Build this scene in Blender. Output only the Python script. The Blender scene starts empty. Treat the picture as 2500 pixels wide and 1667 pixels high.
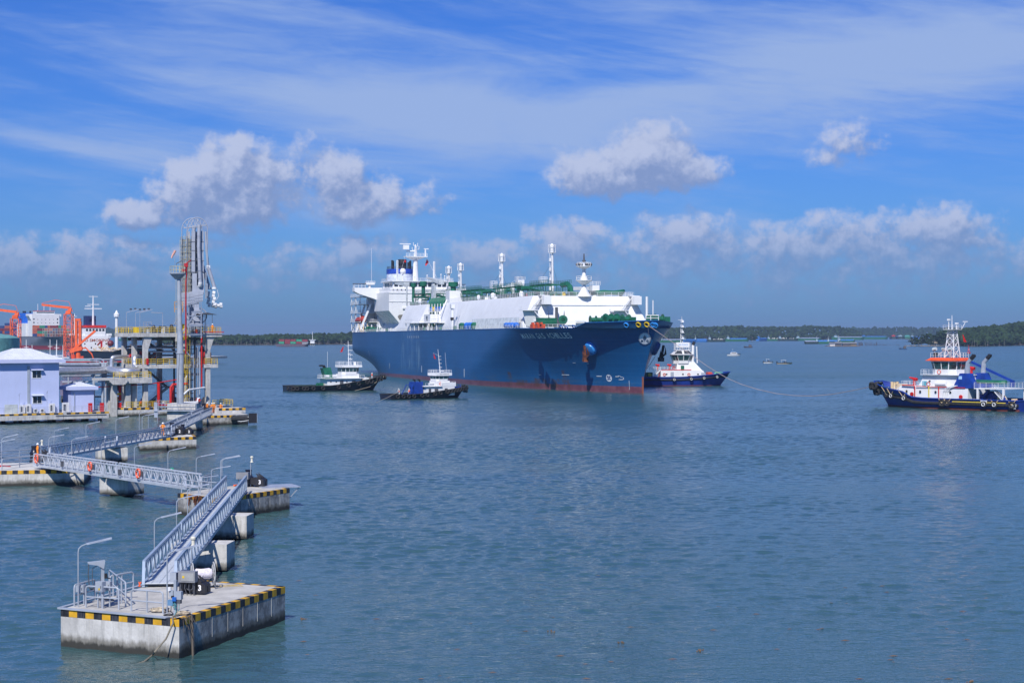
import bpy, bmesh, math, random
import numpy as np
from mathutils import Vector, Matrix, noise as mnoise
R = math.radians
random.seed(7)
sc = bpy.context.scene
col = sc.collection
# ------------------------------------------------------------------ camera
CAMH, FPX, YH = 16.0, 4400.0, 811.0          # eye height, focal length and horizon row, in pixels of the 2500 px photo
cd = bpy.data.cameras.new('camera')
cam = bpy.data.objects.new('camera', cd); col.objects.link(cam)
cam.location = (0, 0, CAMH); cam.rotation_euler = (R(90), 0, 0)
cd.sensor_width = 36.0; cd.lens = 36.0*FPX/2500.0
cd.shift_y = -(833.5-YH)/2500.0
cd.clip_start = 1.0; cd.clip_end = 60000
sc.camera = cam
# ------------------------------------------------------------------ light
SUN_AZ = (-0.21, -0.977); SUN_EL = 47.0
rot_sky = math.atan2(SUN_AZ[0], SUN_AZ[1])
ld = bpy.data.lights.new('sun', 'SUN'); ld.energy = 5.0; ld.angle = R(0.5); ld.color = (1.0, 0.955, 0.90)
sun = bpy.data.objects.new('sun', ld); col.objects.link(sun)
ce = math.cos(R(SUN_EL))
sdir = Vector((SUN_AZ[0]*ce, SUN_AZ[1]*ce, math.sin(R(SUN_EL)))).normalized()
sun.rotation_euler = sdir.to_track_quat('Z', 'Y').to_euler()
sc.view_settings.view_transform = 'Standard'; sc.view_settings.look = 'None'
sc.view_settings.exposure = 0.0; sc.view_settings.gamma = 1.0
sc.view_settings.use_curve_mapping = False
try:
    sc.cycles.use_denoising = True
    sc.cycles.max_bounces = 6; sc.cycles.diffuse_bounces = 2; sc.cycles.glossy_bounces = 4
    sc.cycles.transmission_bounces = 2; sc.cycles.volume_bounces = 0
    sc.cycles.sample_clamp_indirect = 4.0; sc.cycles.caustics_reflective = False
except Exception: pass

# ------------------------------------------------------------------ node helpers
class NT:
    def __init__(s, tree): s.t = tree
    def n(s, typ, **k):
        nd = s.t.nodes.new(typ)
        for a, b in k.items(): setattr(nd, a, b)
        return nd
    def l(s, a, b): s.t.links.new(a, b)
    def put(s, sock, v):
        if hasattr(v, 'links') or isinstance(v, bpy.types.NodeSocket): s.l(v, sock)
        else: sock.default_value = v
    def m(s, op, a, b=None, c=None, clamp=False):
        nd = s.n('ShaderNodeMath', operation=op, use_clamp=clamp)
        s.put(nd.inputs[0], a)
        if b is not None: s.put(nd.inputs[1], b)
        if c is not None: s.put(nd.inputs[2], c)
        return nd.outputs[0]
    def ss(s, x, a, b, o0=0.0, o1=1.0):
        nd = s.n('ShaderNodeMapRange', interpolation_type='SMOOTHSTEP')
        s.put(nd.inputs[0], x); nd.inputs[1].default_value = a; nd.inputs[2].default_value = b
        nd.inputs[3].default_value = o0; nd.inputs[4].default_value = o1
        return nd.outputs[0]
    def noise(s, vec, scale, detail=3, rough=.5, dist=0.0, lac=2.0):
        nd = s.n('ShaderNodeTexNoise'); s.put(nd.inputs['Vector'], vec)
        nd.inputs['Scale'].default_value = scale; nd.inputs['Detail'].default_value = detail
        nd.inputs['Roughness'].default_value = rough; nd.inputs['Distortion'].default_value = dist
        nd.inputs['Lacunarity'].default_value = lac
        return nd.outputs[0]
    def xyz(s, a, b, c):
        nd = s.n('ShaderNodeCombineXYZ'); s.put(nd.inputs[0], a); s.put(nd.inputs[1], b); s.put(nd.inputs[2], c)
        return nd.outputs[0]
    def sep(s, v):
        nd = s.n('ShaderNodeSeparateXYZ'); s.l(v, nd.inputs[0]); return nd.outputs
    def mix(s, f, a, b, typ='MIX'):
        nd = s.n('ShaderNodeMix', data_type='RGBA', blend_type=typ)
        s.put(nd.inputs[0], f)
        s.put(nd.inputs[6], a if not isinstance(a, tuple) else (*a[:3], 1))
        s.put(nd.inputs[7], b if not isinstance(b, tuple) else (*b[:3], 1))
        return nd.outputs[2]
    def vm(s, op, a, b):
        nd = s.n('ShaderNodeVectorMath', operation=op); s.put(nd.inputs[0], a); s.put(nd.inputs[1], b)
        return nd.outputs[0]

# ------------------------------------------------------------------ world: physical sky + clouds placed by azimuth / elevation (degrees)
w = bpy.data.worlds.new('World'); sc.world = w; w.use_nodes = True
nt = NT(w.node_tree); w.node_tree.nodes.clear()
sky = nt.n('ShaderNodeTexSky'); sky.sky_type = 'NISHITA'; sky.sun_disc = False
sky.sun_elevation = R(SUN_EL); sky.sun_rotation = rot_sky; sky.air_density = 1.0; sky.dust_density = .6; sky.ozone_density = 3.0; sky.altitude = 0
tc = nt.n('ShaderNodeTexCoord')
dx, dy, dz = nt.sep(tc.outputs['Generated'])
az = nt.m('MULTIPLY', nt.m('ARCTAN2', dx, dy), 57.2958)
hyp = nt.m('SQRT', nt.m('ADD', nt.m('MULTIPLY', dx, dx), nt.m('MULTIPLY', dy, dy)))
el = nt.m('MULTIPLY', nt.m('ARCTAN2', dz, hyp), 57.2958)
P = nt.xyz(az, el, 0.0)
# field group: density of the named heaps at a point (az, el)
g = bpy.data.node_groups.new('cloud_field', 'ShaderNodeTree')
g.interface.new_socket('P', in_out='INPUT', socket_type='NodeSocketVector')
g.interface.new_socket('D', in_out='OUTPUT', socket_type='NodeSocketFloat')
G = NT(g); gi = G.n('NodeGroupInput'); go = G.n('NodeGroupOutput')
Pg = gi.outputs[0]
wx = G.n('ShaderNodeTexNoise'); G.l(Pg, wx.inputs['Vector']); wx.inputs['Scale'].default_value = .9; wx.inputs['Detail'].default_value = 4
wv = G.vm('SUBTRACT', wx.outputs['Color'], (.5, .5, .5))
wv = G.vm('MULTIPLY', wv, (1.5, .8, 0))
ga, ge, _ = G.sep(G.vm('ADD', Pg, wv))
def deg(px, py): return math.degrees(math.atan((px-1250)/FPX)), math.degrees(math.atan((YH-py)/FPX))
heaps = [ # centre px, half width, height above base, base row
 (555,410,75,60,505,.95),(470,450,90,50,560,.9),(350,530,95,30,562,.75),(625,440,100,70,560,.75),(560,500,120,70,580,.8),
 (825,430,70,52,500,.8),(880,500,120,60,552,.72),(960,485,120,35,525,.45),(750,355,50,22,375,.22),
 (1450,420,95,50,475,.85),(1590,385,100,70,470,.95),(1650,420,110,50,470,.8),(1520,435,140,45,480,.8),
 (2070,345,55,36,385,.5),(2020,385,50,25,405,.42),(2105,365,45,25,395,.3),
 (860,615,75,38,660,.7),(200,650,110,40,715,.7),(30,660,100,50,715,.7),(100,680,220,40,730,.6),(1380,580,90,40,660,.6),(1180,620,100,30,670,.6),
 (1670,585,130,50,690,.62),(2080,570,150,40,690,.55),(2290,575,130,55,680,.65),(1920,600,200,45,710,.55),(2200,620,280,50,730,.5),(1620,650,180,40,720,.42),(1960,690,220,30,740,.3),(300,690,230,45,740,.35),(2480,640,90,40,700,.4)]
cur = None
for (cx, cy, hw, hh, base, amp) in heaps:
    a0, e0 = deg(cx, cy); a1, _ = deg(cx+hw, cy); ra = (a1-a0)*1.1; ht = hh*.0148; eb = deg(cx, base)[1]
    da = G.m('DIVIDE', G.m('SUBTRACT', ga, a0), ra)
    de = G.m('SUBTRACT', ge, e0)
    up = G.m('DIVIDE', G.m('MAXIMUM', de, 0.0), ht)
    dn = G.m('DIVIDE', G.m('MAXIMUM', G.m('MULTIPLY', de, -1.0), 0.0), max(.35, (e0-eb)*.95))
    d2 = G.m('ADD', G.m('MULTIPLY', da, da), G.m('ADD', G.m('MULTIPLY', up, up), G.m('MULTIPLY', dn, dn)))
    v = G.m('MULTIPLY', G.m('SUBTRACT', 1.5, d2), amp)
    cur = v if cur is None else G.m('SMOOTH_MAX', cur, v, .15)
# background bank of small clouds low over the horizon, all the way round
pb = G.xyz(G.m('MULTIPLY', ga, .55), G.m('MULTIPLY', ge, 1.25), 4.7)
nb = G.noise(pb, .75, 5, .55)
band = G.ss(ge, .3, 1.6, 0, 1)
band2 = G.ss(ge, 2.5, 3.9, 1, 0)
bk = G.m('SUBTRACT', G.m('MULTIPLY', nb, 2.4), .86)
bk = G.m('SUBTRACT', G.m('MULTIPLY', G.m('ADD', bk, .7), G.m('MULTIPLY', band, band2)), .7)
cur = G.m('SMOOTH_MAX', cur, bk, .12)
f1 = G.noise(Pg, 1.7, 8, .60)
cur2 = G.m('ADD', cur, G.m('MULTIPLY', G.m('SUBTRACT', f1, .5), 2.3))
G.l(cur2, go.inputs[0])
def field(p):
    nd = nt.n('ShaderNodeGroup'); nd.node_tree = g; nt.put(nd.inputs[0], p); return nd.outputs[0]
D0 = field(P)
D1 = field(nt.vm('ADD', P, (-.10, .22, 0)))
D2 = field(nt.vm('ADD', P, (-.25, .60, 0)))
cmask = nt.ss(D0, -.12, .9)
lit = nt.m('ADD', nt.m('MULTIPLY', nt.m('SUBTRACT', D0, D1), .35), nt.m('MULTIPLY', nt.m('SUBTRACT', D0, D2), .75))
lit = nt.ss(lit, -.45, .95)
# low clouds are duller
dull = nt.ss(el, .6, 4.6, .30, 1.0)
lit = nt.m('MULTIPLY', lit, dull)
# cirrus veil, long soft streaks
pc = nt.xyz(nt.m('MULTIPLY', nt.m('ADD', az, nt.m('MULTIPLY', el, 1.2)), .07), nt.m('ADD', nt.m('MULTIPLY', el, .38), nt.m('MULTIPLY', az, .035)), 1.3)
ci = nt.noise(pc, 1.0, 7, .58, .9)
pc2 = nt.xyz(nt.m('MULTIPLY', nt.m('ADD', az, nt.m('MULTIPLY', el, 2.0)), .35), nt.m('MULTIPLY', el, 1.9), 7.1)
ci2 = nt.noise(pc2, 1.0, 8, .62, .5)
cv = nt.m('ADD', nt.m('MULTIPLY', ci, 1.0), nt.m('MULTIPLY', nt.m('SUBTRACT', ci2, .5), .34))
# the broad veil that crosses the picture from the middle left to the upper right
def blob(a0, e0, ra, re, tilt, s):
    x = nt.m('SUBTRACT', az, a0); y = nt.m('SUBTRACT', nt.m('SUBTRACT', el, e0), nt.m('MULTIPLY', x, tilt))
    x = nt.m('DIVIDE', x, ra); y = nt.m('DIVIDE', y, re)
    return nt.m('MULTIPLY', nt.m('EXPONENT', nt.m('MULTIPLY', nt.m('ADD', nt.m('MULTIPLY', x, x), nt.m('MULTIPLY', y, y)), -1.0)), s)
bl = blob(-1.0, 6.7, 7.5, 1.1, -.02, .40)
for b in [(9.5, 7.6, 8.0, 1.6, .02, .27), (14, 9.3, 7.0, 1.5, .05, .22), (-11, 5.6, 4.0, .5, -.09, .18), (-8, 7.6, 6.0, .5, -.05, .14), (3, 5.4, 8, .8, -.04, .12)]:
    bl = nt.m('ADD', bl, blob(*b))
cv = nt.m('ADD', cv, bl)
cir = nt.m('MULTIPLY', nt.ss(cv, .44, .92), .92)
cir = nt.m('MULTIPLY', cir, nt.ss(el, 2.0, 4.6, .15, 1.0))
# colours
el01 = nt.ss(el, -.5, 12.0)
tint = nt.mix(el01, (.25, .51, 1.10), (.215, .47, 1.10))
skyc = nt.mix(1.0, sky.outputs[0], tint, 'MULTIPLY')
c1 = nt.mix(cir, skyc, (3.3, 4.6, 7.7))
shade = nt.mix(nt.ss(el, .5, 6.0), (1.65, 2.75, 5.3), (2.35, 3.25, 5.9))
cc = nt.mix(lit, shade, (4.9, 5.6, 7.8))
soft = nt.ss(el, .2, 4.0, .55, .96)
c2 = nt.mix(nt.m('MULTIPLY', cmask, soft), c1, cc)
# thin air near the horizon
hz = nt.ss(el, -.2, 2.4, .45, 0.0)
c3 = nt.mix(hz, c2, (1.38, 2.62, 5.3))
bg = nt.n('ShaderNodeBackground'); nt.l(c3, bg.inputs[0]); bg.inputs[1].default_value = 0.10
wo = nt.n('ShaderNodeOutputWorld'); nt.l(bg.outputs[0], wo.inputs[0])
w.cycles.sampling_method = 'MANUAL'; w.cycles.sample_map_resolution = 1024

# ------------------------------------------------------------------ materials
MC = {}
def mat(name, c, rough=.5, metal=0.0, var=.10, scale=.8, dirt=0.0, dirtc=(.12, .08, .05), bump=0.0, spec=.5, coat=0.0):
    if name in MC: return MC[name]
    m = bpy.data.materials.new(name); m.use_nodes = True; t = NT(m.node_tree); m.node_tree.nodes.clear()
    b = t.n('ShaderNodeBsdfPrincipled'); o = t.n('ShaderNodeOutputMaterial'); t.l(b.outputs[0], o.inputs[0])
    tcn = t.n('ShaderNodeTexCoord'); v = tcn.outputs['Object']
    n1 = t.noise(v, scale, 4, .6)
    c = tuple(c)
    lo = tuple(max(0, x*(1-var*2)) for x in c); hi = tuple(min(1, x*(1+var*2)) for x in c)
    cc = t.mix(t.ss(n1, .3, .7), lo, hi)
    if dirt > 0:
        sx, sy, sz = t.sep(v)
        st = t.noise(t.xyz(t.m('MULTIPLY', sx, 3.0), t.m('MULTIPLY', sy, 3.0), t.m('MULTIPLY', sz, .35)), scale*1.3, 4, .65)
        cc = t.mix(t.m('MULTIPLY', t.ss(st, .5, .72), dirt), cc, dirtc)
    t.l(cc, b.inputs['Base Color'])
    b.inputs['Roughness'].default_value = rough; b.inputs['Metallic'].default_value = metal
    b.inputs['Specular IOR Level'].default_value = spec
    if coat: b.inputs['Coat Weight'].default_value = coat; b.inputs['Coat Roughness'].default_value = .1
    if bump:
        bp = t.n('ShaderNodeBump'); bp.inputs['Strength'].default_value = 1.0; bp.inputs['Distance'].default_value = bump
        t.l(t.noise(v, scale*6, 4, .6), bp.inputs['Height']); t.l(bp.outputs[0], b.inputs['Normal'])
    MC[name] = m; return m
WHITE = mat('white_paint', (.78, .79, .80), .45, dirt=.12, dirtc=(.5, .46, .40), scale=.25, var=.02)
WHITE2 = mat('white_paint_worn', (.74, .75, .76), .5, dirt=.5, dirtc=(.36, .27, .2), scale=.7, var=.05)
BLACK = mat('black_paint', (.018, .018, .022), .5)
RUBBER = mat('rubber', (.022, .022, .024), .8, var=.3, scale=3)
GREEN = mat('deck_green', (.012, .13, .075), .45, dirt=.3, dirtc=(.03, .05, .04))
BLUEV = mat('valve_blue', (.02, .14, .55), .4)
YELLOW = mat('safety_yellow', (.72, .50, .02), .5, dirt=.3, dirtc=(.25, .16, .05))
STRIPEY = mat('stripe_yellow', (.66, .36, .015), .65, dirt=.35, dirtc=(.3, .22, .12), scale=2.0, var=.1)
STRIPEB = mat('stripe_black', (.02, .022, .03), .6, dirt=.5, dirtc=(.16, .16, .17), scale=2.5, var=.3)
RED = mat('pipe_red', (.55, .015, .012), .4)
ORANGE = mat('orange_steel', (.78, .12, .03), .5, dirt=.2)
GALV = mat('galvanised_steel', (.42, .46, .53), .42, metal=.35, var=.08, scale=1.5)
GREYP = mat('grey_paint', (.34, .38, .44), .45, var=.06)
DGREY = mat('dark_grey', (.09, .095, .11), .5)
SILVER = mat('silver_cladding', (.66, .68, .72), .42, metal=.8, var=.05, bump=.006, scale=2)
GLASS = mat('window_glass', (.015, .022, .03), .06, spec=1.0, var=.3, scale=.5)
TEALG = mat('wheelhouse_glass', (.03, .07, .075), .06, spec=1.0, var=.4, scale=.8)
RUST = mat('rust', (.16, .05, .02), .85, var=.3, scale=1.2)
ROPE = mat('rope', (.42, .36, .27), .9, var=.2, scale=5)
CREAM = mat('cream_paint', (.72, .55, .32), .5)
TEALP = mat('teal_sheet', (.14, .34, .32), .5, dirt=.2)
ORC = mat('orange_coverall', (.85, .24, .015), .8, var=.15, scale=4)
SKIN = mat('skin', (.35, .18, .11), .6)
NAVY = mat('navy_cloth', (.02, .03, .09), .8)
LBLUE = mat('light_blue_paint', (.04, .28, .72), .35)
WOOD = mat('wood', (.2, .11, .05), .8, var=.2)

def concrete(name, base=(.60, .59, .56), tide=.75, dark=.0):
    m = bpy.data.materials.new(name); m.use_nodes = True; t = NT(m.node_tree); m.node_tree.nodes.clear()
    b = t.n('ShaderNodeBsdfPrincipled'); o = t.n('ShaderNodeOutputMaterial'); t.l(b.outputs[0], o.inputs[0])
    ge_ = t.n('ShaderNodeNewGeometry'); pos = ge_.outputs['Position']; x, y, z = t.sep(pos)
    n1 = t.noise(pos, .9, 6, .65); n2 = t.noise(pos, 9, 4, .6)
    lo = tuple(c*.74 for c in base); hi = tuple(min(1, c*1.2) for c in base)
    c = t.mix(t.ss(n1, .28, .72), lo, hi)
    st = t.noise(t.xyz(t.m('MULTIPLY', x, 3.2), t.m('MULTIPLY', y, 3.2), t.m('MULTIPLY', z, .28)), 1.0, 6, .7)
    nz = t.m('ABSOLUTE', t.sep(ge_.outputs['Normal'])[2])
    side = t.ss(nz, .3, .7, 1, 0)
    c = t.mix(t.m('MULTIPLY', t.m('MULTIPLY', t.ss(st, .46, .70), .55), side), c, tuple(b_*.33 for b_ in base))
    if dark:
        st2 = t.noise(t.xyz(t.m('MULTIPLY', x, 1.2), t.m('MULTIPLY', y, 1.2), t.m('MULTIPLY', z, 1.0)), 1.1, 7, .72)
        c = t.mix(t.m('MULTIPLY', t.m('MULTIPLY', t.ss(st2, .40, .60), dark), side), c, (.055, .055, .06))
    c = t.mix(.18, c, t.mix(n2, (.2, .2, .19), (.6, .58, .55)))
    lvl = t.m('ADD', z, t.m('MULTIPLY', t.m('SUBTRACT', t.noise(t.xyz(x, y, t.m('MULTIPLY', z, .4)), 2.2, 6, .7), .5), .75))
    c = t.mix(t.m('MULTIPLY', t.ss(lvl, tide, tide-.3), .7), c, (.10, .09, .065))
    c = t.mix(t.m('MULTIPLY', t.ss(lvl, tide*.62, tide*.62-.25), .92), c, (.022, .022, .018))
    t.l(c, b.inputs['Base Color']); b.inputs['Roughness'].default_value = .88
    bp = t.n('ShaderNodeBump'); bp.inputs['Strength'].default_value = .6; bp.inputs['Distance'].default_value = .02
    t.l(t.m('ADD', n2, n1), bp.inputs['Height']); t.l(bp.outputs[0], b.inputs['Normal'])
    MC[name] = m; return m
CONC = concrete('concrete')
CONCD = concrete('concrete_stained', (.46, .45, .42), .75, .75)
CONCC = concrete('concrete_clean', (.56, .55, .53), .2)

# ------------------------------------------------------------------ mesh builder
class MB:
    def __init__(s): s.v = []; s.f = []; s.mi = []
    def add(s, vs, fs, m=0):
        o = len(s.v); s.v.extend([tuple(v) for v in vs]); s.f.extend([tuple(i+o for i in f) for f in fs]); s.mi.extend([m]*len(fs))
    def box(s, c, d, rz=0.0, m=0, M=None):
        hx, hy, hz = d[0]/2, d[1]/2, d[2]/2
        T = Matrix.Translation(c) @ Matrix.Rotation(rz, 4, 'Z')
        if M is not None: T = Matrix.Translation(c) @ M
        vs = [T @ Vector((sx*hx, sy*hy, sz*hz)) for sz in (-1, 1) for sy in (-1, 1) for sx in (-1, 1)]
        s.add(vs, [(0,2,3,1),(4,5,7,6),(0,1,5,4),(2,6,7,3),(0,4,6,2),(1,3,7,5)], m)
    def b2(s, x0, x1, y0, y1, z0, z1, m=0): s.box(((x0+x1)/2, (y0+y1)/2, (z0+z1)/2), (abs(x1-x0), abs(y1-y0), abs(z1-z0)), m=m)
    def beam(s, p, q, w, h=None, m=0):
        p = Vector(p); q = Vector(q); d = q-p; L = d.length
        if L < 1e-6: return
        h = h or w; d.normalize()
        up = Vector((0, 0, 1)) if abs(d.z) < .95 else Vector((0, 1, 0))
        a = d.cross(up).normalized(); b = a.cross(d).normalized()
        vs = [c + a*(sx*w/2) + b*(sy*h/2) for c in (p, q) for sx, sy in ((-1,-1),(1,-1),(1,1),(-1,1))]
        s.add(vs, [(0,1,2,3),(7,6,5,4),(0,4,5,1),(1,5,6,2),(2,6,7,3),(3,7,4,0)], m)
    def tube(s, pts, r, n=6, m=0, closed=False, cap=True):
        pts = [Vector(p) for p in pts]; N = len(pts); rs = r if isinstance(r, (list, tuple)) else [r]*N
        base = len(s.v); prev = None; vs = []
        for i, p in enumerate(pts):
            if closed: d = pts[(i+1) % N]-pts[i-1]
            else: d = pts[min(i+1, N-1)]-pts[max(i-1, 0)]
            if d.length < 1e-9: d = Vector((0, 0, 1))
            d.normalize()
            if prev is None:
                up = Vector((0, 0, 1)) if abs(d.z) < .9 else Vector((1, 0, 0)); a = d.cross(up).normalized()
            else:
                a = prev-d*prev.dot(d)
                if a.length < 1e-6: a = d.cross(Vector((0, 0, 1)))
                a.normalize()
            prev = a; b = d.cross(a)
            for k in range(n):
                t = 2*math.pi*(k+.5)/n; vs.append(p+(a*math.cos(t)+b*math.sin(t))*rs[i])
        fs = []
        for i in range(N if closed else N-1):
            j = (i+1) % N
            for k in range(n):
                k2 = (k+1) % n; fs.append((i*n+k, i*n+k2, j*n+k2, j*n+k))
        if cap and not closed: fs.append(tuple(range(n))[::-1]); fs.append(tuple((N-1)*n+k for k in range(n)))
        s.add(vs, fs, m)
    def cyl(s, p, q, r0, r1=None, n=12, m=0): s.tube([p, q], [r0, r0 if r1 is None else r1], n, m)
    def lathe(s, c, prof, n=16, m=0, sc_=(1, 1)):
        c = Vector(c); vs = []; fs = []
        for (r, z) in prof:
            for k in range(n):
                t = 2*math.pi*k/n; vs.append((c.x+r*math.cos(t)*sc_[0], c.y+r*math.sin(t)*sc_[1], c.z+z))
        for i in range(len(prof)-1):
            for k in range(n):
                k2 = (k+1) % n; fs.append((i*n+k, i*n+k2, (i+1)*n+k2, (i+1)*n+k))
        fs.append(tuple(range(n))[::-1]); fs.append(tuple((len(prof)-1)*n+k for k in range(n)))
        s.add(vs, fs, m)
    def ball(s, c, r, n=8, m=0, sz=1.0):
        pr = [(r*math.sin(math.pi*i/n)+1e-4, -r*sz*math.cos(math.pi*i/n)) for i in range(n+1)]
        s.lathe(c, pr, n*2 if n > 4 else 8, m)
    def torus(s, c, R_, r, nrm=(0, 0, 1), n=14, k=6, m=0, a0=0, a1=360):
        c = Vector(c); z = Vector(nrm).normalized(); up = Vector((0, 0, 1)) if abs(z.z) < .9 else Vector((1, 0, 0))
        a = z.cross(up).normalized(); b = z.cross(a)
        full = abs(a1-a0) >= 360; cnt = n if full else n+1
        pts = [c+(a*math.cos(R(a0+(a1-a0)*i/n))+b*math.sin(R(a0+(a1-a0)*i/n)))*R_ for i in range(cnt)]
        s.tube(pts, r, k, m, closed=full)
    def prism(s, poly, z0, z1, m=0):
        n = len(poly); vs = [(x, y, z0) for x, y in poly]+[(x, y, z1) for x, y in poly]
        fs = [tuple(range(n))[::-1], tuple(range(n, 2*n))]+[(i, (i+1) % n, n+(i+1) % n, n+i) for i in range(n)]
        s.add(vs, fs, m)
    def extr(s, poly, axis, a0, a1, m=0):
        "polygon in the two other axes, extruded along axis ('x' or 'y')"
        n = len(poly)
        f = (lambda p, a: (a, p[0], p[1])) if axis == 'x' else (lambda p, a: (p[0], a, p[1]))
        vs = [f(p, a0) for p in poly]+[f(p, a1) for p in poly]
        fs = [tuple(range(n)), tuple(range(n, 2*n))[::-1]]+[((i+1) % n, i, n+i, n+(i+1) % n) for i in range(n)]
        s.add(vs, fs, m)
    def loft(s, secs, m=0, cap=True, closed=False):
        n = len(secs[0]); vs = [p for sec in secs for p in sec]; fs = []
        for i in range(len(secs)-1):
            for k in range(n if closed else n-1):
                k2 = (k+1) % n; fs.append((i*n+k, i*n+k2, (i+1)*n+k2, (i+1)*n+k))
        if cap: fs.append(tuple(range(n))[::-1]); fs.append(tuple((len(secs)-1)*n+k for k in range(n)))
        s.add(vs, fs, m)
    def rail(s, pts, h=1.05, n=2, sp=1.6, r=.03, k=4, m=0, toe=False):
        pts = [Vector(p) for p in pts]
        for j in range(n): s.tube([p+Vector((0, 0, h*(j+1)/n)) for p in pts], r, k, m)
        for i in range(len(pts)-1):
            d = pts[i+1]-pts[i]; c = max(1, int(round(d.length/sp)))
            for j in range(c+(1 if i == len(pts)-2 else 0)):
                q = pts[i]+d*(j/c); s.tube([q, q+Vector((0, 0, h))], r, k, m)
        if toe:
            for i in range(len(pts)-1): s.beam(pts[i]+Vector((0, 0, .06)), pts[i+1]+Vector((0, 0, .06)), .02, .12, m)
    def ladder(s, p, q, w=.45, side=(1, 0, 0), st=.35, r=.025, m=0):
        p = Vector(p); q = Vector(q); sd = Vector(side)*w/2; L = (q-p).length; c = max(2, int(L/st))
        s.tube([p-sd, q-sd], r, 4, m); s.tube([p+sd, q+sd], r, 4, m)
        for i in range(c): t = p+(q-p)*((i+.5)/c); s.tube([t-sd, t+sd], r*.8, 4, m)
    def stair(s, p, q, w=.8, side=(0, 1, 0), m=0, mr=None):
        p = Vector(p); q = Vector(q); sd = Vector(side)*w/2; c = max(3, int(abs(q.z-p.z)/.22)); up = Vector((0, 0, .95))
        for e in (-1, 1):
            s.beam(p+sd*e, q+sd*e, .06, .22, m)
            s.tube([p+sd*e+up, q+sd*e+up], .025, 4, m if mr is None else mr); s.tube([p+sd*e+up*.5, q+sd*e+up*.5], .02, 4, m if mr is None else mr)
            for j in range(0, c+1, 4): t = p+(q-p)*(j/c)+sd*e; s.tube([t, t+up], .022, 4, m if mr is None else mr)
        d = (q-p); d.z = 0; d = d.normalized() if d.length > 0 else Vector((1, 0, 0))
        for j in range(c):
            t = p+(q-p)*((j+.5)/c); s.beam(t-sd, t+sd, .24, .03, m)
    def mesh(s, name, mats, smooth=35):
        me = bpy.data.meshes.new(name); me.from_pydata(s.v, [], s.f)
        for mt in (mats if isinstance(mats, (list, tuple)) else [mats]): me.materials.append(mt)
        if any(s.mi): me.polygons.foreach_set('material_index', s.mi)
        bm = bmesh.new(); bm.from_mesh(me); bmesh.ops.recalc_face_normals(bm, faces=bm.faces); bm.to_mesh(me); bm.free()
        if smooth:
            me.polygons.foreach_set('use_smooth', [True]*len(me.polygons))
            try: me.set_sharp_from_angle(angle=R(smooth))
            except Exception: pass
        me.update(); return me

XF = {}
def thing(name, label, cat, loc=(0, 0, 0), rz=0.0, group=None, rot=None):
    o = bpy.data.objects.new(name, None); col.objects.link(o); o.empty_display_size = .5
    o.location = loc; o.rotation_euler = rot if rot else (0, 0, rz)
    o['label'] = label; o['category'] = cat
    if group: o['group'] = group
    return o
def part(par, name, mb, mats, label=None, kind=None, smooth=35, loc=None, me=None):
    me = me or (mb if isinstance(mb, bpy.types.Mesh) else mb.mesh(name, mats, smooth))
    o = bpy.data.objects.new(name, me); col.objects.link(o)
    if par is not None: o.parent = par
    if loc is not None: o.location = loc
    if label: o['label'] = label
    if kind: o['kind'] = kind
    return o
def single(name, label, cat, mb, mats, loc=(0, 0, 0), rz=0.0, group=None, smooth=35):
    o = part(None, name, mb, mats, smooth=smooth); o.location = loc; o.rotation_euler = (0, 0, rz)
    o['label'] = label; o['category'] = cat
    if group: o['group'] = group
    return o
def struct(name, mb, mats, label=None, smooth=35):
    o = part(None, name, mb, mats, smooth=smooth); o['kind'] = 'structure'
    if label: o['label'] = label
    return o
def kids(o): return [c for c in bpy.data.objects if c.parent == o]
KID = {}
def copy_tree(o, loc=None, rz=None, label=None, par=None, tree=None):
    if tree is None:
        tree = {}
        for c in bpy.data.objects:
            if c.parent: tree.setdefault(c.parent.name, []).append(c)
    c = o.copy(); col.objects.link(c)
    if par is not None: c.parent = par
    if loc is not None: c.location = loc
    if rz is not None: c.rotation_euler = (0, 0, rz)
    if label: c['label'] = label
    for k in tree.get(o.name, []): copy_tree(k, par=c, tree=tree)
    return c
def PX(px, py, Z): return Vector(((px-1250)*Z/FPX, Z, CAMH-(py-YH)*Z/FPX))
def WP(px, py, z=0.0): Z = (CAMH-z)*FPX/(py-YH); return Vector(((px-1250)*Z/FPX, Z, z))
_tx = {}
def text_geo(s, size=1.0, bold=0.0):
    cu = bpy.data.curves.new('lettering', 'FONT'); cu.body = s; cu.size = size; cu.align_x = 'CENTER'; cu.align_y = 'CENTER'; cu.offset = bold; cu.resolution_u = 3
    ob = bpy.data.objects.new('lettering', cu); col.objects.link(ob)
    dg = bpy.context.evaluated_depsgraph_get(); me = ob.evaluated_get(dg).to_mesh()
    vs = [v.co.copy() for v in me.vertices]; fs = [tuple(p.vertices) for p in me.polygons]
    ob.evaluated_get(dg).to_mesh_clear(); bpy.data.objects.remove(ob); bpy.data.curves.remove(cu)
    return vs, fs
def text_on(mb, s, size, o, ux, uy, m=0, bold=0.0, sx=1.0):
    vs, fs = text_geo(s, size, bold); o = Vector(o); ux = Vector(ux); uy = Vector(uy)
    mb.add([o+ux*v.x*sx+uy*v.y for v in vs], fs, m)

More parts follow.
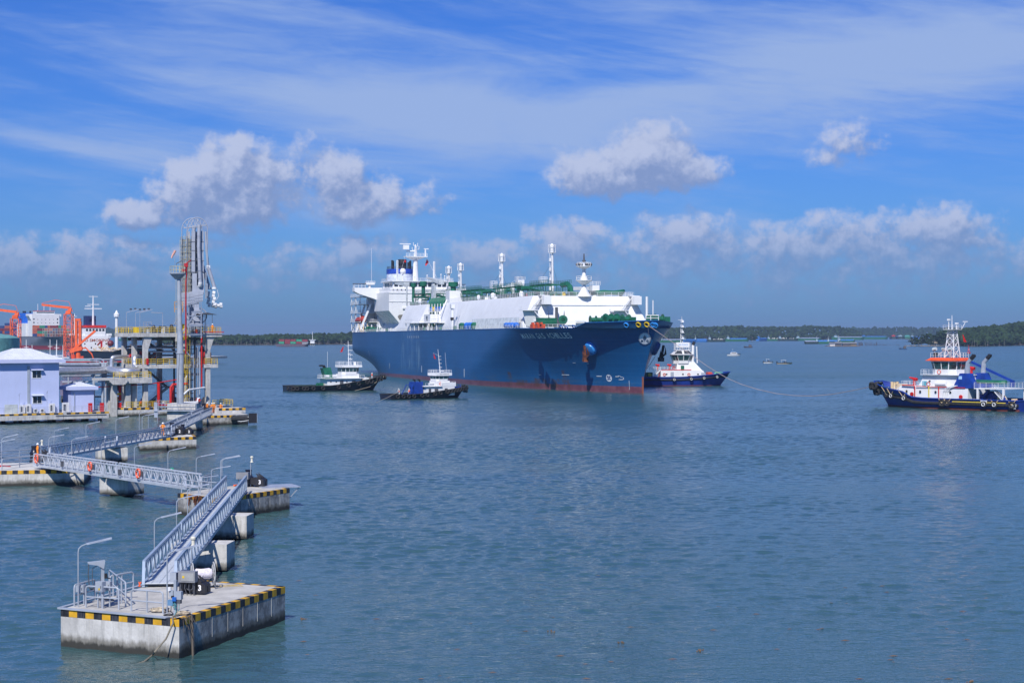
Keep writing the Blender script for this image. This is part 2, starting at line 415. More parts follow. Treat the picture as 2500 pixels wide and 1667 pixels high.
# ------------------------------------------------------------------ water
wm = bpy.data.materials.new('river_water'); wm.use_nodes = True; t = NT(wm.node_tree); wm.node_tree.nodes.clear()
b = t.n('ShaderNodeBsdfPrincipled'); o = t.n('ShaderNodeOutputMaterial'); t.l(b.outputs[0], o.inputs[0])
ge_ = t.n('ShaderNodeNewGeometry'); pos = ge_.outputs['Position']; x, y, z = t.sep(pos)
pa = t.xyz(t.m('MULTIPLY', x, .55), t.m('ADD', y, t.m('MULTIPLY', x, -.12)), 0.0)
big = t.noise(t.xyz(t.m('MULTIPLY', x, .004), t.m('MULTIPLY', y, .012), 0), 1.0, 4, .6, .6)
cw = t.mix(t.ss(big, .35, .65), (.032, .086, .094), (.042, .100, .106))
t.l(cw, b.inputs['Base Color']); b.inputs['IOR'].default_value = 1.333
b.inputs['Specular IOR Level'].default_value = .5
n1 = t.noise(pa, .42, 3, .55, .6); n2 = t.noise(pa, 1.35, 3, .6, .3); n3 = t.noise(pa, 4.5, 2, .55)
dist = t.m('SQRT', t.m('ADD', t.m('MULTIPLY', x, x), t.m('MULTIPLY', y, y)))
patch = t.ss(big, .38, .62, .62, 1.15)
farb = t.ss(dist, 560, 700)
h = t.m('ADD', t.m('MULTIPLY', n1, t.m('MULTIPLY', farb, .60)), t.m('ADD', t.m('MULTIPLY', n2, t.m('MULTIPLY_ADD', farb, .32, .10)), t.m('MULTIPLY', n3, .055)))
sw = t.noise(t.xyz(t.m('MULTIPLY', x, .05), t.m('MULTIPLY', y, .14), 2.0), 1.0, 3, .5)
h = t.m('ADD', h, t.m('MULTIPLY', sw, t.m('MULTIPLY', farb, .35)))
fade = t.ss(dist, 100, 2600, 1.0, .75)
bp = t.n('ShaderNodeBump'); bp.inputs['Distance'].default_value = 1.0
t.l(t.ss(dist, 90, 700, .08, .20), b.inputs['Roughness'])
t.l(t.m('MULTIPLY', patch, fade), bp.inputs['Strength']); t.l(h, bp.inputs['Height']); t.l(bp.outputs[0], b.inputs['Normal'])
t_ = None
# the water surface: real wavelets within 680 m of the shore, a flat sheet beyond and around
def water_sheet():
    Y0, Y1, n = 62.0, 690.0, 520
    ys = [Y0]
    while ys[-1] < Y1: ys.append(ys[-1]+.22+.62*(ys[-1]-Y0)/(Y1-Y0))
    ys[-1] = Y1; ys = np.array(ys); hw = ys*.292+8; u = np.linspace(-1, 1, n)
    X = hw[:, None]*u[None]; Y = np.repeat(ys[:, None], n, 1); rg = np.random.RandomState(12); H = np.zeros_like(X); N = 64
    for i in range(N):
        lam = 10**rg.uniform(math.log10(.75), math.log10(3.4)); k = 2*math.pi/lam; th = R(100)+rg.randn()*.62
        H += .105*math.sqrt(2/N)/k*np.sin(k*(X*math.cos(th)+Y*math.sin(th))+rg.rand()*6.283+.8*np.sin(X*.021+Y*.017+i))
    env = .85+.34*np.sin(X*.031+Y*.016)*np.sin(X*.009-Y*.037+1)+.16*np.sin(X*.05+Y*.11+2*np.sin(X*.02))+.14*np.sin(Y*.19-X*.03+2*np.sin(X*.013+Y*.006))
    ed = np.clip((1-np.abs(u))*30, 0, 1)[None]*np.clip((ys-Y0)/3, 0, 1)[:, None]*np.clip((Y1-ys)/40, 0, 1)[:, None]
    H *= env*ed; m = len(ys)
    co = np.stack([X, Y, H], -1).reshape(-1, 3); idx = np.arange(m*n).reshape(m, n)
    q = np.stack([idx[:-1, :-1], idx[:-1, 1:], idx[1:, 1:], idx[1:, :-1]], -1).reshape(-1, 4)
    S = 14000.0; ex = np.array([(-S, -600, 0), (S, -600, 0), (S, S, 0), (-S, S, 0)]); b0 = len(co); co = np.vstack([co, ex])
    frame = [[b0, b0+1]+list(idx[0, ::-1]), [b0+1, b0+2]+list(idx[::-1, -1]), [b0+2, b0+3]+list(idx[-1, :]), [b0+3, b0]+list(idx[:, 0])]
    me = bpy.data.meshes.new('river_water'); me.vertices.add(len(co)); me.vertices.foreach_set('co', co.reshape(-1))
    nl = len(q)*4+sum(len(f) for f in frame); me.loops.add(nl); me.polygons.add(len(q)+4)
    tot = np.concatenate([np.full(len(q), 4), [len(f) for f in frame]]); st = np.concatenate([[0], np.cumsum(tot)[:-1]])
    frame[2] = [b0+2, b0+3]+list(idx[-1, :]); me.polygons.foreach_set('loop_start', st); me.polygons.foreach_set('loop_total', tot)
    me.loops.foreach_set('vertex_index', np.concatenate([q.reshape(-1)]+[np.array(f) for f in frame])); me.polygons.foreach_set('use_smooth', [True]*len(q)+[False]*4)
    me.update(calc_edges=True); me.materials.append(wm); return me
o_ = part(None, 'river_water', None, None, me=water_sheet()); o_['kind'] = 'structure'
# ------------------------------------------------------------------ LNG tanker (local: +x forward from the stem at the waterline, +y port)
TH = math.atan2(-.955, .296)
SHIP_O = Vector((34.4, 471.0, 0)); U = Vector((.296, -.955, 0)); NP = Vector((.955, .296, 0))
HB = 21.5
def sm(t): t = max(0, min(1, t)); return t*t*(3-2*t)
def stemx(z): return 0.0 if z < 4 else 10.0*((z-4)/14.5)**1.2
def hbf(x, z, HBm=HB, L=280.0):
    k = max(0, min(1, z/18.0)); xs = stemx(z); kk = k**1.25; le = 100*(1-kk)+50*kk
    p = 1.85-.33*kk; q = 1.0+.12*kk
    t = (xs-x)/le
    if t <= 0: return 0.0
    h = 1.0 if t >= 1 else (1-(1-t)**p)**(1/q)
    a = (L+x)/(95*(1-k)+55*k)
    e = .08+.72*sm(z/9.0)
    if a < 1: h *= e+(1-e)*(1-(1-max(a, 0))**2.2)
    return HBm*h
def zdk(x): return 15.8+1.3*max(0, min(1, (x+280)/240.0))
def ztop(x):
    if x > -13: return zdk(x)+1.45+.5*sm((x+13)/25)
    if x > -14.5: return zdk(x)+1.45*(x+14.5)/1.5
    return zdk(x)
def ship_px(x, y, z):
    w_ = SHIP_O+U*x+NP*y; Z = w_.y; return 1250+w_.x*FPX/Z, YH+(CAMH-z)*FPX/Z
def hull_at(px, py):
    best = None
    for i in range(0, 5700):
        x = 12-i*.05
        # for this x find z giving py on starboard side
        lo, hi = 0.0, 19.0
        for _ in range(12):
            mz = (lo+hi)/2; q = ship_px(x, -hbf(x, mz), mz)
            if q[1] > py: lo = mz
            else: hi = mz
        q = ship_px(x, -hbf(x, mz), mz); d = abs(q[0]-px)
        if hbf(x, mz) > .3 and (best is None or d < best[0]): best = (d, x, mz)
    return best[1], best[2]
# hull paint: blue topsides, dull red boot topping, streaks and rust of their own shape
hm = bpy.data.materials.new('tanker_hull_paint'); hm.use_nodes = True; t = NT(hm.node_tree); hm.node_tree.nodes.clear()
b = t.n('ShaderNodeBsdfPrincipled'); o = t.n('ShaderNodeOutputMaterial'); t.l(b.outputs[0], o.inputs[0])
v = t.n('ShaderNodeTexCoord').outputs['Object']; x, y, z = t.sep(v)
n1 = t.noise(v, .05, 5, .6); st = t.noise(t.xyz(t.m('MULTIPLY', x, .8), 0, t.m('MULTIPLY', z, .05)), 1.0, 5, .7)
hs = t.noise(t.xyz(t.m('MULTIPLY', x, .03), 0, t.m('MULTIPLY', z, 1.3)), 1.0, 3, .6)
rn0 = t.noise(t.xyz(t.m('MULTIPLY', x, .12), 0, t.m('MULTIPLY', z, .9)), 1.0, 6, .72)
blue = t.mix(t.ss(n1, .3, .7), (.0035, .074, .215), (.006, .098, .28))
blue = t.mix(t.m('MULTIPLY', t.ss(hs, .5, .7), .25), blue, (.03, .17, .40))
blue = t.mix(t.m('MULTIPLY', t.ss(st, .5, .72), .32), blue, (.03, .09, .18))
sm_ = t.m('MAXIMUM', t.m('GREATER_THAN', t.m('FRACT', t.m('MULTIPLY', z, .38)), .955), t.m('GREATER_THAN', t.m('FRACT', t.m('MULTIPLY', x, .085)), .988))
blue = t.mix(t.m('MULTIPLY', sm_, .35), blue, (.02, .15, .36))
blue = t.mix(t.m('MULTIPLY', t.m('MULTIPLY', t.ss(z, 5.5, 2.0), t.ss(rn0, .42, .7)), .55), blue, (.06, .09, .13))
# pale wash streaks under the midship discharge
s2 = t.noise(t.xyz(t.m('MULTIPLY', x, .9), 0, t.m('MULTIPLY', z, .06)), 1.0, 4, .75)
w1 = t.m('MULTIPLY', t.ss(x, -180, -177), t.ss(x, -150, -153, 0, 1))
w1 = t.m('MULTIPLY', w1, t.ss(z, 2, 4))
blue = t.mix(t.m('MULTIPLY', t.m('MULTIPLY', w1, t.ss(s2, .52, .60)), .42), blue, (.28, .42, .52))
tr = t.m('ADD', z, t.m('MULTIPLY', t.m('SUBTRACT', t.noise(v, .5, 4, .7), .5), .12))
bt = t.m('ADD', t.m('MULTIPLY', x, .0028), 1.72)
bt_f = t.ss(t.m('SUBTRACT', tr, bt), .05, -.05)
boot = t.mix(t.ss(t.noise(v, .35, 5, .7), .35, .65), (.13, .042, .06), (.20, .08, .10))
c = t.mix(bt_f, blue, boot)
rn = t.noise(t.xyz(t.m('MULTIPLY', x, .5), 0, t.m('MULTIPLY', z, .35)), 1.0, 5, .7)
def rbox(x0, x1, z0, z1, s):
    a = t.m('MULTIPLY', t.ss(x, x0-.6, x0+.6), t.ss(x, x1+.6, x1-.6)); a = t.m('MULTIPLY', a, t.m('MULTIPLY', t.ss(z, z0-.3, z0+.3), t.ss(z, z1+.3, z1-.3)))
    return t.m('MULTIPLY', a, s)
rf = t.m('MAXIMUM', rbox(-47, -29, .6, 3.0, .7), t.m('MAXIMUM', rbox(-31.5, -30, 1, 5.6, .9), t.m('MAXIMUM', rbox(-61, -59, .5, 4.5, .8), rbox(-57, -47, .6, 2.3, .7))))
c = t.mix(t.m('MULTIPLY', rf, t.ss(rn, .38, .62)), c, (.10, .045, .02))
stem = t.m('MULTIPLY', t.ss(x, -.75, -.35), t.ss(z, 4.6, 4.0))
c = t.mix(stem, c, (.30, .09, .03))
t.l(c, b.inputs['Base Color']); b.inputs['Roughness'].default_value = .34
bp = t.n('ShaderNodeBump'); bp.inputs['Strength'].default_value = .35; bp.inputs['Distance'].default_value = .05
t.l(t.noise(t.xyz(t.m('MULTIPLY', x, .35), 0, t.m('MULTIPLY', z, .8)), 1.0, 2, .5), bp.inputs['Height']); t.l(bp.outputs[0], b.inputs['Normal'])
HULLM = hm
LNG = thing('gas_tanker', 'huge blue-hulled gas tanker with a white trunk deck and green pipework, lying across the river', 'gas tanker', SHIP_O, TH)
zs = [-1.5, 0, .8, 1.6, 2.6, 4, 5, 6.2, 7.5, 9, 10.5, 12, 13.5, 14.8]
def shipline():
    xs = [-280, -278, -275, -271, -266, -260, -252, -243, -232, -220, -205, -190, -170, -150, -130, -110, -95, -85]+[-80+i*2.5 for i in range(26)]+[-14.5, -13.0]
    xs += [-11+i*.9 for i in range(27)]
    return sorted(set(xs))
def lng_hull(mb, side):
    us = np.concatenate([np.linspace(0, .55, 22), np.linspace(.57, .93, 26), np.linspace(.94, 1.0, 26)])
    L0 = -280
    rows = []
    for u in us:
        row = []
        for k in range(len(zs)+1):
            z_ = zs[k] if k < len(zs) else None
            zz = z_ if z_ is not None else 16.5
            xe = stemx(min(zz, 18.4))
            x_ = L0+(xe-L0)*u
            if z_ is None: zz = ztop(x_); xe = stemx(zz); x_ = L0+(xe-L0)*u
            row.append((x_, side*hbf(x_, zz), zz))
        rows.append(row)
    mb.loft(rows, cap=False)
    return [r[-1] for r in rows]
mb = MB(); edgeS = lng_hull(mb, -1); edgeP = lng_hull(mb, 1)
# insert steps at the forecastle break by refining: vertical break plate
tr_pts = [(-280, -hbf(-280, z_), z_) for z_ in zs]+[edgeS[0]]; tp = [(-280, hbf(-280, z_), z_) for z_ in zs]+[edgeP[0]]
mb.loft([tr_pts, tp], cap=False)
hull = part(LNG, 'hull', mb, HULLM, smooth=50)
# decks
DECKM = mat('deck_red_green', (.10, .17, .13), .7)
mb = MB()
dl = [p for p in edgeS]; dr = [p for p in edgeP]
vs = []; fs = []
for a_, c_ in zip(dl, dr):
    zz = min(a_[2], zdk(a_[0]))-.05
    vs += [(a_[0], a_[1]*.995, zz), (c_[0], c_[1]*.995, zz)]
for i in range(len(dl)-1): fs.append((2*i, 2*i+2, 2*i+3, 2*i+1))
mb.add(vs, fs); part(LNG, 'main_deck', mb, DECKM)
mb = MB(); mb.tube([(p[0], p[1], p[2]) for p in edgeS], .12, 5); part(LNG, 'gunwale', mb, mat('gunwale_blue', (.012, .12, .35), .35))
# side rails aft of forecastle
for sgn, nm in ((-1, 0), (1, 1)):
    mb = MB(); pts = [(x_, sgn*(hbf(x_, 16)-.4), zdk(x_)) for x_ in range(-278, -15, 6)]
    mb.rail(pts, 1.1, 3, 2.0, .05, 4); part(LNG, 'railing', mb, WHITE)
# trunk deck
def trunk(mb, x0, x1, hw=15.2, hw2=19.0, z1=9.3, sl0=0.0, sl1=0.0):
    a0, a1 = zdk(x0), zdk(x1)
    secs = []
    for x_, z0, s_ in ((x0, a0, sl0), (x1, a1, sl1)):
        secs.append([(x_, -hw2, z0), (x_+s_*.35, -(hw2*.995), z0+1.4), (x_+s_, -hw, z0+z1), (x_+s_, hw, z0+z1), (x_+s_*.35, hw2*.995, z0+1.4), (x_, hw2, z0)])
    mb.loft(secs, closed=True)
mb = MB(); trunk(mb, -142, -44.5, sl1=-2.5); part(LNG, 'trunk_deck', mb, WHITE)
mb = MB(); trunk(mb, -196, -166, sl0=0); part(LNG, 'trunk_deck', mb, WHITE)
mb = MB(); trunk(mb, -166, -142, hw=9, hw2=10); part(LNG, 'trunk_deck', mb, WHITE)
# weld seams and shelf on the forward bulkhead
mb = MB()
for zz in (20.6+3.2,): mb.beam((-46.2, -15.5, zz), (-46.2, 15.5, zz), .15, .12)
mb.beam((-44.1, -12.5, 18.9), (-44.1, 14, 18.9), .5, .12)
for yy in (-14.5, -2, 6, 13): mb.b2(-44.6, -43.4, yy-1.4, yy+1.4, 19.1, 19.4)
part(LNG, 'bulkhead_seam', mb, WHITE)
# trunk rails (on the top edges)
for (x0, x1, y0, y1) in ((-142, -47.2, -15, -15), (-142, -47.2, 15, 15), (-47.2, -47.2, -15, 15), (-194, -166, -15, -15)):
    mb = MB(); n_ = 14
    pts = [(x0+(x1-x0)*i/n_, y0+(y1-y0)*i/n_, zdk(x0+(x1-x0)*i/n_)+9.3) for i in range(n_+1)]
    mb.rail(pts, 1.15, 3, 1.9, .055, 4); part(LNG, 'trunk_railing', mb, WHITE)
# stairs with triangular side plates on the forward bulkhead
for (yb, dirn) in ((-17.3, 1), (10.0, 1)):
    mb = MB(); z0 = 17.0
    mb.stair((-43.0, yb+5.5*dirn, z0), (-43.0, yb+.8, z0+5.2), 1.0, (1, 0, 0)); mb.b2(-45.6, -42.3, yb-2.6, yb+2.2, z0+5.1, z0+5.25)
    mb.rail([(-42.3, yb+.5, z0+5.2), (-42.3, yb-2.6, z0+5.2), (-45.6, yb-2.6, z0+5.2)], 1.0, 2, 1.1, .04)
    mb.stair((-44.2, yb+.5, z0+5.2), (-46.2, yb+5.0, z0+9.6), .9, (1, 0, 0)); mb.b2(-47.5, -45.4, yb+3.6, yb+6.6, z0+9.35, z0+9.5)
    part(LNG, 'bulkhead_stair', mb, WHITE)
    mb = MB(); mb.add([(-43.2, yb-2.2, z0+5.1), (-43.2, yb+2.4, z0+5.1), (-44.2, yb+2.0, z0+.3), (-44.4, yb-.8, z0+.8)], [(0, 1, 2, 3)])
    mb.b2(-46.0, -43.4, yb+4.2, yb+6.4, z0+6.9, z0+9.3); part(LNG, 'stair_bracket', mb, WHITE)
# green tint wind screen at foot of the trunk side
mb = MB(); mb.add([(-95, -20.25, zdk(-90)), (-46, -20.25, zdk(-46)), (-46.0, -19.5, zdk(-46)+3.2), (-95, -19.5, zdk(-90)+3.2)], [(0, 1, 2, 3)]); part(LNG, 'spray_panel', mb, mat('pale_panel', (.62, .66, .66), .5))
# vent masts
def vent_mast(x_, y_, z0, z1, r=.75, s=1.0):
    mb = MB(); mb.cyl((x_, y_, z0), (x_, y_, z0+.35*(z1-z0)), r*1.35, r, 10); mb.cyl((x_, y_, z0+.3*(z1-z0)), (x_, y_, z1), r, r*.62, 10)
    mb.box((x_, y_, z0+.8), (2.6, 2.6, 1.6)); vm_ = part(LNG, 'vent_mast', mb, WHITE)
    mb = MB(); zz = z1
    mb.lathe((x_, y_, zz-2.0), [(.4, 0), (.7, .4), (.75, 2.0), (.5, 2.5), (.15, 2.8)], 10)
    for zr in (-1.9, -.1, .4): mb.torus((x_, y_, zz+zr), 1.15, .07, n=8, k=4)
    for k in range(8): a_ = k*math.pi/4; mb.tube([(x_+1.15*math.cos(a_), y_+1.15*math.sin(a_), zz-1.9), (x_+1.15*math.cos(a_), y_+1.15*math.sin(a_), zz+.4)], .07, 4)
    mb.lathe((x_, y_, zz-2.2), [(.4, 0), (1.2, .3), (1.2, .35)], 8)
    part(vm_, 'vent_head', mb, WHITE)
    mb = MB(); mb.ladder((x_+.9, y_-.9, z0), (x_+.7, y_-.7, z1-2), .6, (.7, .7, 0), .6, .05)
    for k in range(4): zc = z0+(z1-z0)*(.2+.18*k); mb.box((x_+.8, y_-.9, zc), (.5, .5, .9), m=0)
    part(vm_, 'mast_ladder', mb, WHITE)
    mb = MB(); 
    for (ax, ay) in ((9, -5), (-9, -5), (-8, 6)): mb.tube([(x_, y_, z1-5), (x_+ax, y_+ay, z0)], .035, 3)
    part(vm_, 'stay_wire', mb, DGREY)
    return vm_
vent_mast(-75.5, 0, 25.9, 41.9, .58); vent_mast(-127.6, 0, 25.6, 41.2, .66); vent_mast(-178, 0, 25.3, 39.9, .55); vent_mast(-194, 0, 25.3, 39.4, .6)
for (x_, y_, z0, h_) in ((-127, -3, 30.5, 4.5), (-75, -3, 31, 3.2)):
    mb = MB(); mb.box((x_, y_, z0), (1.8, 1.8, .2)); mb.rail([(x_-1, y_-1, z0), (x_+1, y_-1, z0), (x_+1, y_+1, z0), (x_-1, y_+1, z0), (x_-1, y_-1, z0)], h_*.5, 3, 1, .06); part(LNG, 'mast_platform', mb, WHITE)
# fore mast
mb = MB(); fx, fy, fz = -47.5, .3, 26.2
mb.lathe((fx, fy, fz), [(2.2, 0), (1.0, 1.8), (.55, 3.0), (.5, 3.3), (2.4, 4.6), (2.4, 4.75)], 10)
mb.lathe((fx, fy, fz+4.7), [(1.2, 0), (.55, 1.6), (.5, 3.2), (2.2, 3.9), (2.2, 4.05)], 10)
mb.cyl((fx, fy, fz+8.6), (fx, fy, fz+11), .25, .18, 8); part(LNG, 'fore_mast', mb, WHITE)
mb = MB()
for zz, rr in ((4.75, 2.3), (8.7, 2.1)):
    for k_ in (.5, 1.05): mb.torus((fx, fy, fz+zz+k_), rr, .07, n=10, k=4)
    for k in range(8): a_ = k*math.pi/4; mb.tube([(fx+rr*math.cos(a_), fy+rr*math.sin(a_), fz+zz), (fx+rr*math.cos(a_), fy+rr*math.sin(a_), fz+zz+1.05)], .06, 4)
part(LNG, 'mast_railing', mb, WHITE)
mb = MB()
for k in range(6): a_ = k*1.05; mb.ball((fx+2*math.cos(a_), fy+2*math.sin(a_), fz+9.2), .45, 4)
mb.lathe((fx, fy, fz+9.9), [(.3, 0), (.55, .1), (.55, .5), (.3, .6), (.15, 2.4)], 8); part(LNG, 'mast_lamp', mb, DGREY)
# cargo pipework (green)
def gp(pts, r, nm='cargo_pipe', m=GREEN, n=8):
    mb = MB(); mb.tube(pts, r, n); return part(LNG, nm, mb, m)
ZT = 25.7
for k, (yy, r_) in enumerate(((-6, .75), (-4, .6), (-2.3, .5), (2, .5), (4, .6), (6, .7))): gp([(-226, yy, ZT+1.0), (-140, yy, ZT+1.2), (-60, yy, ZT+1.3)], r_)
for k in range(7):
    x_ = -220+k*22; y1 = -8+1.2*(k % 3)
    gp([(x_, 0, ZT+.2), (x_, 0, ZT+3), (x_+1.5, y1*.4, ZT+3.6), (x_+4, y1, ZT+3.4), (x_+5, y1, ZT+.4)], .42)
gp([(-66, 0, ZT+4.3), (-61, 0, ZT+4.4), (-59, 0, ZT+3.6), (-57.5, 0, ZT+1.5), (-52, 1, ZT+1.2)], .8)
gp([(-56, 4, ZT+1.5), (-52, 8, ZT+1.9), (-48, 12, ZT+1.5)], .7); gp([(-60, 9, ZT+1.4), (-50, 13.4, ZT+2.2), (-49, 12, ZT+1.0)], .55)
for (x0, x1, y_) in ((-160, -118, -9), (-108, -78, -8), (-70, -52, -8), (-205, -182, -9)):
    for zz in (2.2, 4.3):
        mb = MB(); mb.b2(x0, x1, y_-.8, y_+.8, ZT+zz-.08, ZT+zz); mb.rail([(x0, y_-.8, ZT+zz), (x1, y_-.8, ZT+zz)], 1.1, 3, 1.6, .06); mb.rail([(x0, y_+6, ZT+zz), (x1, y_+6, ZT+zz)], 1.1, 3, 1.6, .06)
        for k in range(int((x1-x0)/5)+1): mb.beam((x0+k*5, y_-.8, ZT), (x0+k*5, y_-.8, ZT+zz), .2); mb.beam((x0+k*5, y_+6, ZT), (x0+k*5, y_+6, ZT+zz), .2); mb.beam((x0+k*5, y_-.8, ZT+zz-.2), (x0+k*5, y_+6, ZT+zz-.2), .2)
        part(LNG, 'pipe_rack', mb, GREEN)
random.seed(3)
for i in range(70):
    x_ = random.uniform(-215, -50); y_ = random.uniform(-13, 10); m_ = random.choice([GREEN, GREEN, GREEN, BLUEV, YELLOW, WHITE, RED, WHITE])
    mb = MB(); s_ = random.uniform(.5, 1.1)
    if i % 2: mb.lathe((x_, y_, ZT), [(.25*s_, 0), (.25*s_, .9), (.7*s_, .95), (.75*s_, 1.7*s_+.4), (.3*s_, 1.9*s_+.6)], 8)
    else: mb.box((x_, y_, ZT+.7*s_), (1.3*s_, 1.0*s_, 1.4*s_), random.random()); mb.cyl((x_, y_, ZT+1.2*s_), (x_, y_, ZT+2.3*s_), .12, n=6)
    part(LNG, 'deck_valve', mb, m_)
# manifold bends over the starboard side of the recess
for k in range(6):
    x_ = -169+k*3.6; c_ = YELLOW if k == 2 else BLUEV
    gp([(x_, -2, ZT+1.4), (x_, -11.0, ZT+1.5), (x_, -12.9, ZT+1.2), (x_, -13.6, ZT+.2), (x_, -13.7, ZT-1.2)], .95, 'manifold_pipe')
    gp([(x_, -13.7, ZT-1.0), (x_, -13.7, ZT-2.4)], 1.0, 'manifold_band', c_)
    gp([(x_, -13.7, ZT-2.6), (x_, -13.5, ZT-7), (x_, -12.5, ZT-8.2), (x_, -9, ZT-8.4)], .8, 'manifold_pipe')
mb = MB()
for zz in (-2.7, -4.6, -6.4):
    mb.beam((-166, -14.6, ZT+zz), (-142, -14.6, ZT+zz), .3, .2); mb.rail([(-166, -14.9, ZT+zz), (-142, -14.9, ZT+zz)], 1.0, 2, 2.0, .07)
for k in range(7): mb.beam((-165+k*3.8, -14.9, zdk(-155)), (-165+k*3.8, -14.9, ZT), .22)
mb.beam((-141, -15, ZT+1), (-137, -18.5, ZT-4), .4); part(LNG, 'manifold_platform', mb, WHITE)
# crew platform below the manifold
mb = MB(); z0 = zdk(-165)
mb.b2(-178, -131, -20.6, -15.5, z0+2.6, z0+2.85)
for k in range(8): mb.beam((-177+k*6, -20.2, z0), (-177+k*6, -20.2, z0+2.6), .25)
mb.rail([(-178, -20.5, z0+2.85), (-131, -20.5, z0+2.85)], 1.1, 2, 2.4, .06); part(LNG, 'midship_platform', mb, WHITE)
mb = MB(); mb.b2(-154.5, -146, -19.5, -15.5, z0+2.85, z0+5.6); sgn_ = part(LNG, 'control_cabin', mb, WHITE)
mb = MB(); mb.b2(-151, -149.6, -19.62, -19.5, z0+3.5, z0+5.0); part(sgn_, 'window', mb, GLASS)
mb = MB(); mb.cyl((-138, -19, z0), (-143, -18.4, z0+6.4), .3, .2, 6); mb.cyl((-134, -19, z0), (-138, -18.4, z0+6.4), .3, .2, 6); part(LNG, 'davit', mb, WHITE)
# hose cranes and the big grey derrick
def dcrane(x_, y_, z0, h_, tip, m=WHITE, r=.9):
    mb = MB(); mb.cyl((x_, y_, z0), (x_, y_, z0+h_), r, r*.9, 10); mb.box((x_, y_, z0+h_+.6), (2.6, 2.2, 1.8)); c_ = part(LNG, 'deck_crane', mb, m)
    mb = MB(); t_ = Vector(tip); p_ = Vector((x_, y_, z0+h_+.6))
    mb.beam(p_, t_, .8, 1.0); mb.tube([p_+Vector((0, 0, 1.6)), t_], .05, 4); part(c_, 'crane_jib', mb, m)
    mb = MB(); mb.rail([(x_-1.4, y_-1.3, z0+h_+1.5), (x_+1.4, y_-1.3, z0+h_+1.5), (x_+1.4, y_+1.3, z0+h_+1.5), (x_-1.4, y_+1.3, z0+h_+1.5), (x_-1.4, y_-1.3, z0+h_+1.5)], 1.1, 2, 1.2, .06); part(c_, 'crane_railing', mb, WHITE)
dcrane(-114, 2, ZT, 5.6, (-134, 0, ZT+4.0)); dcrane(-60, 8, ZT, 2.6, (-72, 6, ZT+3.4), r=.6)
mb = MB(); mb.cyl((-96, -6, ZT-.3), (-96, -6, ZT+5.6), .65, n=8); part(LNG, 'deck_post', mb, WHITE)
mb = MB(); x_ = -181; mb.cyl((x_, -9, ZT), (x_, -9, ZT+7.5), .55, .45, 8)
mb.cyl((-207, -12.5, ZT), (-207, -12.5, ZT+7.4), .3, n=6)
gsail = mat('grey_steel', (.50, .54, .56), .4)
for (bx, by, tx, ty, tz) in ((-178, -7, -187, -10, ZT+9.6), (-207, -12.5, -214, -15, ZT+8.2)):
    mb.loft([[(bx, by-1.0, ZT+7.2), (bx, by+1.0, ZT+7.2), (bx, by+1.0, ZT+8.8), (bx, by-1.0, ZT+8.8)], [(tx, ty-.4, tz), (tx, ty+.4, tz), (tx, ty+.4, tz+.5), (tx, ty-.4, tz+.5)]], closed=True)
mb.loft([[(-182, -9.8, ZT+2), (-182, -8.6, ZT+2), (-179.5, -8.6, ZT+2), (-179.5, -9.8, ZT+2)], [(-182.5, -9.6, ZT+7), (-182.5, -8.8, ZT+7), (-178.6, -8.8, ZT+7), (-178.6, -9.6, ZT+7)]], closed=True)
part(LNG, 'hose_crane', mb, gsail)
mb = MB(); mb.b2(-148, -143, -13.6, -9.2, ZT-.4, ZT+4.2); part(LNG, 'cargo_motor_room', mb, WHITE)
for (x_, y_, zz, r_, hh) in ((-200, -8, 31.0, 1.2, 3.4), (-203, -11, 31.0, .9, 2.8), (-146, -11.5, ZT+4.2, 1.5, 2.8)):
    mb = MB(); mb.lathe((x_, y_, zz-2), [(r_*.6, 0), (r_*.6, hh*.5+2), (r_*1.1, hh*.55+2), (r_*1.15, hh+2), (r_*.9, hh+2.2)], 12); part(LNG, 'ventilator', mb, GREEN)
# ------------- accommodation
BX0, BX1, BY = -255, -230, 13.8
mb = MB(); z0 = zdk(-240)
poly = [(-11.5, z0), (-9.5, z0+3.2), (-BY, z0+8.2), (-BY, 31.3), (BY, 31.3), (BY, z0+8.2), (9.5, z0+3.2), (11.5, z0)]
mb.extr(poly, 'x', BX0, BX1); acc = part(LNG, 'accommodation_block', mb, WHITE)
mb = MB()
mb.beam((BX1+.1, -BY, 31.0), (BX1+.1, BY, 31.0), .25, .25); mb.beam((BX1+.1, -BY, 27.7), (BX1+.1, BY, 27.7), .15, .12)
for k in range(14): mb.box((BX1+.15, -BY+1.2+k*2, 30.9), (.2, .15, .4)); mb.box((BX1+.15, -BY+1.2+k*2, 27.6), (.2, .15, .3))
mb.b2(BX1, BX1+.5, -8.5, -4.2, 24.9, 25.6)
for k in range(7): mb.beam((BX0+1+k*3.9, -BY+.2, z0+8.1), (BX0+1+k*3.9, -9.6, z0+3.3), .18, .3)
part(acc, 'facade_trim', mb, WHITE)
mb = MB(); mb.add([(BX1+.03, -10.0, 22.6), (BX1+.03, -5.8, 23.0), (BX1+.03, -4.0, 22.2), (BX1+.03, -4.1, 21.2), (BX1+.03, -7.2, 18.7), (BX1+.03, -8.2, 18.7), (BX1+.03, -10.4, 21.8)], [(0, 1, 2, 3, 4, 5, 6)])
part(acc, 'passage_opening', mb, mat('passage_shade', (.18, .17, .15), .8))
mb = MB(); text_on(mb, 'NO SMOKING', 1.05, (BX1+.09, .3, 29.7), (0, 1, 0), (0, 0, 1), bold=.02, sx=1.3); part(acc, 'no_smoking_letters', mb, mat('letter_red', (.35, .09, .05), .6))
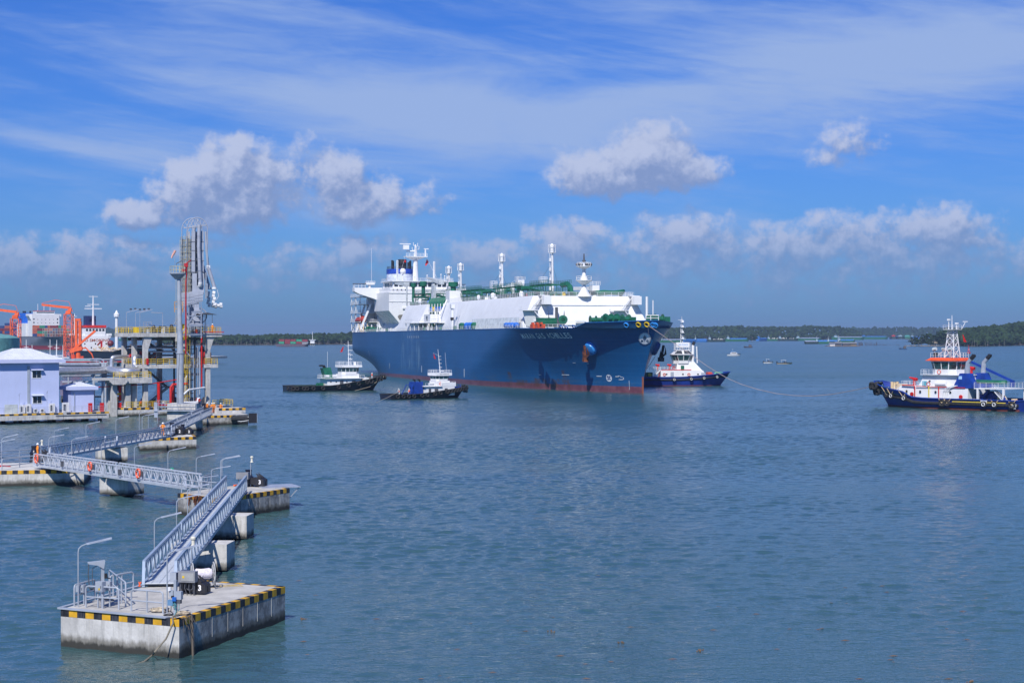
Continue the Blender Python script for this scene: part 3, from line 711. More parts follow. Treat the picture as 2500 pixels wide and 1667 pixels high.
# bridge
mb = MB(); mb.b2(-252, -231.5, -13, 13, 31.3, 32.9); mb.b2(-250, -232.5, -11.5, 11.5, 32.9, 35.4); mb.b2(-251, -231.6, -12.2, 12.2, 35.4, 35.7); wh = part(LNG, 'wheelhouse', mb, WHITE)
for k in range(12):
    y_ = -10.4+k*1.9; mb = MB(); mb.b2(-232.5, -232.38, y_-.72, y_+.72, 33.5, 34.9); part(wh, 'bridge_window', mb, GLASS)
for k in range(5): mb = MB(); mb.b2(-236-k*2.6, -234.4-k*2.6, -11.62, -11.5, 33.5, 34.9); part(wh, 'bridge_window', mb, GLASS)
for k in range(4): mb = MB(); mb.b2(-231.5, -231.4, -12+k*1.6, -11.5+k*1.6, 31.9, 32.5); part(wh, 'porthole', mb, GLASS)
for k in range(3): mb = MB(); mb.b2(-231.5, -231.4, 9+k*1.3, 9.5+k*1.3, 31.9, 32.5); part(wh, 'porthole', mb, GLASS)
mb = MB(); mb.rail([(-250, -12, 35.7), (-231.8, -12, 35.7), (-231.8, 12, 35.7), (-250, 12, 35.7)], 1.1, 3, 1.8, .05); mb.rail([(-231.3, -13.6, 31.4), (-231.3, 13.6, 31.4)], 1.1, 3, 1.8, .05); part(wh, 'roof_railing', mb, WHITE)
for sg in (-1, 1):
    mb = MB(); mb.extr([(sg*11.5, 31.3), (sg*11.5, 33.4), (sg*22.6, 33.4), (sg*22.6, 31.9), (sg*20.8, 31.0), (sg*15, 29.2), (sg*13.6, 28.6)], 'x', -255.0, -251.0); bw = part(LNG, 'bridge_wing', mb, WHITE)
    mb = MB()
    mb.rail([(-254.5, sg*22.4, 33.4), (-251.5, sg*22.4, 33.4), (-251.5, sg*18.2, 33.4), (-254.5, sg*18.2, 33.4)], 1.6, 2, 1.4, .08); part(bw, 'wing_railing', mb, WHITE)
    mb = MB(); mb.b2(-254.7, -251.3, sg*18, sg*22.6, 34.9, 35.1); part(bw, 'wing_canopy', mb, mat('canopy_brown', (.10, .075, .06), .7))
# radar mast
mx, my = -243.5, 0
mb = MB(); mb.cyl((mx, my, 35.5), (mx, my, 45.5), 1.15, .8, 10); mb.b2(mx-2.2, mx+2.2, my-4.3, my+4.3, 45.3, 45.6); mb.loft([[(mx-.6, my-.6, 44), (mx+.6, my-.6, 44), (mx+.6, my+.6, 44), (mx-.6, my+.6, 44)], [(mx-1.4, my-3.8, 45.3), (mx+1.4, my-3.8, 45.3), (mx+1.4, my+3.8, 45.3), (mx-1.4, my+3.8, 45.3)]], closed=True)
mb.cyl((mx, my, 45.5), (mx, my, 50.2), .55, .3, 8); mb.cyl((mx, my-3.6, 47.6), (mx, my+.0, 47.6), .25, n=6)
rm = part(LNG, 'radar_mast', mb, WHITE)
mb = MB(); mb.rail([(mx+2, my-4.2, 45.6), (mx+2, my+4.2, 45.6)], 1.1, 3, 1.4, .07)
for (yy, zz) in ((-1.3, 48.6), (1.4, 49.0), (.9, 50.2), (-.8, 50.4)): mb.tube([(mx, my, zz-.8), (mx, my+yy, zz-.6), (mx, my+yy, zz+.6)], .13, 5)
mb.cyl((mx, 4.0, 45.6), (mx, 4.0, 48.6), .3, n=6); mb.b2(mx-.3, mx+.3, 3.4, 5.2, 48.4, 48.7)
mb.b2(mx+.5, mx+1.4, -5.2, -2.9, 48.2, 49.9); mb.ladder((mx+1.2, my, 36), (mx+.8, my, 49.5), .6, (0, 1, 0), .7, .05)
part(rm, 'mast_fitting', mb, WHITE)
mb = MB(); mb.b2(mx+.8, mx+1.2, -6.6, -2.2, 50.2, 50.5); part(rm, 'radar_scanner', mb, WHITE)
mb = MB(); mb.add([(mx, 4.6, 44.6), (mx, 3.9, 42.6), (mx+.3, 4.0, 41.7), (mx+.3, 5.4, 43.4)], [(0, 1, 2, 3)]); part(rm, 'flag', mb, RED)
mb = MB(); mb.add([(mx, -4.1, 44.4), (mx, -4.7, 43.2), (mx, -3.7, 43.2)], [(0, 1, 2)]); part(rm, 'flag', mb, RED)
mb = MB(); mb.tube([(mx, 4.2, 45.5), (mx+3, 8.5, 36)], .04, 3); mb.tube([(mx, -4.2, 45.5), (mx+3, -7.5, 36)], .04, 3); part(rm, 'halyard', mb, WHITE)
for (x_, y_, zb, zt) in ((-234, -9.6, 31, 43.6), (-236, 5.5, 35, 43.4)):
    mb = MB(); mb.cyl((x_, y_, zb), (x_, y_, zt), .42, .35, 8); mb.ladder((x_+.6, y_, zb), (x_+.6, y_, zt), .5, (0, 1, 0), .7, .05); part(LNG, 'signal_post', mb, WHITE)
mb = MB(); mb.cyl((-236, -6.9, 35.5), (-236, -6.9, 38.5), .25, n=6); mb.ball((-236, -6.9, 39.4), 1.25, 6); part(LNG, 'satellite_dome', mb, WHITE)
for (y_, h_) in ((-8, 2.5), (-3, 1.6), (2, 2), (7.5, 2.4), (9, 1.8), (11, 2.2)): mb = MB(); mb.cyl((-233, y_, 35.7), (-233, y_, 35.7+h_), .12, n=5); mb.ball((-233, y_, 35.8+h_), .3, 4); part(LNG, 'antenna', mb, WHITE)
mb = MB(); mb.cyl((-252, -16.4, 33.4), (-252, -16.4, 34.6), .5, n=8); mb.b2(-253, -251, -17.9, -14.6, 34.6, 35.6); mb.rail([(-251, -18, 35.0), (-251, -14.4, 35.0)], 1, 2, 1, .07); part(LNG, 'searchlight', mb, WHITE)
mb = MB(); mb.tube([(-252, -15.6, 35), (-252, -15.7, 49)], .06, 4); part(LNG, 'whip_antenna', mb, WHITE)
# engine casing, funnel
mb = MB(); mb.b2(-277, -255.2, -12, 12, zdk(-265), 30.2); aft = part(LNG, 'engine_casing', mb, WHITE)
for zz in (20, 23.5, 27, 30):
    mb = MB(); mb.b2(-276, -258, -19.0, -12, zz, zz+.2); mb.rail([(-276, -18.8, zz+.2), (-258, -18.8, zz+.2)], 1.1, 3, 1.8, .06); mb.rail([(-258, -18.8, zz+.2), (-258, -12, zz+.2)], 1.1, 3, 1.8, .06)
    for x_ in (-275, -267, -259): mb.beam((x_, -18.6, zz-3.4), (x_, -18.6, zz), .25)
    mb.beam((-275, -18.6, zz-3.3), (-267, -18.6, zz), .2); part(aft, 'side_gallery', mb, WHITE)
for zz in (17.4, 21, 24.5, 28):
    for k in range(5): mb = MB(); mb.b2(-272+k*3.2, -271+k*3.2, -12.1, -12, zz, zz+1.1); part(aft, 'window', mb, GLASS)
mb = MB(); mb.beam((-256.2, -19.6, 16), (-256.2, -15, 27), .7); mb.beam((-262, -19.6, 16), (-262, -16, 27), .7); mb.b2(-264, -262, -15.0, -12, 19.4, 30.4); part(aft, 'boat_davit', mb, WHITE)
mb = MB()
secs = []
for (x_, r_, h0, h1) in ((-270, .3, .8, 1.2), (-268.5, 1.2, .2, 2.2), (-266, 1.65, 0, 2.6), (-261, 1.7, 0, 2.7), (-258, 1.35, .2, 2.9), (-256.8, .6, .7, 2.4)):
    secs.append([(x_, -17.6+r_*math.cos(a)*.95, 19.3+(h0+h1)/2+math.sin(a)*(h1-h0)/2*(1.15 if math.sin(a) > 0 else .9)) for a in [i*math.pi/5 for i in range(10)]])
mb.loft(secs, closed=True); mb.b2(-261, -259, -18.2, -17, 21.6, 22.6); part(LNG, 'lifeboat', mb, mat('lifeboat_orange', (.42, .05, .03), .5))
fxx, fyy = -262, -1.6
mb = MB(); mb.lathe((fxx, fyy, 30), [(5.7, 0), (5.6, 3), (5.3, 9.2)], 20, 0, (1.35, 1)); fun = part(LNG, 'funnel', mb, mat('funnel_white', (.66, .72, .84), .4))
mb = MB(); mb.lathe((fxx, fyy, 39.2), [(5.4, 0), (5.42, 1.9)], 20, 0, (1.35, 1)); part(fun, 'funnel_band', mb, mat('funnel_blue', (.02, .07, .42), .4))
mb = MB(); mb.lathe((fxx-1, fyy+1, 41.0), [(1.8, 0), (1.8, 3.6), (1.7, 4.1), (1.1, 4.2)], 14); part(fun, 'exhaust_stack', mb, BLACK)
for (ax, ay, r_, h_) in ((3, -4, .42, 3.6), (1, -3.2, .45, 3.4), (3, -1.7, .5, 3.2), (2, -.4, .75, 2.6), (3, 3.2, .45, 3.2), (1, 3.9, .4, 3.6), (4, 2.4, .5, 2.8)):
    mb = MB(); mb.cyl((fxx+ax, fyy+ay, 41), (fxx+ax, fyy+ay, 41+h_), r_, n=8); part(fun, 'exhaust_pipe', mb, BLACK)
mb = MB(); mb.rail([(fxx+5.3*1.3*math.cos(a), fyy+5.2*math.sin(a), 41.1) for a in [i*math.pi/8 for i in range(17)]], 1.1, 3, 2, .06); part(fun, 'funnel_railing', mb, DGREY)
mb = MB()
for (rr, k0) in ((1.9, 0),):
    pts = []
    for i in range(25):
        a_ = 2*math.pi*i/24; uu = math.cos(a_)*1.5; vv = math.sin(a_)*2.6; ang = -math.pi/2-.42+uu/6.2
        pts.append((fxx+5.55*1.35*math.cos(ang), fyy+5.62*math.sin(ang), 35+vv))
    mb.tube(pts, .09, 4)
for (du, v0, v1, w_) in ((0, -1.3, 1.9, .35), (-.5, -1.2, .9, .22), (.5, -1.2, .9, .22), (0, -1.9, -1.5, .9)):
    q = []
    for uu, vv in ((du-w_/2, v0), (du+w_/2, v0), (du+w_*.1, v1), (du-w_*.1, v1)):
        ang = -math.pi/2-.42+uu/6.2; q.append((fxx+5.6*1.35*math.cos(ang), fyy+5.67*math.sin(ang), 35+vv))
    mb.add(q, [(0, 1, 2, 3)])
part(fun, 'funnel_emblem', mb, mat('emblem_navy', (.02, .035, .10), .5))
# deck gear: winches, drums, posts
def winch(x_, y_, s=1.0, rz=0.0, z_=None, m=GREEN):
    z_ = zdk(x_) if z_ is None else z_
    mb = MB(); c, s_ = math.cos(rz), math.sin(rz)
    def q(a, b_, h): return (x_+(a*c-b_*s_)*s, y_+(a*s_+b_*c)*s, z_+h*s)
    mb.cyl(q(0, -2.2, 1.2), q(0, 2.2, 1.2), .75*s, n=12)
    for yy in (-2.2, -.2, 1.9): mb.cyl(q(0, yy, 1.2), q(0, yy+.2, 1.2), 1.35*s, n=14)
    mb.box(q(0, 3.2, .9), (1.6*s, 1.4*s, 1.8*s), rz); mb.box(q(0, 0, .25), (1.6*s, 5*s, .5*s), rz)
    return part(LNG, 'mooring_winch', mb, m)
fz_ = zdk(-5)+.2
for (x_, y_, s_, rz) in ((-30, -12, .9, 1.2), (-28, -3, .85, 0), (-26, 4, 1, .2), (-24, 12, 1, 1.4), (-8, -6, 1.0, .4), (-4, 4, .9, 1.5), (-14, 9, 1.0, 0), (-34, 17, .8, 1.5)): winch(x_, y_, s_, rz, zdk(x_)+1.3)
for (x_, y_) in ((-36, -16), (-38, -13)): mb = MB(); mb.box((x_, y_, zdk(x_)+2.1), (2, 3.2, 1.6)); mb.cyl((x_, y_-1, zdk(x_)+1.5), (x_, y_+1.4, zdk(x_)+1.5), 1.2, n=10); part(LNG, 'deck_locker', mb, GREEN)
for k in range(4): mb = MB(); mb.lathe((-56+k*3.2, -20.3, zdk(-50)+.2), [(.6, 0), (.9, .5), (.8, 1.2), (.4, 1.5)], 10); part(LNG, 'hose_reel', mb, BLUEV)
for k in range(3): mb = MB(); mb.b2(-32+k*3.6, -29.5+k*3.6, -20.9+k*.2, -20.1+k*.2, zdk(-30), zdk(-30)+1.1); mb.box((-30.8+k*3.6, -20.5, zdk(-30)+1.35), (1.2, .6, .5)); part(LNG, 'fire_locker', mb, mat('fire_orange', (.62, .09, .03), .5))
for k, x_ in enumerate((-104, -98, -94, -90)): mb = MB(); mb.lathe((x_, -20.2, zdk(x_)), [(.8, 0), (1.0, .4), (1.0, 1.8), (.5, 2.2)], 10); part(LNG, 'deck_ventilator', mb, (GREEN, BLUEV, BLUEV, GREEN)[k])
for x_ in (-100, -112, -130, -146, -151, -200, -206, -214, -226): mb = MB(); mb.box((x_, -20.3, zdk(x_)+.6), (1.2, .8, 1.2)); mb.cyl((x_+.9, -20.3, zdk(x_)), (x_+.9, -20.3, zdk(x_)+1.3), .3, n=6); part(LNG, 'bollard', mb, random.choice([GREEN, GREEN, WHITE]))
for (x_, y_, s_, rz) in ((-236, -18.5, .9, .3), (-246, -18, .9, 1.2), (-262, -16, .9, .5), (-270, -12, .8, 1)): winch(x_, y_, s_, rz, zdk(x_), m=random.choice([GREEN, WHITE2]))
random.seed(11)
for i in range(36):
    x_ = random.uniform(-272, -228); y_ = -random.uniform(14.5, 19.5); h_ = random.uniform(1, 3.6)
    mb = MB(); mb.beam((x_, y_, zdk(x_)), (x_+random.uniform(-1.5, 1.5), y_+random.uniform(-.8, .8), zdk(x_)+h_), .22); mb.box((x_, y_, zdk(x_)+.5), (random.uniform(.4, 1.6), .6, random.uniform(.4, 1.2)))
    part(LNG, 'deck_fitting', mb, random.choice([WHITE2, WHITE2, GREEN, CREAM]))
# king post on the side deck
mb = MB(); x_ = -116; mb.cyl((x_, -20, zdk(x_)), (x_, -20, zdk(x_)+7), .35, .55, 8); mb.box((x_, -20, zdk(x_)+7.6), (1.8, 1.2, 1.3)); mb.ladder((x_+2.2, -20, zdk(x_)), (x_+2.2, -19, zdk(x_)+8.5), .8, (1, 0, 0), .6, .05); part(LNG, 'king_post', mb, WHITE)
mb = MB(); mb.box((x_, -20.1, zdk(x_)+3.6), (.9, .9, .9)); part(LNG, 'lamp_box', mb, BLACK)
# spare anchor and foremost posts on the foredeck
def anchor(mb, o, d, up, s=1.0, m=0):
    o = Vector(o); d = Vector(d).normalized(); up = Vector(up).normalized()
    mb.beam(o, o+d*3.2*s, .45*s, .45*s, m)
    for e in (-1, 1):
        mb.loft([[o+up*e*.3*s, o+up*e*.3*s+d*.9*s, o+up*e*.3*s+d*.9*s+d.cross(up)*.5*s], [o+up*e*1.5*s+d*.3*s, o+up*e*1.7*s+d*.9*s, o+up*e*1.5*s+d*.9*s+d.cross(up)*.6*s], [o+up*e*1.5*s+d*2.5*s, o+up*e*1.55*s+d*2.6*s, o+up*e*1.5*s+d*2.55*s]], closed=True, m=m)
    mb.box(o, (1.1*s, 1.1*s, .9*s), m=m)
mb = MB(); anchor(mb, (-44.5, -9, zdk(-44)+1.2), (0, 0, 1), (0, 1, 0), 1.5); part(LNG, 'spare_anchor', mb, DGREY)
mb = MB(); mb.cyl((-14, 6.4, zdk(-14)), (-14, 6.4, zdk(-14)+8.5), .35, n=6); mb.cyl((-12, 7.4, zdk(-12)), (-12, 7.4, zdk(-12)+7.5), .15, n=5); part(LNG, 'light_post', mb, WHITE)
mb = MB(); zf = ztop(6); mb.tube([(4, -1, zf), (4, -1, zf+1.4), (4, 2.6, zf+1.4), (4, 2.6, zf)], .12, 5); mb.tube([(4, -1, zf+.7), (4, 2.6, zf+.7)], .1, 5); mb.tube([(4, .4, zf), (4, .4, zf+1.4)], .1, 5); part(LNG, 'bow_railing', mb, WHITE)
# things fixed to the hull plating: chocks, anchors, letters, marks
def hp(x_, z_, off=.0, side=-1):
    e = .4; y_ = hbf(x_, z_)
    gx = (hbf(x_+e, z_)-hbf(x_-e, z_))/(2*e); gz = (hbf(x_, z_+e)-hbf(x_, z_-e))/(2*e)
    n_ = Vector((-gx, side*1.0, -gz)).normalized(); return Vector((x_, side*y_, z_))+n_*off, n_
def on_hull(mb, vs, fs, x0, z0, sx=1.0, off=.06, m=0, side=-1, arc=True):
    # vs are (u, v): u runs forward along the plating, v runs up
    out = []
    for vv in vs:
        u_ = vv[0]*sx; z_ = z0+vv[1]
        if arc:
            e = .4; gx = (hbf(x0+e, z_)-hbf(x0-e, z_))/(2*e); x_ = x0+u_/math.sqrt(1+gx*gx)
        else: x_ = x0+u_
        out.append(hp(x_, z_, off, side)[0])
    mb.add(out, fs, m)
LETM = mat('letter_grey', (.85, .87, .88), .5)
txt = 'MARAN GAS ACHILLES'; (xa, za), (xb, zb_) = hull_at(1273.5, 821), hull_at(1395.5, 819)
xx = xa
wd = {c_: 1.0 for c_ in 'MARNGSCHILE'}; wd['I'] = .5; wd[' '] = .75; wd['M'] = 1.15
tot = sum(wd.get(c_, 1) for c_ in txt)
for c_ in txt:
    wl = wd[c_]*(xb-xa)/tot
    if c_ != ' ':
        vs, fs = text_geo(c_, 2.05, .03); w0 = max(v_.x for v_ in vs)-min(v_.x for v_ in vs)
        mb = MB(); on_hull(mb, [(v_.x, v_.y) for v_ in vs], fs, xx+wl/2, za+(zb_-za)*(xx-xa)/(xb-xa), wl*.78/w0, .07, arc=False); part(hull, 'name_letter', mb, LETM, smooth=0)
    xx += wl
# emblem disc near the stem
ex, ez = hull_at(1575, 826)
def circ(r, n=28, c=(0, 0)): return [(c[0]+r*math.cos(2*math.pi*i/n), c[1]+r*math.sin(2*math.pi*i/n)) for i in range(n)]
def disc(mb, r, off, x0, z0, sx=1.0, m=0, r0=0.0):
    if r0: vs = circ(r)+circ(r0); n = 28; fs = [(i, (i+1) % n, n+(i+1) % n, n+i) for i in range(n)]
    else: vs = circ(r)+circ(r*.5)+[(0, 0)]; n = 28; fs = [(i, (i+1) % n, n+(i+1) % n, n+i) for i in range(n)]+[(n+i, n+(i+1) % n, 2*n) for i in range(n)]
    on_hull(mb, vs, fs, x0, z0, sx, off, m)
EMW = mat('emblem_white', (.72, .76, .82), .5, var=.02); EMD = mat('emblem_dark', (.015, .05, .12), .5)
ESX = 1.0
def ell_scale(x0, z0, r):  # plating stretch so that the disc looks round seen from where it faces
    a_ = Vector(hp(x0+.3, z0)[0]); b_ = Vector(hp(x0-.3, z0)[0]); return 1.0
eo, en = hp(ex, ez, .16); eu = Vector((0, 0, 1)).cross(en).normalized(); eu = eu if eu.x > 0 else -eu; ev = en.cross(eu); ev = ev if ev.z > 0 else -ev
def prj(p): q = ship_px(p.x, p.y, p.z); return Vector((q[0], -q[1]))
ju, jv = prj(eo+eu)-prj(eo), prj(eo+ev)-prj(eo)
det = ju.x*jv.y-ju.y*jv.x; K = 9.6
def pl(mb, vs, fs, off=.0):
    out = []
    for a_, b_ in vs:
        X_, Y_ = a_*K, b_*K; uu = (X_*jv.y-Y_*jv.x)/det; vv = (ju.x*Y_-ju.y*X_)/det
        out.append(eo+eu*uu+ev*vv+en*off)
    mb.add(out, fs)
n = 32; mb = MB(); c1_, c0_ = circ(1.55, n), circ(1.55, n); pl(mb, c1_, [tuple(range(n))], 0); em = part(hull, 'emblem_disc', mb, EMW, smooth=0)
mb = MB(); pl(mb, circ(1.46, n)+circ(1.38, n), [(i, (i+1) % n, n+(i+1) % n, n+i) for i in range(n)], .03)
for ch, dx_, sx_ in (('M', -.68, 1.0), ('T', 0, .75), ('G', .68, 1.0)):
    vs, fs = text_geo(ch, .82, .04); pl(mb, [(v_.x*sx_+dx_, v_.y-.62) for v_ in vs], fs, .04)
for du, h_, w_ in ((-.26, .62, .2), (0, 1.0, .24), (.26, .72, .2)):
    pl(mb, [(du-w_/2, .1), (du+w_/2, .05), (du+w_*.35, .1+h_*.5), (du+w_*.1, .1+h_), (du-w_*.55, .1+h_*.45)], [(0, 1, 2, 3, 4)], .04)
pl(mb, [(-.5, .0), (.5, .0), (.3, -.16), (-.3, -.16)], [(3, 2, 1, 0)], .04)
part(em, 'emblem_mark', mb, EMD, smooth=0)
for (px_, py_, cc_) in ((1529, 793.5, LBLUE), (1559, 792.5, YELLOW), (1579, 792, YELLOW), (1595, 793, LBLUE), (1611, 794, LBLUE)):
    x_, z_ = hull_at(px_, py_); p_, n_ = hp(x_, z_, .05); mb = MB(); mb.torus(p_, .62, .2, n_, 16, 6); ck = part(hull, 'fairlead', mb, cc_)
    mb = MB(); q = [p_+n_*.05+Vector((0, 0, 1)).cross(n_).normalized()*a_[0]+n_.cross(Vector((0, 0, 1)).cross(n_)).normalized()*a_[1] for a_ in circ(.5, 12)]; mb.add(q, [tuple(range(12))]); part(ck, 'fairlead_throat', mb, BLACK)
for (px_, py_) in ((1370, 798), (1383, 799), (1401, 797)):
    x_, z_ = hull_at(px_, py_); p_, n_ = hp(x_, z_, .05); mb = MB(); mb.torus(p_, .5, .16, n_, 14, 6); part(hull, 'fairlead', mb, mat('fairlead_dull', (.02, .12, .40), .4))
# bow anchors in their housings
for side, (ax_, az_) in ((-1, hull_at(1443, 850)), (1, (-4.5, 11.8))):
    p_, n_ = hp(ax_, az_, -.2, side); mb = MB()
    up_ = Vector((0, 0, 1)); mb.tube([p_-n_*.8, p_+n_*.2, p_+n_*1.1, p_+n_*1.3], [2.2, 2.0, 1.7, 1.1], 18); part(hull, 'anchor_housing', mb, LBLUE if side < 0 else mat('housing_navy', (.01, .06, .22), .4))
    mb = MB(); d_ = (n_*1.0+Vector((0, 0, .9))).normalized(); anchor(mb, p_+n_*2.0+Vector((-1.0 if side < 0 else 0, 0, -2.2)), Vector((.1, 0, 1)) + n_*.15, Vector((1, .0, .25)), 1.2); part(hull, 'bow_anchor', mb, RUST if side < 0 else BLACK)
# plimsoll-like marks: thruster sign, bulb sign, tug marks
MARK = mat('mark_white', (.62, .66, .7), .5)
x_, z_ = hull_at(1487.5, 922.5); mb = MB(); disc(mb, .95, .08, x_, z_, 1.2, r0=.72); disc(mb, .7, .08, x_, z_, 1.2, r0=.0)
mk = part(hull, 'thruster_mark', mb, MARK, smooth=0)
mb = MB()
for k in range(4):
    a_ = R(45+90*k)+.0; c_, s_ = math.cos(a_), math.sin(a_); on_hull(mb, [(c_*.12-s_*.12, s_*.12+c_*.12), (c_*.12+s_*.12, s_*.12-c_*.12), (c_*.62+s_*.3, s_*.62-c_*.3), (c_*.68, s_*.68), (c_*.62-s_*.3, s_*.62+c_*.3)], [(0, 1, 2, 3, 4)], x_, z_, 1.2, .12)
part(mk, 'propeller_sign', mb, mat('mark_navy', (.01, .05, .2), .5), smooth=0)
x_, z_ = hull_at(1517, 923); mb = MB(); q = [(-.9, .6), (-.3, .6), (-.1, .35), (.5, .3), (.8, .0), (.5, -.35), (-.8, -.4)]
for i in range(len(q)-1):
    (a0, b0), (a1, b1) = q[i], q[i+1]; L_ = math.hypot(a1-a0, b1-b0); nx, nz = -(b1-b0)/L_*.07, (a1-a0)/L_*.07
    on_hull(mb, [(a0+nx, b0+nz), (a1+nx, b1+nz), (a1-nx, b1-nz), (a0-nx, b0-nz)], [(0, 1, 2, 3)], x_, z_, 1.3, .08)
part(hull, 'bulb_mark', mb, MARK, smooth=0)
for (px_, py_, w_, h_) in ((901, 862, .5, 2.1), (951.5, 893, .45, 2.0), (1030, 900.5, .6, 2.2), (1134, 910.5, .7, 2.6), (888, 883, .3, 1.4), (1381, 914.8, 3.5, .22), (1463, 918, 2.2, .22), (1507, 919, 1.3, .22), (1319, 914.5, 1.2, .2), (1402, 885.5, 1.2, .15), (1436, 887, .9, .15), (1537, 940, .12, 2.4)):
    x_, z_ = hull_at(px_, py_); mb = MB(); on_hull(mb, [(-w_/2, -h_/2), (w_/2, -h_/2), (w_/2, h_/2), (-w_/2, h_/2)], [(0, 1, 2, 3)], x_, z_, 1, .07); part(hull, 'hull_mark', mb, MARK, smooth=0)
for k in range(7):
    x_, z_ = hull_at(996+k*4.4, 822.5); mb = MB(); on_hull(mb, [(-.25, -.35), (.25, -.35), (.25, .35), (-.25, .35)], [(0, 1, 2, 3)], x_, z_, 1, .07); part(hull, 'scupper', mb, MARK, smooth=0)
# ------------------------------------------------------------------ woods on the far banks
def leafmat(name, c0, c1):
    m = bpy.data.materials.new(name); m.use_nodes = True; t = NT(m.node_tree); m.node_tree.nodes.clear()
    b = t.n('ShaderNodeBsdfPrincipled'); o = t.n('ShaderNodeOutputMaterial'); t.l(b.outputs[0], o.inputs[0])
    g_ = t.n('ShaderNodeNewGeometry'); p_ = g_.outputs['Position']
    c = t.mix(t.ss(t.noise(p_, .05, 5, .65), .3, .7), c0, c1)
    c = t.mix(t.ss(t.noise(p_, .35, 3, .6), .35, .65), tuple(x*.6 for x in c0), c)
    c = t.mix(t.m('MULTIPLY', t.ss(g_.outputs['Random Per Island'], .2, 1.0), .5), c, tuple(min(1, x*1.5) for x in c1))
    t.l(c, b.inputs['Base Color']); b.inputs['Roughness'].default_value = .85; b.inputs['Specular IOR Level'].default_value = .15
    return m
LEAF = leafmat('mangrove_leaf', (.011, .026, .012), (.030, .056, .020))
LEAFD = leafmat('mangrove_leaf_dark', (.010, .026, .014), (.021, .048, .020))
TRUNKM = mat('pale_trunk', (.30, .28, .25), .9, var=.2)
ico = None
def ico_tpl(sub):
    bm = bmesh.new(); bmesh.ops.create_icosphere(bm, subdivisions=sub, radius=1.0)
    v = np.array([x.co[:] for x in bm.verts]); f = np.array([[q.index for q in p.verts] for p in bm.faces]); bm.free(); return v, f
IC1 = ico_tpl(1); IC2 = ico_tpl(2)
def clumps(name, centres, radii, sq, material, kind='stuff', seed=1, tpl=IC1, rough=.35, par=None):
    rng = np.random.RandomState(seed); V, F = tpl; n = len(centres); nv = len(V)
    sc_ = 1+rough*(rng.rand(n, nv)*2-1)
    vv = V[None]*sc_[:, :, None]*np.asarray(radii)[:, None, None]; vv[:, :, 2] *= sq
    vv = vv+np.asarray(centres)[:, None, :]
    ff = (F[None]+(np.arange(n)*nv)[:, None, None]).reshape(-1, 3)
    me = bpy.data.meshes.new(name); me.vertices.add(n*nv); me.vertices.foreach_set('co', vv.reshape(-1))
    me.loops.add(len(ff)*3); me.polygons.add(len(ff)); me.polygons.foreach_set('loop_start', np.arange(0, len(ff)*3, 3)); me.polygons.foreach_set('loop_total', np.full(len(ff), 3))
    me.loops.foreach_set('vertex_index', ff.reshape(-1)); me.materials.append(material); me.update(calc_edges=True); me.validate()
    o_ = bpy.data.objects.new(name, me); col.objects.link(o_)
    if kind: o_['kind'] = kind
    if par: o_.parent = par
    return o_
rng = np.random.RandomState(5)
def interp(pts, u): xs_ = [p[0] for p in pts]; ys_ = [p[1] for p in pts]; return np.interp(u, xs_, ys_)
def wood(name, shore, top, depth, dens, material, label, seed, r0=3.0, trunks=0, step=4.0):
    """shore: (px, row of the waterline) ; top: (px, row of the skyline); a bank of trees behind the shore"""
    rr = np.random.RandomState(seed); px0, px1 = shore[0][0], shore[-1][0]; C = []; Rd = []
    Zm = CAMH*FPX/(np.mean([s_[1] for s_ in shore])-YH); stp = step/Zm*FPX
    mbT = MB(); mbG = MB(); prevp = None
    u = px0; front = []
    while u < px1:
        yw = interp(shore, u); Z0 = CAMH*FPX/(yw-YH); yt = interp(top, u)+rr.randn()*.9-.8*math.sin(u*.11+seed)*math.sin(u*.043)
        X0 = (u-1250)*Z0/FPX; front.append((X0, Z0))
        H0 = 9+3*rr.rand()
        for k in range(dens):
            f_ = (k+rr.rand())/dens; Z = Z0+depth*f_**1.3+1.0; ztop_ = CAMH-(yt-YH)*(Z)/FPX
            hfront = min(ztop_, 7.5+3*rr.rand()); zt = hfront+(ztop_-hfront)*min(1, f_*1.25)
            zt *= (.93+.09*rr.rand()); r_ = r0*(.5+1.0*rr.rand()**1.5)
            C.append((( (u+rr.randn()*stp*.5)-1250)*Z/FPX, Z, max(r_*.5, zt-r_*.75))); Rd.append(r_)
            if f_ < .35:
                for q in range(2): C.append((C[-1][0]+rr.randn()*2.5, Z-rr.rand()*2, zt*(.25+.5*rr.rand()))); Rd.append(r_*.8)
        for q in range(trunks):
            if rr.rand() < .6:
                x_ = X0+rr.randn()*3; y_ = Z0-1.5*rr.rand()-1; h_ = 3+6*rr.rand(); mbT.tube([(x_, y_, -.2), (x_+rr.randn()*.5, y_+.3, h_)], [.22, .1], 3)
        u += stp
    o_ = clumps(name, C, Rd, .85, material, seed=seed); o_['label'] = label
    # bank of ground under it
    vs = []; 
    for (a_, b_) in front: vs += [(a_, b_-1.5, -.5), (a_, b_+1.5, .7), (a_*1.25, b_*1.25+depth, 5.0)]
    fs = []
    for i in range(len(front)-1): fs += [(3*i, 3*i+3, 3*i+4, 3*i+1), (3*i+1, 3*i+4, 3*i+5, 3*i+2)]
    mbG.add(vs, fs); struct('river_bank', mbG, mat('bank_mud', (.07, .055, .04), .9))
    if trunks: tt = part(None, 'mangrove_trunks', mbT, TRUNKM, kind='stuff'); tt['label'] = 'pale trunks standing along the edge of the wood'
wood('mangrove_wood', [(-60, 822), (240, 823), (420, 824)], [(-60, 806), (200, 801.5), (420, 800)], 1500, 9, LEAFD, 'distant blue green wood on the horizon behind the tankers', 3, 9.0, 0, 12)
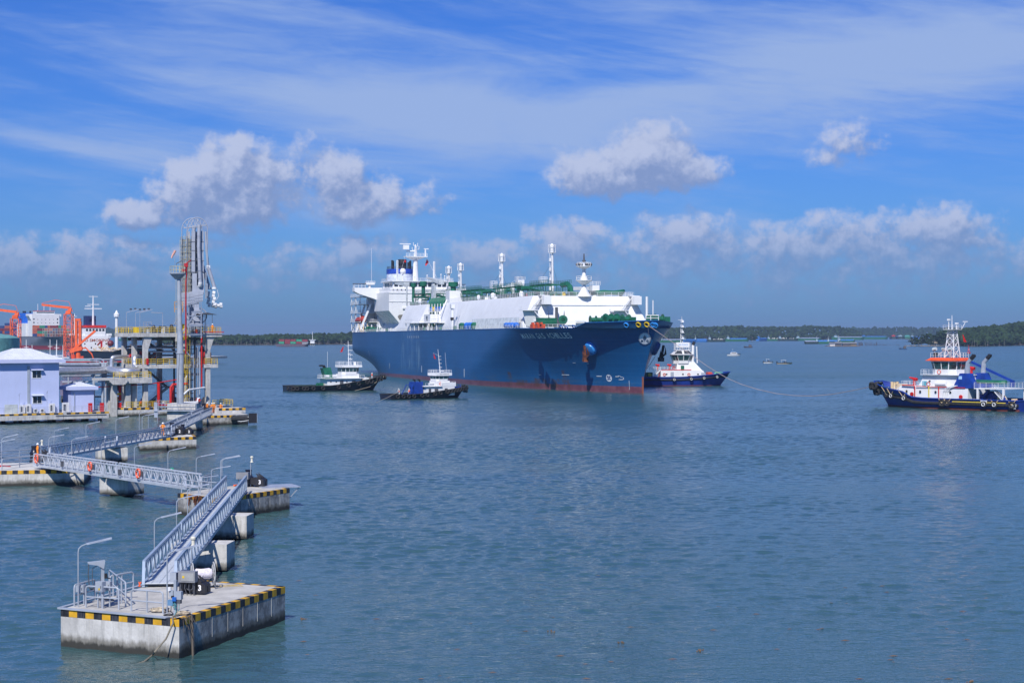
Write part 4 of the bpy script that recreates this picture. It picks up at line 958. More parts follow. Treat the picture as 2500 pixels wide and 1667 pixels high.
wood('mangrove_wood', [(400, 842.5), (560, 842.5), (720, 842), (900, 840)], [(400, 821), (480, 818), (590, 816), (615, 820), (650, 815), (730, 815), (800, 814), (900, 808)], 260, 12, LEAF, 'mangrove wood on the far bank left of the gas tanker', 4, 3.2, 2, 4)
wood('mangrove_wood', [(1590, 831), (1840, 830), (2010, 829), (2110, 826.5)], [(1590, 805), (1640, 800), (1700, 798), (1780, 795), (1830, 797), (1900, 797), (1980, 795), (2060, 797), (2110, 812)], 420, 13, LEAF, 'mangrove wood on the far bank behind the moored barges', 5, 3.9, 1, 5)
wood('mangrove_wood', [(2030, 824), (2200, 823), (2600, 823)], [(2030, 798.5), (2120, 800), (2180, 799), (2200, 797.5), (2300, 799), (2600, 797)], 900, 9, LEAFD, 'hazy wood farthest up the river behind the small island', 6, 8.0, 0, 11)
wood('mangrove_wood', [(2296, 841.5), (2370, 846), (2500, 843), (2620, 843)], [(2296, 806), (2330, 803), (2400, 796), (2450, 792), (2490, 785), (2560, 783), (2620, 782)], 300, 18, LEAF, 'tall mangrove wood at the right behind the red buoy', 8, 3.4, 2, 3.5)
# ------------------------------------------------------------------ haze
hzm = bpy.data.materials.new('haze_air'); hzm.use_nodes = True; t = NT(hzm.node_tree); hzm.node_tree.nodes.clear()
pv = t.n('ShaderNodeVolumePrincipled'); o = t.n('ShaderNodeOutputMaterial'); t.l(pv.outputs[0], o.inputs['Volume'])
pv.inputs['Color'].default_value = (.55, .75, 1.0, 1); pv.inputs['Density'].default_value = 8e-5; pv.inputs['Anisotropy'].default_value = .2
mb = MB(); mb.b2(-14100, 14100, -700, 14100, -3.5, 58)
hz_ = part(None, 'haze', mb, hzm, kind='stuff', smooth=0); hz_['label'] = 'thin bluish haze in the air over the river'
# ------------------------------------------------------------------ boats
def bhull(L, B, zd, bow=.3, stern=.12, fine=.55, rb=1.5, sterntap=.8, nz=5, ns=28, depth=-.8):
    """hull lofted along x (bow +x). zd(t): sheer height, rb: bow rake (m) at deck"""
    def hb(t_, k):    # k 0 waterline .. 1 deck
        e = (1-t_)/(bow*(1.35-.35*k)); f = 1.0 if e >= 1 else (1-(1-max(e, 0))**2)**(fine*(1.5-.5*k))
        a = t_/stern; g = 1.0 if a >= 1 else sterntap+(1-sterntap)*(1-(1-a)**2)
        return B/2*f*g*(.86+.14*k)
    ts = [i/(ns*.7)*.7 for i in range(int(ns*.7))]+[.7+.3*(i/(ns*.6)) for i in range(int(ns*.6)+1)]
    ts = sorted(set(min(1, t_) for t_ in ts)); rows = []
    for t_ in ts:
        row = []; z1 = zd(t_)
        for k in [1, .8, .6, .4, .2, 0]:
            z_ = z1*k; x_ = -L/2+t_*(L-rb)+rb*k*sm((t_-.6)/.4); row.append((x_, -hb(t_, k), z_))
        x_ = -L/2+t_*(L-rb); row.append((x_, -hb(t_, 0)*.8, depth)); row.append((x_, hb(t_, 0)*.8, depth))
        for k in [0, .2, .4, .6, .8, 1]:
            z_ = z1*k; x_ = -L/2+t_*(L-rb)+rb*k*sm((t_-.6)/.4); row.append((x_, hb(t_, k), z_))
        rows.append(row)
    return rows
def boat_hull(par, rows, m_hull, deckdrop=.8, m_deck=None, m_rim=None, boot=None, rr=.12):
    mb = MB(); mb.loft(rows, cap=False)
    mb.add(rows[0], [tuple(range(len(rows[0])))])
    h_ = part(par, 'hull', mb, m_hull)
    mb = MB(); vs = []; fs = []
    for r_ in rows: vs += [(r_[0][0], r_[0][1]*.98, r_[0][2]-deckdrop), (r_[-1][0], r_[-1][1]*.98, r_[-1][2]-deckdrop)]
    for i in range(len(rows)-1): fs.append((2*i, 2*i+2, 2*i+3, 2*i+1))
    mb.add(vs, fs); part(par, 'deck', mb, m_deck or GREEN)
    mb = MB(); e = [r_[0] for r_ in rows]+[r_[-1] for r_ in rows[::-1]]; mb.tube(e, rr, 5, closed=True); part(par, 'rubbing_rail', mb, m_rim or RUBBER)
    return h_
def side_at(rows, t_, side=-1, k=0):
    i = min(range(len(rows)), key=lambda j: abs(j/(len(rows)-1)-t_)); r_ = rows[i]; j = 0+k if side < 0 else len(r_)-1-k
    p_ = Vector(r_[j]); a = Vector(rows[max(0, i-1)][j]); b_ = Vector(rows[min(len(rows)-1, i+1)][j]); d = (b_-a); d.z = 0; d.normalize()
    return p_, Vector((-d.y, d.x, 0))*(1 if side > 0 else -1)
def xat(rows, x_, side=-1, k=0):
    j = 0+k if side < 0 else len(rows[0])-1-k
    i = min(range(len(rows)), key=lambda q: abs(rows[q][j][0]-x_)); p_ = Vector(rows[i][j]); a = Vector(rows[max(0, i-1)][j]); b_ = Vector(rows[min(len(rows)-1, i+1)][j])
    d = b_-a; d.z = 0; d.normalize() if d.length > 0 else None
    return p_, Vector((-d.y, d.x, 0))*(1 if side > 0 else -1)
_ty = {}
def tyre(par, p_, n_, Rr=.55, r_=.2, m=None, nm='tyre_fender'):
    key = (round(Rr, 2), round(r_, 2))
    if key not in _ty: mb = MB(); mb.torus((0, 0, 0), Rr, r_, (0, 0, 1), 12, 6); _ty[key] = mb.mesh('tyre', RUBBER)
    o_ = bpy.data.objects.new(nm, _ty[key]); col.objects.link(o_); o_.parent = par; o_.location = p_; o_.rotation_euler = Vector(n_).to_track_quat('Z', 'Y').to_euler()
    return o_
def panes(par, pts_lo, pts_hi, m=TEALG, gap=.12, nm='window', proud=.03):
    """one pane for each facet of a window band"""
    for i in range(len(pts_lo)-1):
        a, b_, c_, d = Vector(pts_lo[i]), Vector(pts_lo[i+1]), Vector(pts_hi[i+1]), Vector(pts_hi[i])
        if (b_-a).length < .5: continue
        n_ = (b_-a).cross(d-a).normalized(); cen = (a+b_+c_+d)/4
        q = [cen+(v_-cen)*(1-gap)+n_*proud*s_ for s_ in (-1, 1) for v_ in (a, b_, c_, d)]
        mb = MB(); mb.add(q, [(0, 1, 2, 3), (7, 6, 5, 4), (0, 4, 5, 1), (1, 5, 6, 2), (2, 6, 7, 3), (3, 7, 4, 0)]); part(par, nm, mb, m)
def wheelhouse(par, cx, w_, l_, z0, zw0, zw1, lean=.35, cut=.28, m=WHITE, mroof=None, roof_over=.35, cy=0, nsub=(3, 3)):
    hx, hy = l_/2, w_/2; cx_, cy_ = hx*cut*2, hy*cut*2
    def ring(s_): 
        a, b_ = hx+s_, hy+s_
        base = [(a, -b_+cy_), (a, b_-cy_), (a-cx_, b_), (-a+cx_, b_), (-a, b_-cy_), (-a, -b_+cy_), (-a+cx_, -b_), (a-cx_, -b_)]; return [(cx+p_[0], cy+p_[1]) for p_ in base]
    mb = MB(); r0, r1 = ring(0), ring(lean)
    mb.loft([[(x_, y_, z0) for x_, y_ in r0], [(x_, y_, zw0) for x_, y_ in r0], [(x_, y_, zw1) for x_, y_ in r1]], closed=True); h_ = part(par, 'wheelhouse', mb, m)
    mb = MB(); r2 = ring(lean+roof_over); mb.prism(r2, zw1, zw1+.22); part(h_, 'roof', mb, mroof or m)
    n8 = len(r0)
    for i in range(n8):
        a, b_ = Vector((*r0[i], zw0+.08)), Vector((*r0[(i+1) % n8], zw0+.08)); c_, d = Vector((*r1[(i+1) % n8], zw1-.1)), Vector((*r1[i], zw1-.1))
        L_ = (b_-a).length; k = max(1, int(round(L_/1.3)))
        for j in range(k):
            lo = [a+(b_-a)*(j/k), a+(b_-a)*((j+1)/k)]; hi = [d+(c_-d)*(j/k), d+(c_-d)*((j+1)/k)]
            panes(h_, lo, hi, proud=.04)
    return h_
def portlight(par, x_, y_, z_, side=-1, r_=.2): mb = MB(); mb.cyl((x_, y_, z_), (x_, y_+side*.06, z_), r_, n=10); return part(par, 'porthole', mb, GLASS)
def ringbuoy(par, p_, n_, r_=.36, m=None, nm='life_ring'): mb = MB(); mb.torus(p_, r_, .09, n_, 14, 6); return part(par, nm, mb, m or mat('ring_orange', (.72, .10, .04), .6))
def flag(par, p_, h=1.6, w_=1.1, nm='flag'): mb = MB(); p_ = Vector(p_); mb.add([p_, p_+Vector((-w_*.35, .1, -h)), p_+Vector((-w_, .0, -h*1.05)), p_+Vector((-w_*.25, .1, -.1))], [(0, 1, 2, 3)]); return part(par, nm, mb, RED)

# people -----------------------------------------------------------
def skin_body(pose):
    J = {'pel': (0, 0, .95), 'ch': (0, 0, 1.28), 'nk': (0, 0, 1.48), 'hd': (0, 0, 1.58), 'ht': (0, .0, 1.70),
         'hl': (.1, 0, .9), 'kl': (.12, .02, .5), 'al': (.13, -.02, .09), 'tl': (.13, .14, .05),
         'hr': (-.1, 0, .9), 'kr': (-.12, .02, .5), 'ar': (-.13, -.02, .09), 'tr': (-.13, .14, .05),
         'sl': (.19, 0, 1.42), 'el': (.26, -.02, 1.13), 'wl': (.27, .1, .9), 'fl': (.27, .14, .8),
         'sr': (-.19, 0, 1.42), 'er': (-.26, -.02, 1.13), 'wr': (-.27, .1, .9), 'fr': (-.27, .14, .8)}
    J.update(pose)
    names = list(J); idx = {n_: i for i, n_ in enumerate(names)}
    E = [('pel', 'ch'), ('ch', 'nk'), ('nk', 'hd'), ('hd', 'ht'), ('pel', 'hl'), ('hl', 'kl'), ('kl', 'al'), ('al', 'tl'), ('pel', 'hr'), ('hr', 'kr'), ('kr', 'ar'), ('ar', 'tr'),
         ('nk', 'sl'), ('sl', 'el'), ('el', 'wl'), ('wl', 'fl'), ('nk', 'sr'), ('sr', 'er'), ('er', 'wr'), ('wr', 'fr')]
    rad = {'pel': .16, 'ch': .17, 'nk': .075, 'hd': .085, 'ht': .09, 'hl': .11, 'kl': .075, 'al': .055, 'tl': .05, 'hr': .11, 'kr': .075, 'ar': .055, 'tr': .05, 'sl': .075, 'el': .055, 'wl': .04, 'fl': .035, 'sr': .075, 'er': .055, 'wr': .04, 'fr': .035}
    me = bpy.data.meshes.new('body'); me.from_pydata([J[n_] for n_ in names], [(idx[a], idx[b_]) for a, b_ in E], [])
    ob = bpy.data.objects.new('body', me); col.objects.link(ob); md = ob.modifiers.new('s', 'SKIN'); 
    for i, n_ in enumerate(names): me.skin_vertices[0].data[i].radius = (rad[n_], rad[n_]*(.8 if n_ in ('ch', 'pel') else 1)); me.skin_vertices[0].data[i].use_root = (n_ == 'pel')
    sb = ob.modifiers.new('u', 'SUBSURF'); sb.levels = 1; sb.render_levels = 1
    dg = bpy.context.evaluated_depsgraph_get(); ev = bpy.data.meshes.new_from_object(ob.evaluated_get(dg)); bpy.data.objects.remove(ob)
    return ev, J
POSES = {'stand': {}, 'hips': {'el': (.34, -.06, 1.18), 'wl': (.2, .06, 1.0), 'fl': (.15, .1, .98), 'er': (-.34, -.06, 1.18), 'wr': (-.2, .06, 1.0), 'fr': (-.15, .1, .98)},
         'walk': {'kl': (.1, .18, .52), 'al': (.1, .22, .1), 'tl': (.1, .38, .07), 'kr': (-.1, -.05, .5), 'ar': (-.1, -.28, .14), 'tr': (-.1, -.14, .05), 'wl': (.26, -.12, .92), 'fl': (.26, -.12, .82), 'wr': (-.26, .2, .95), 'fr': (-.26, .27, .87)},
         'reach': {'el': (.22, .28, 1.25), 'wl': (.12, .52, 1.15), 'fl': (.08, .6, 1.15), 'er': (-.22, .28, 1.25), 'wr': (-.1, .52, 1.15), 'fr': (-.06, .6, 1.15), 'ch': (0, .06, 1.26), 'nk': (0, .1, 1.46), 'hd': (0, .14, 1.56), 'ht': (0, .17, 1.67)}}
_bd = {}
def person(loc, rz, label, pose='stand', suit=ORC, vest=None, hat=WHITE, group=None, boots=BLACK, trousers=None):
    key = (pose, suit.name, trousers.name if trousers else '')
    if key not in _bd:
        me, J = skin_body(POSES[pose]); me.materials.clear()
        for m_ in (suit, SKIN, boots, trousers or suit): me.materials.append(m_)
        hd, fl, fr = Vector(J['hd']), Vector(J['fl']), Vector(J['fr'])
        for p_ in me.polygons:
            c_ = p_.center; k = 0
            if c_.z > hd.z-.05: k = 1
            elif (c_-fl).length < .09 or (c_-fr).length < .09: k = 1
            elif c_.z < .13: k = 2
            elif c_.z < .95: k = 3
            p_.material_index = k; p_.use_smooth = True
        _bd[key] = (me, J)
    me, J = _bd[key]
    o_ = thing('person', label, 'person', loc, rz, group); part(o_, 'body', None, None, me=me)
    hd = Vector(J['ht']); mb = MB(); mb.lathe(hd+Vector((0, .0, -.02)), [(.155, 0), (.135, .02), (.125, .08), (.08, .14), (.02, .16)], 12); mb.box(hd+Vector((0, .12, -.01)), (.2, .1, .015)); part(o_, 'helmet', mb, hat)
    if vest is not None:
        c_ = Vector(J['ch']); mb = MB(); mb.loft([[(c_.x+.215*math.cos(a), c_.y+.175*math.sin(a), z_) for a in [i*math.pi/5 for i in range(10)]] for z_ in (.98, 1.2, 1.42)], closed=True, cap=False); part(o_, 'vest', mb, vest)
    mb = MB(); mb.add([hd+Vector((-.02, .085, -.09)), hd+Vector((.02, .085, -.09)), hd+Vector((0, .12, -.13)), hd+Vector((.02, .08, -.14)), hd+Vector((-.02, .08, -.14))], [(0, 1, 2), (1, 3, 2), (3, 4, 2), (4, 0, 2)]); part(o_, 'nose', mb, SKIN)
    return o_

NAVYHULL = mat('tug_navy_hull', (.016, .018, .035), .4, dirt=.3, dirtc=(.06, .05, .05), scale=.5)
BLUEHULL = mat('tug_blue_hull', (.009, .034, .25), .4, dirt=.3, dirtc=(.02, .03, .09), scale=.5)
BLUEDK = mat('tug_blue_paint', (.01, .045, .28), .4)
TUGRED = mat('tug_bottom_red', (.13, .03, .025), .6)
ORROOF = mat('roof_orange', (.72, .09, .02), .5)
# ---- tug with green funnel at the stern of the tanker
T = thing('tugboat', 'black-hulled tug with white house and green funnel near the stern of the gas tanker', 'tugboat', (-48.6, 495, 0), R(24), 'tugboats around the gas tanker'); T.scale = (.9, .95, .86)
rows = bhull(31, 9.2, lambda t_: 1.7+3.2*max(0, (t_-.42)/.58)**1.5, bow=.36, rb=3.0, sterntap=.75)
boat_hull(T, rows, NAVYHULL, .75)
for i, x_ in enumerate([-14.6, -13.1, -11.6, -10.1, -8.2, -5.2, -.6, 2.6, 5.6, 9.0]):
    p_, n_ = xat(rows, x_); tyre(T, p_+n_*.25+Vector((0, 0, -.75)), n_, .5, .2)
for x_, s_ in ((10.2, .85), (12.6, .75), (14.2, .8), (14.9, .7)):
    p_, n_ = xat(rows, x_); tyre(T, p_+n_*.3+Vector((0, 0, -.7)), n_, s_*.8, .25)
for y_ in (-1.5, 0, 1.4): tyre(T, (15.6, y_, 4.2), (1, 0, .1), .6, .26)
p_, n_ = xat(rows, -15.2); tyre(T, Vector((-15.6, -2, 1)), (-1, 0, 0), .55, .2)
mb = MB(); mb.b2(-3.6, 7.2, -3.3, 3.3, 1.0, 3.9); hs = part(T, 'deckhouse', mb, WHITE)
mb = MB(); mb.b2(-4.4, 8.2, -4.0, 4.0, 3.9, 4.05); part(T, 'boat_deck', mb, WHITE)
mb = MB(); mb.rail([(-4.3, -3.9, 4.05), (8, -3.9, 4.05)], 1.0, 2, 1.3, .045); mb.rail([(-4.3, 3.9, 4.05), (8, 3.9, 4.05)], 1.0, 2, 1.3, .045); mb.rail([(-4.3, -3.9, 4.05), (-4.3, 3.9, 4.05)], 1.0, 2, 1.3, .045); part(T, 'railing', mb, WHITE)
for x0, x1 in ((.4, 1.5), (4.2, 5.4)): mb = MB(); mb.b2(x0, x1, -3.36, -3.3, 1.2, 3.3); part(hs, 'door', mb, DGREY)
for x_ in (-2.5, -.8, 2.6): portlight(hs, x_, -3.3, 2.9, -1, .22)
mb = MB(); mb.b2(1.2, 6.8, -2.6, 2.6, 4.05, 5.3); part(T, 'upper_house', mb, WHITE)
wheelhouse(T, 4.2, 5.4, 5.4, 5.2, 5.9, 7.4, lean=.1, cut=.18)
mb = MB(); mb.b2(1.1, 7.6, -3.1, 3.1, 7.45, 8.1); part(T, 'bridge_canopy', mb, WHITE)
mb = MB(); mb.rail([(1.3, -3, 8.1), (7.4, -3, 8.1), (7.4, 3, 8.1), (1.3, 3, 8.1), (1.3, -3, 8.1)], 1.1, 2, 1.2, .045); part(T, 'roof_railing', mb, WHITE)
mb = MB(); mb.cyl((4.4, 0, 8), (4.2, 0, 15.8), .14, .07, 6); mb.ladder((5.2, 0, 8), (4.7, 0, 12.2), .5, (0, 1, 0), .4, .04)
for zz, w_ in ((10.2, 1.2), (11.6, .9), (13, .7), (14.6, 1.0)): mb.beam((4.4, -w_, zz), (4.4, w_, zz), .08); mb.box((4.9, 0, zz-.2), (1.2, .5, .18))
mb.beam((4.3, 0, 14), (2.8, 0, 14.9), .06); mb.b2(6.0, 6.6, -.3, .3, 8.1, 9.1); part(T, 'mast', mb, WHITE)
flag(T, (2.8, 0, 14.0), 1.7, 1.2); mb = MB(); mb.cyl((-1.6, 2.4, 4), (-1.6, 2.4, 12.4), .04, n=4); part(T, 'whip_antenna', mb, WHITE)
mb = MB(); mb.loft([[(-3.4, -1.5, 4.0), (-1.0, -1.5, 4.0), (-1.0, 1.5, 4.0), (-3.4, 1.5, 4.0)], [(-4.4, -1.2, 7.2), (-1.8, -1.2, 7.4), (-1.8, 1.2, 7.4), (-4.4, 1.2, 7.2)]], closed=True); f_ = part(T, 'funnel', mb, GREEN)
for y_ in (-.6, .6): mb = MB(); mb.tube([(-3.3, y_, 7.2), (-3.6, y_, 7.9), (-4.8, y_, 8.0)], .3, 8); part(f_, 'exhaust_pipe', mb, BLACK)
for x_ in (-3.7, -1.2): mb = MB(); mb.tube([(x_-.7, -3.1, 4.7), (x_+.7, -3.1, 4.7)], .42, 8); part(T, 'life_raft', mb, WHITE)
mb = MB(); mb.rail([(x_, -3.9, 1.0) for x_ in (-14, -10, -5)], .9, 2, 1.2, .06); mb.box((-4.8, 0, 1.7), (1.6, 2, 1.6)); mb.cyl((-6, -1, 1), (-6, -1, 2.4), .4, n=8); part(T, 'tow_gear', mb, GREEN)
mb = MB(); mb.box((9.6, 0, 3.4), (1.8, 2.6, 1.2)); mb.cyl((9.6, -1.6, 3.6), (9.6, 1.6, 3.6), .6, n=10); part(T, 'anchor_winch', mb, WHITE2)
def on(o_, x_, y_, z_): return Matrix.Translation(o_.location) @ Matrix.Rotation(o_.rotation_euler.z, 4, 'Z') @ Vector((x_*o_.scale[0], y_*o_.scale[1], z_*o_.scale[2]))
person(on(T, 11.4, -1.4, 3.55), R(0), 'person in red vest at the bow rail of the green-funnelled tug', 'reach', suit=mat('white_cloth', (.6, .6, .62), .8), vest=mat('vest_red', (.75, .07, .03), .7))
mb = MB(); pa = on(T, 15.0, -2.2, 4.4); pb = on(T, 4.5, -5.0, .02); mid = (pa+pb)/2-Vector((0, 0, .9)); mb.tube([pa, mid, pb], .06, 5); single('mooring_rope', 'pale rope trailing from the bow of the green-funnelled tug into the water', 'rope', mb, ROPE)
# ---- small tug with blue funnel casing and tyre fringe
T = thing('tugboat', 'small dark tug with white house and blue funnel casing, tyres all along its side', 'tugboat', (-20.9, 437, 0), R(33), 'tugboats around the gas tanker'); T.scale = (.83, .9, .78)
rows = bhull(27, 7.8, lambda t_: 1.5+2.3*max(0, (t_-.3)/.7)**1.4, bow=.38, rb=2.4, sterntap=.8)
boat_hull(T, rows, NAVYHULL, .6)
for x_ in [-11.6, -10.0, -8.2, -6.8, -3.6, -2.2, .6, 3.0, 4.4, 5.9, 7.2, 8.5, 9.6, 10.6, 11.5, 12.2]:
    p_, n_ = xat(rows, x_); tyre(T, p_+n_*.2+Vector((0, 0, -.62)), n_, .47, .2)
for k, (y_, z_) in enumerate(((-1.2, 3.2), (-.2, 3.4), (.8, 3.3), (-.8, 2.2), (.3, 2.2))): tyre(T, (13.3, y_, z_), (1, 0, .2), .5, .22)
mb = MB(); mb.b2(-1.6, 8.0, -2.8, 2.8, .9, 3.7); hs = part(T, 'deckhouse', mb, WHITE)
mb = MB(); mb.b2(3.6, 8.4, -2.85, 2.85, 3.7, 4.9); part(hs, 'bulwark_screen', mb, WHITE)
for x0, x1 in ((-.8, .0), (1.2, 2.4), (4.6, 5.6)): mb = MB(); mb.b2(x0, x1, -2.86, -2.8, 1.2, 3.1); part(hs, 'door', mb, DGREY)
mb = MB(); mb.b2(-2.2, 3.6, -3.2, 3.2, 3.7, 3.82); part(T, 'boat_deck', mb, WHITE)
mb = MB(); mb.rail([(-2.1, -3.1, 3.8), (3.4, -3.1, 3.8)], 1.0, 2, 1.1, .04); mb.rail([(3.6, -2.8, 4.9), (8.3, -2.8, 4.9)], .3, 1, 1.2, .04); part(T, 'railing', mb, WHITE)
for x_ in (.2,): mb = MB(); mb.tube([(x_-.7, -2.5, 4.5), (x_+.8, -2.5, 4.5)], .42, 8); part(T, 'life_raft', mb, WHITE)
mb = MB(); mb.b2(2.6, 6.8, -2.1, 2.1, 3.7, 5.4); uh = part(T, 'upper_house', mb, WHITE); ringbuoy(uh, (3.6, -2.2, 4.5), (0, -1, 0), .38)
wheelhouse(T, 4.6, 4.2, 4.2, 5.3, 5.9, 7.0, lean=.08, cut=.16)
mb = MB(); mb.b2(2.2, 7.3, -2.5, 2.5, 7.05, 7.9); wb = part(T, 'name_board', mb, WHITE)
mb = MB(); text_on(mb, 'SEA MARINE', .5, (4.7, -2.52, 7.45), (1, 0, 0), (0, 0, 1), sx=1.1); part(wb, 'lettering', mb, mat('letter_dark', (.15, .12, .14), .6), smooth=0)
mb = MB(); mb.rail([(2.3, -2.4, 7.9), (7.2, -2.4, 7.9), (7.2, 2.4, 7.9), (2.3, 2.4, 7.9), (2.3, -2.4, 7.9)], .9, 2, 1.0, .04); part(T, 'roof_railing', mb, WHITE)
mb = MB(); mb.cyl((4.9, 0, 7.8), (4.1, 0, 15.2), .13, .05, 6); mb.beam((4.3, 0, 13.2), (2.5, 0, 14.1), .05)
for zz in (9.6, 10.8, 12, 13): mb.box((4.9-.1*(zz-8)+.25, 0, zz), (.6, .7, .12))
mb.box((5.4, 0, 8.4), (1.2, .5, .25)); mb.cyl((6.4, -1, 7.9), (5.9, -1, 14.2), .03, n=4); part(T, 'mast', mb, WHITE)
flag(T, (2.6, 0, 13.9), 1.6, -.8)
mb = MB(); mb.loft([[(-5.0, -1.6, .9), (-1.9, -1.6, .9), (-1.9, 1.6, .9), (-5.0, 1.6, .9)], [(-4.6, -1.5, 5.2), (-1.9, -1.5, 5.2), (-1.9, 1.5, 5.2), (-4.6, 1.5, 5.2)]], closed=True); f_ = part(T, 'funnel_casing', mb, BLUEDK)
for x_ in (-4.2, -2.6): mb = MB(); mb.tube([(x_, -.8, 5.2), (x_, -.8, 5.8), (x_-.6, -.8, 5.9)], .24, 8); part(f_, 'exhaust_pipe', mb, BLACK)
mb = MB(); mb.beam((-5.4, -1.8, 4.3), (-7.2, -1.8, .9), .2); mb.beam((-5.4, 1.8, 4.3), (-7.2, 1.8, .9), .2); mb.beam((-5.4, -1.8, 4.3), (-5.4, 1.8, 4.3), .2); mb.ladder((-5.3, -1.2, .9), (-5.0, -1.2, 4.6), .4, (0, 1, 0)); mb.rail([(x_, -3.0, .95) for x_ in (-10, -8, -5)], .6, 1, 1.0, .07); part(T, 'tow_frame', mb, BLUEDK)
mb = MB(); mb.cyl((9.8, -1.2, 3), (9.8, 1.2, 3), .55, n=10); mb.box((10.6, 0, 3), (.9, 2, .9)); mb.tube([(11.6, -.5, 2.8), (11.6, -.5, 4.1), (11.6, .5, 4.1), (11.6, .5, 2.8)], .12, 6); part(T, 'anchor_winch', mb, BLUEDK)
WCL = mat('white_cloth', (.6, .6, .62), .8); VST = mat('vest_orange', (.85, .13, .03), .7)
person(on(T, -9.6, -1.2, .92), R(120), 'person in orange vest holding the stern line of the blue-funnelled tug', 'reach', suit=WCL, vest=VST)
person(on(T, -6.6, -1.6, .92), R(180), 'person in orange vest standing just before the blue funnel casing of the small tug', 'stand', suit=WCL, vest=VST)
mb = MB(); pa = on(T, -10.2, -1.2, 2.1); pb = WP(918, 982.5, .03); mb.tube([pa, (pa+pb)/2-Vector((0, 0, .1)), pb], .05, 5); single('mooring_rope', 'taut pale rope running from the small tug crew down into the water', 'rope', mb, ROPE)
# ---- blue tug at the bow of the tanker
T = thing('tugboat', 'bright blue tug with tall white mast and tyres, tucked in behind the tanker bow', 'tugboat', (50.4, 541, 0), R(3), 'tugboats around the gas tanker'); T.scale = (.98, 1, .92)
rows = bhull(31.5, 10.5, lambda t_: 2.9 if t_ < .5 else 2.9+1.7*((t_-.5)/.5)**1.6, bow=.3, rb=3.0, sterntap=.8)
boat_hull(T, rows, BLUEHULL, 1.0, None, BLUEDK, rr=.14)
mb = MB(); pts = [Vector(r_[1])*.55+Vector(r_[2])*.45 for r_ in rows]; mb.tube(pts, .26, 6); part(T, 'fender_bar', mb, RUBBER)
mb = MB(); pts = [(r_[5][0], r_[5][1]-.03, .15) for r_ in rows]; mb.tube(pts, .16, 4); part(T, 'boot_top', mb, TUGRED)
for x_ in (-2.6, 3.0, 6.6, 10.6):
    p_, n_ = xat(rows, x_, -1, 1); tyre(T, p_+n_*.45+Vector((0, 0, -.2)), n_, .42, .2); mb = MB(); mb.torus(p_+n_*.6+Vector((0, 0, -.2)), .3, .07, n_, 12, 5); part(T, 'tyre_rim', mb, WHITE)
mb = MB(); mb.loft([[(-6.4, -3.6, 2.0), (8.2, -3.6, 2.0), (8.2, 3.6, 2.0), (-6.4, 3.6, 2.0)], [(-6.4, -3.6, 5.0), (6.6, -3.6, 5.0), (6.6, 3.6, 5.0), (-6.4, 3.6, 5.0)]], closed=True); hs = part(T, 'deckhouse', mb, WHITE)
mb = MB(); mb.loft([[(-1.6, -3.2, 5.0), (6.4, -3.2, 5.0), (6.4, 3.2, 5.0), (-1.6, 3.2, 5.0)], [(-1.2, -2.8, 7.4), (4.0, -2.8, 7.8), (4.0, 2.8, 7.8), (-1.2, 2.8, 7.4)]], closed=True); part(T, 'upper_house', mb, WHITE)
for x_ in (-4.6, .4, 5.0): portlight(hs, x_, -3.6, 3.8, -1, .26)
for x_ in (-5.3, 2.2): ringbuoy(hs, (x_, -3.72, 3.7), (0, -1, 0), .38)
mb = MB(); mb.b2(-3.4, -2.4, -3.66, -3.6, 2.2, 4.5); part(hs, 'door', mb, GREYP); mb = MB(); mb.b2(6.0, 7.2, -3.64, -3.5, 2.3, 4.3); part(hs, 'vent_grille', mb, GREYP)
ringbuoy(T, (-2.4, -3.5, 6.0), (0, -1, 0), .36); mb = MB(); mb.b2(-.2, .8, -3.4, -3.1, 5.2, 6.6); part(T, 'green_locker', mb, GREEN)
wheelhouse(T, .6, 6.4, 5.6, 7.2, 8.1, 10.1, lean=.55, cut=.24, roof_over=.15)
mb = MB(); mb.loft([[(-2.4, -3, 10.3), (3.6, -3, 10.3), (3.6, 3, 10.3), (-2.4, 3, 10.3)], [(-1.2, -1.6, 11.5), (2.6, -1.6, 11.5), (2.6, 1.6, 11.5), (-1.2, 1.6, 11.5)]], closed=True); mb.b2(-1.6, 3.0, -1.9, 1.9, 11.5, 11.7); tp_ = part(T, 'wheelhouse_top', mb, WHITE)
mb = MB()
for q in ([(-2.2, -3.0, 10.42), (.4, -3.0, 10.42), (.2, -1.95, 11.3), (-1.2, -1.95, 11.3)], [(.9, -3.0, 10.42), (3.4, -3.0, 10.42), (2.5, -1.95, 11.3), (.9, -1.95, 11.3)]): mb.add(q, [(0, 1, 2, 3)])
mb.v = [(a, b_-.03, c_+.03) for a, b_, c_ in mb.v]; part(tp_, 'skylight', mb, GLASS)
mb = MB(); mb.b2(-1.4, 2.6, -2.0, -1.85, 12.6, 14.1); nb_ = part(T, 'name_board', mb, WHITE); mb = MB(); text_on(mb, 'SEA FORCE', .75, (.7, -2.02, 13.3), (1, 0, 0), (0, 0, 1), sx=.8); part(nb_, 'lettering', mb, LBLUE, smooth=0)
mb = MB(); mb.rail([(-1.5, -1.9, 11.7), (2.9, -1.9, 11.7), (2.9, 1.9, 11.7), (-1.5, 1.9, 11.7), (-1.5, -1.9, 11.7)], 2.2, 3, 1.1, .06); part(T, 'roof_railing', mb, WHITE)
mb = MB()
for (x_, y_) in ((.2, -.35), (.9, -.35), (.2, .35), (.9, .35)): mb.tube([(x_, y_, 11.7), (.55+(x_-.55)*.5, y_*.5, 21.5)], .07, 4)
for k in range(13): z_ = 12.2+k*.75; s_ = .35*(1-k*.035); mb.beam((.55-s_, -s_, z_), (.55+s_, -s_, z_+.6), .05); mb.beam((.55-s_, -s_, z_), (.55+s_, -s_, z_), .06)
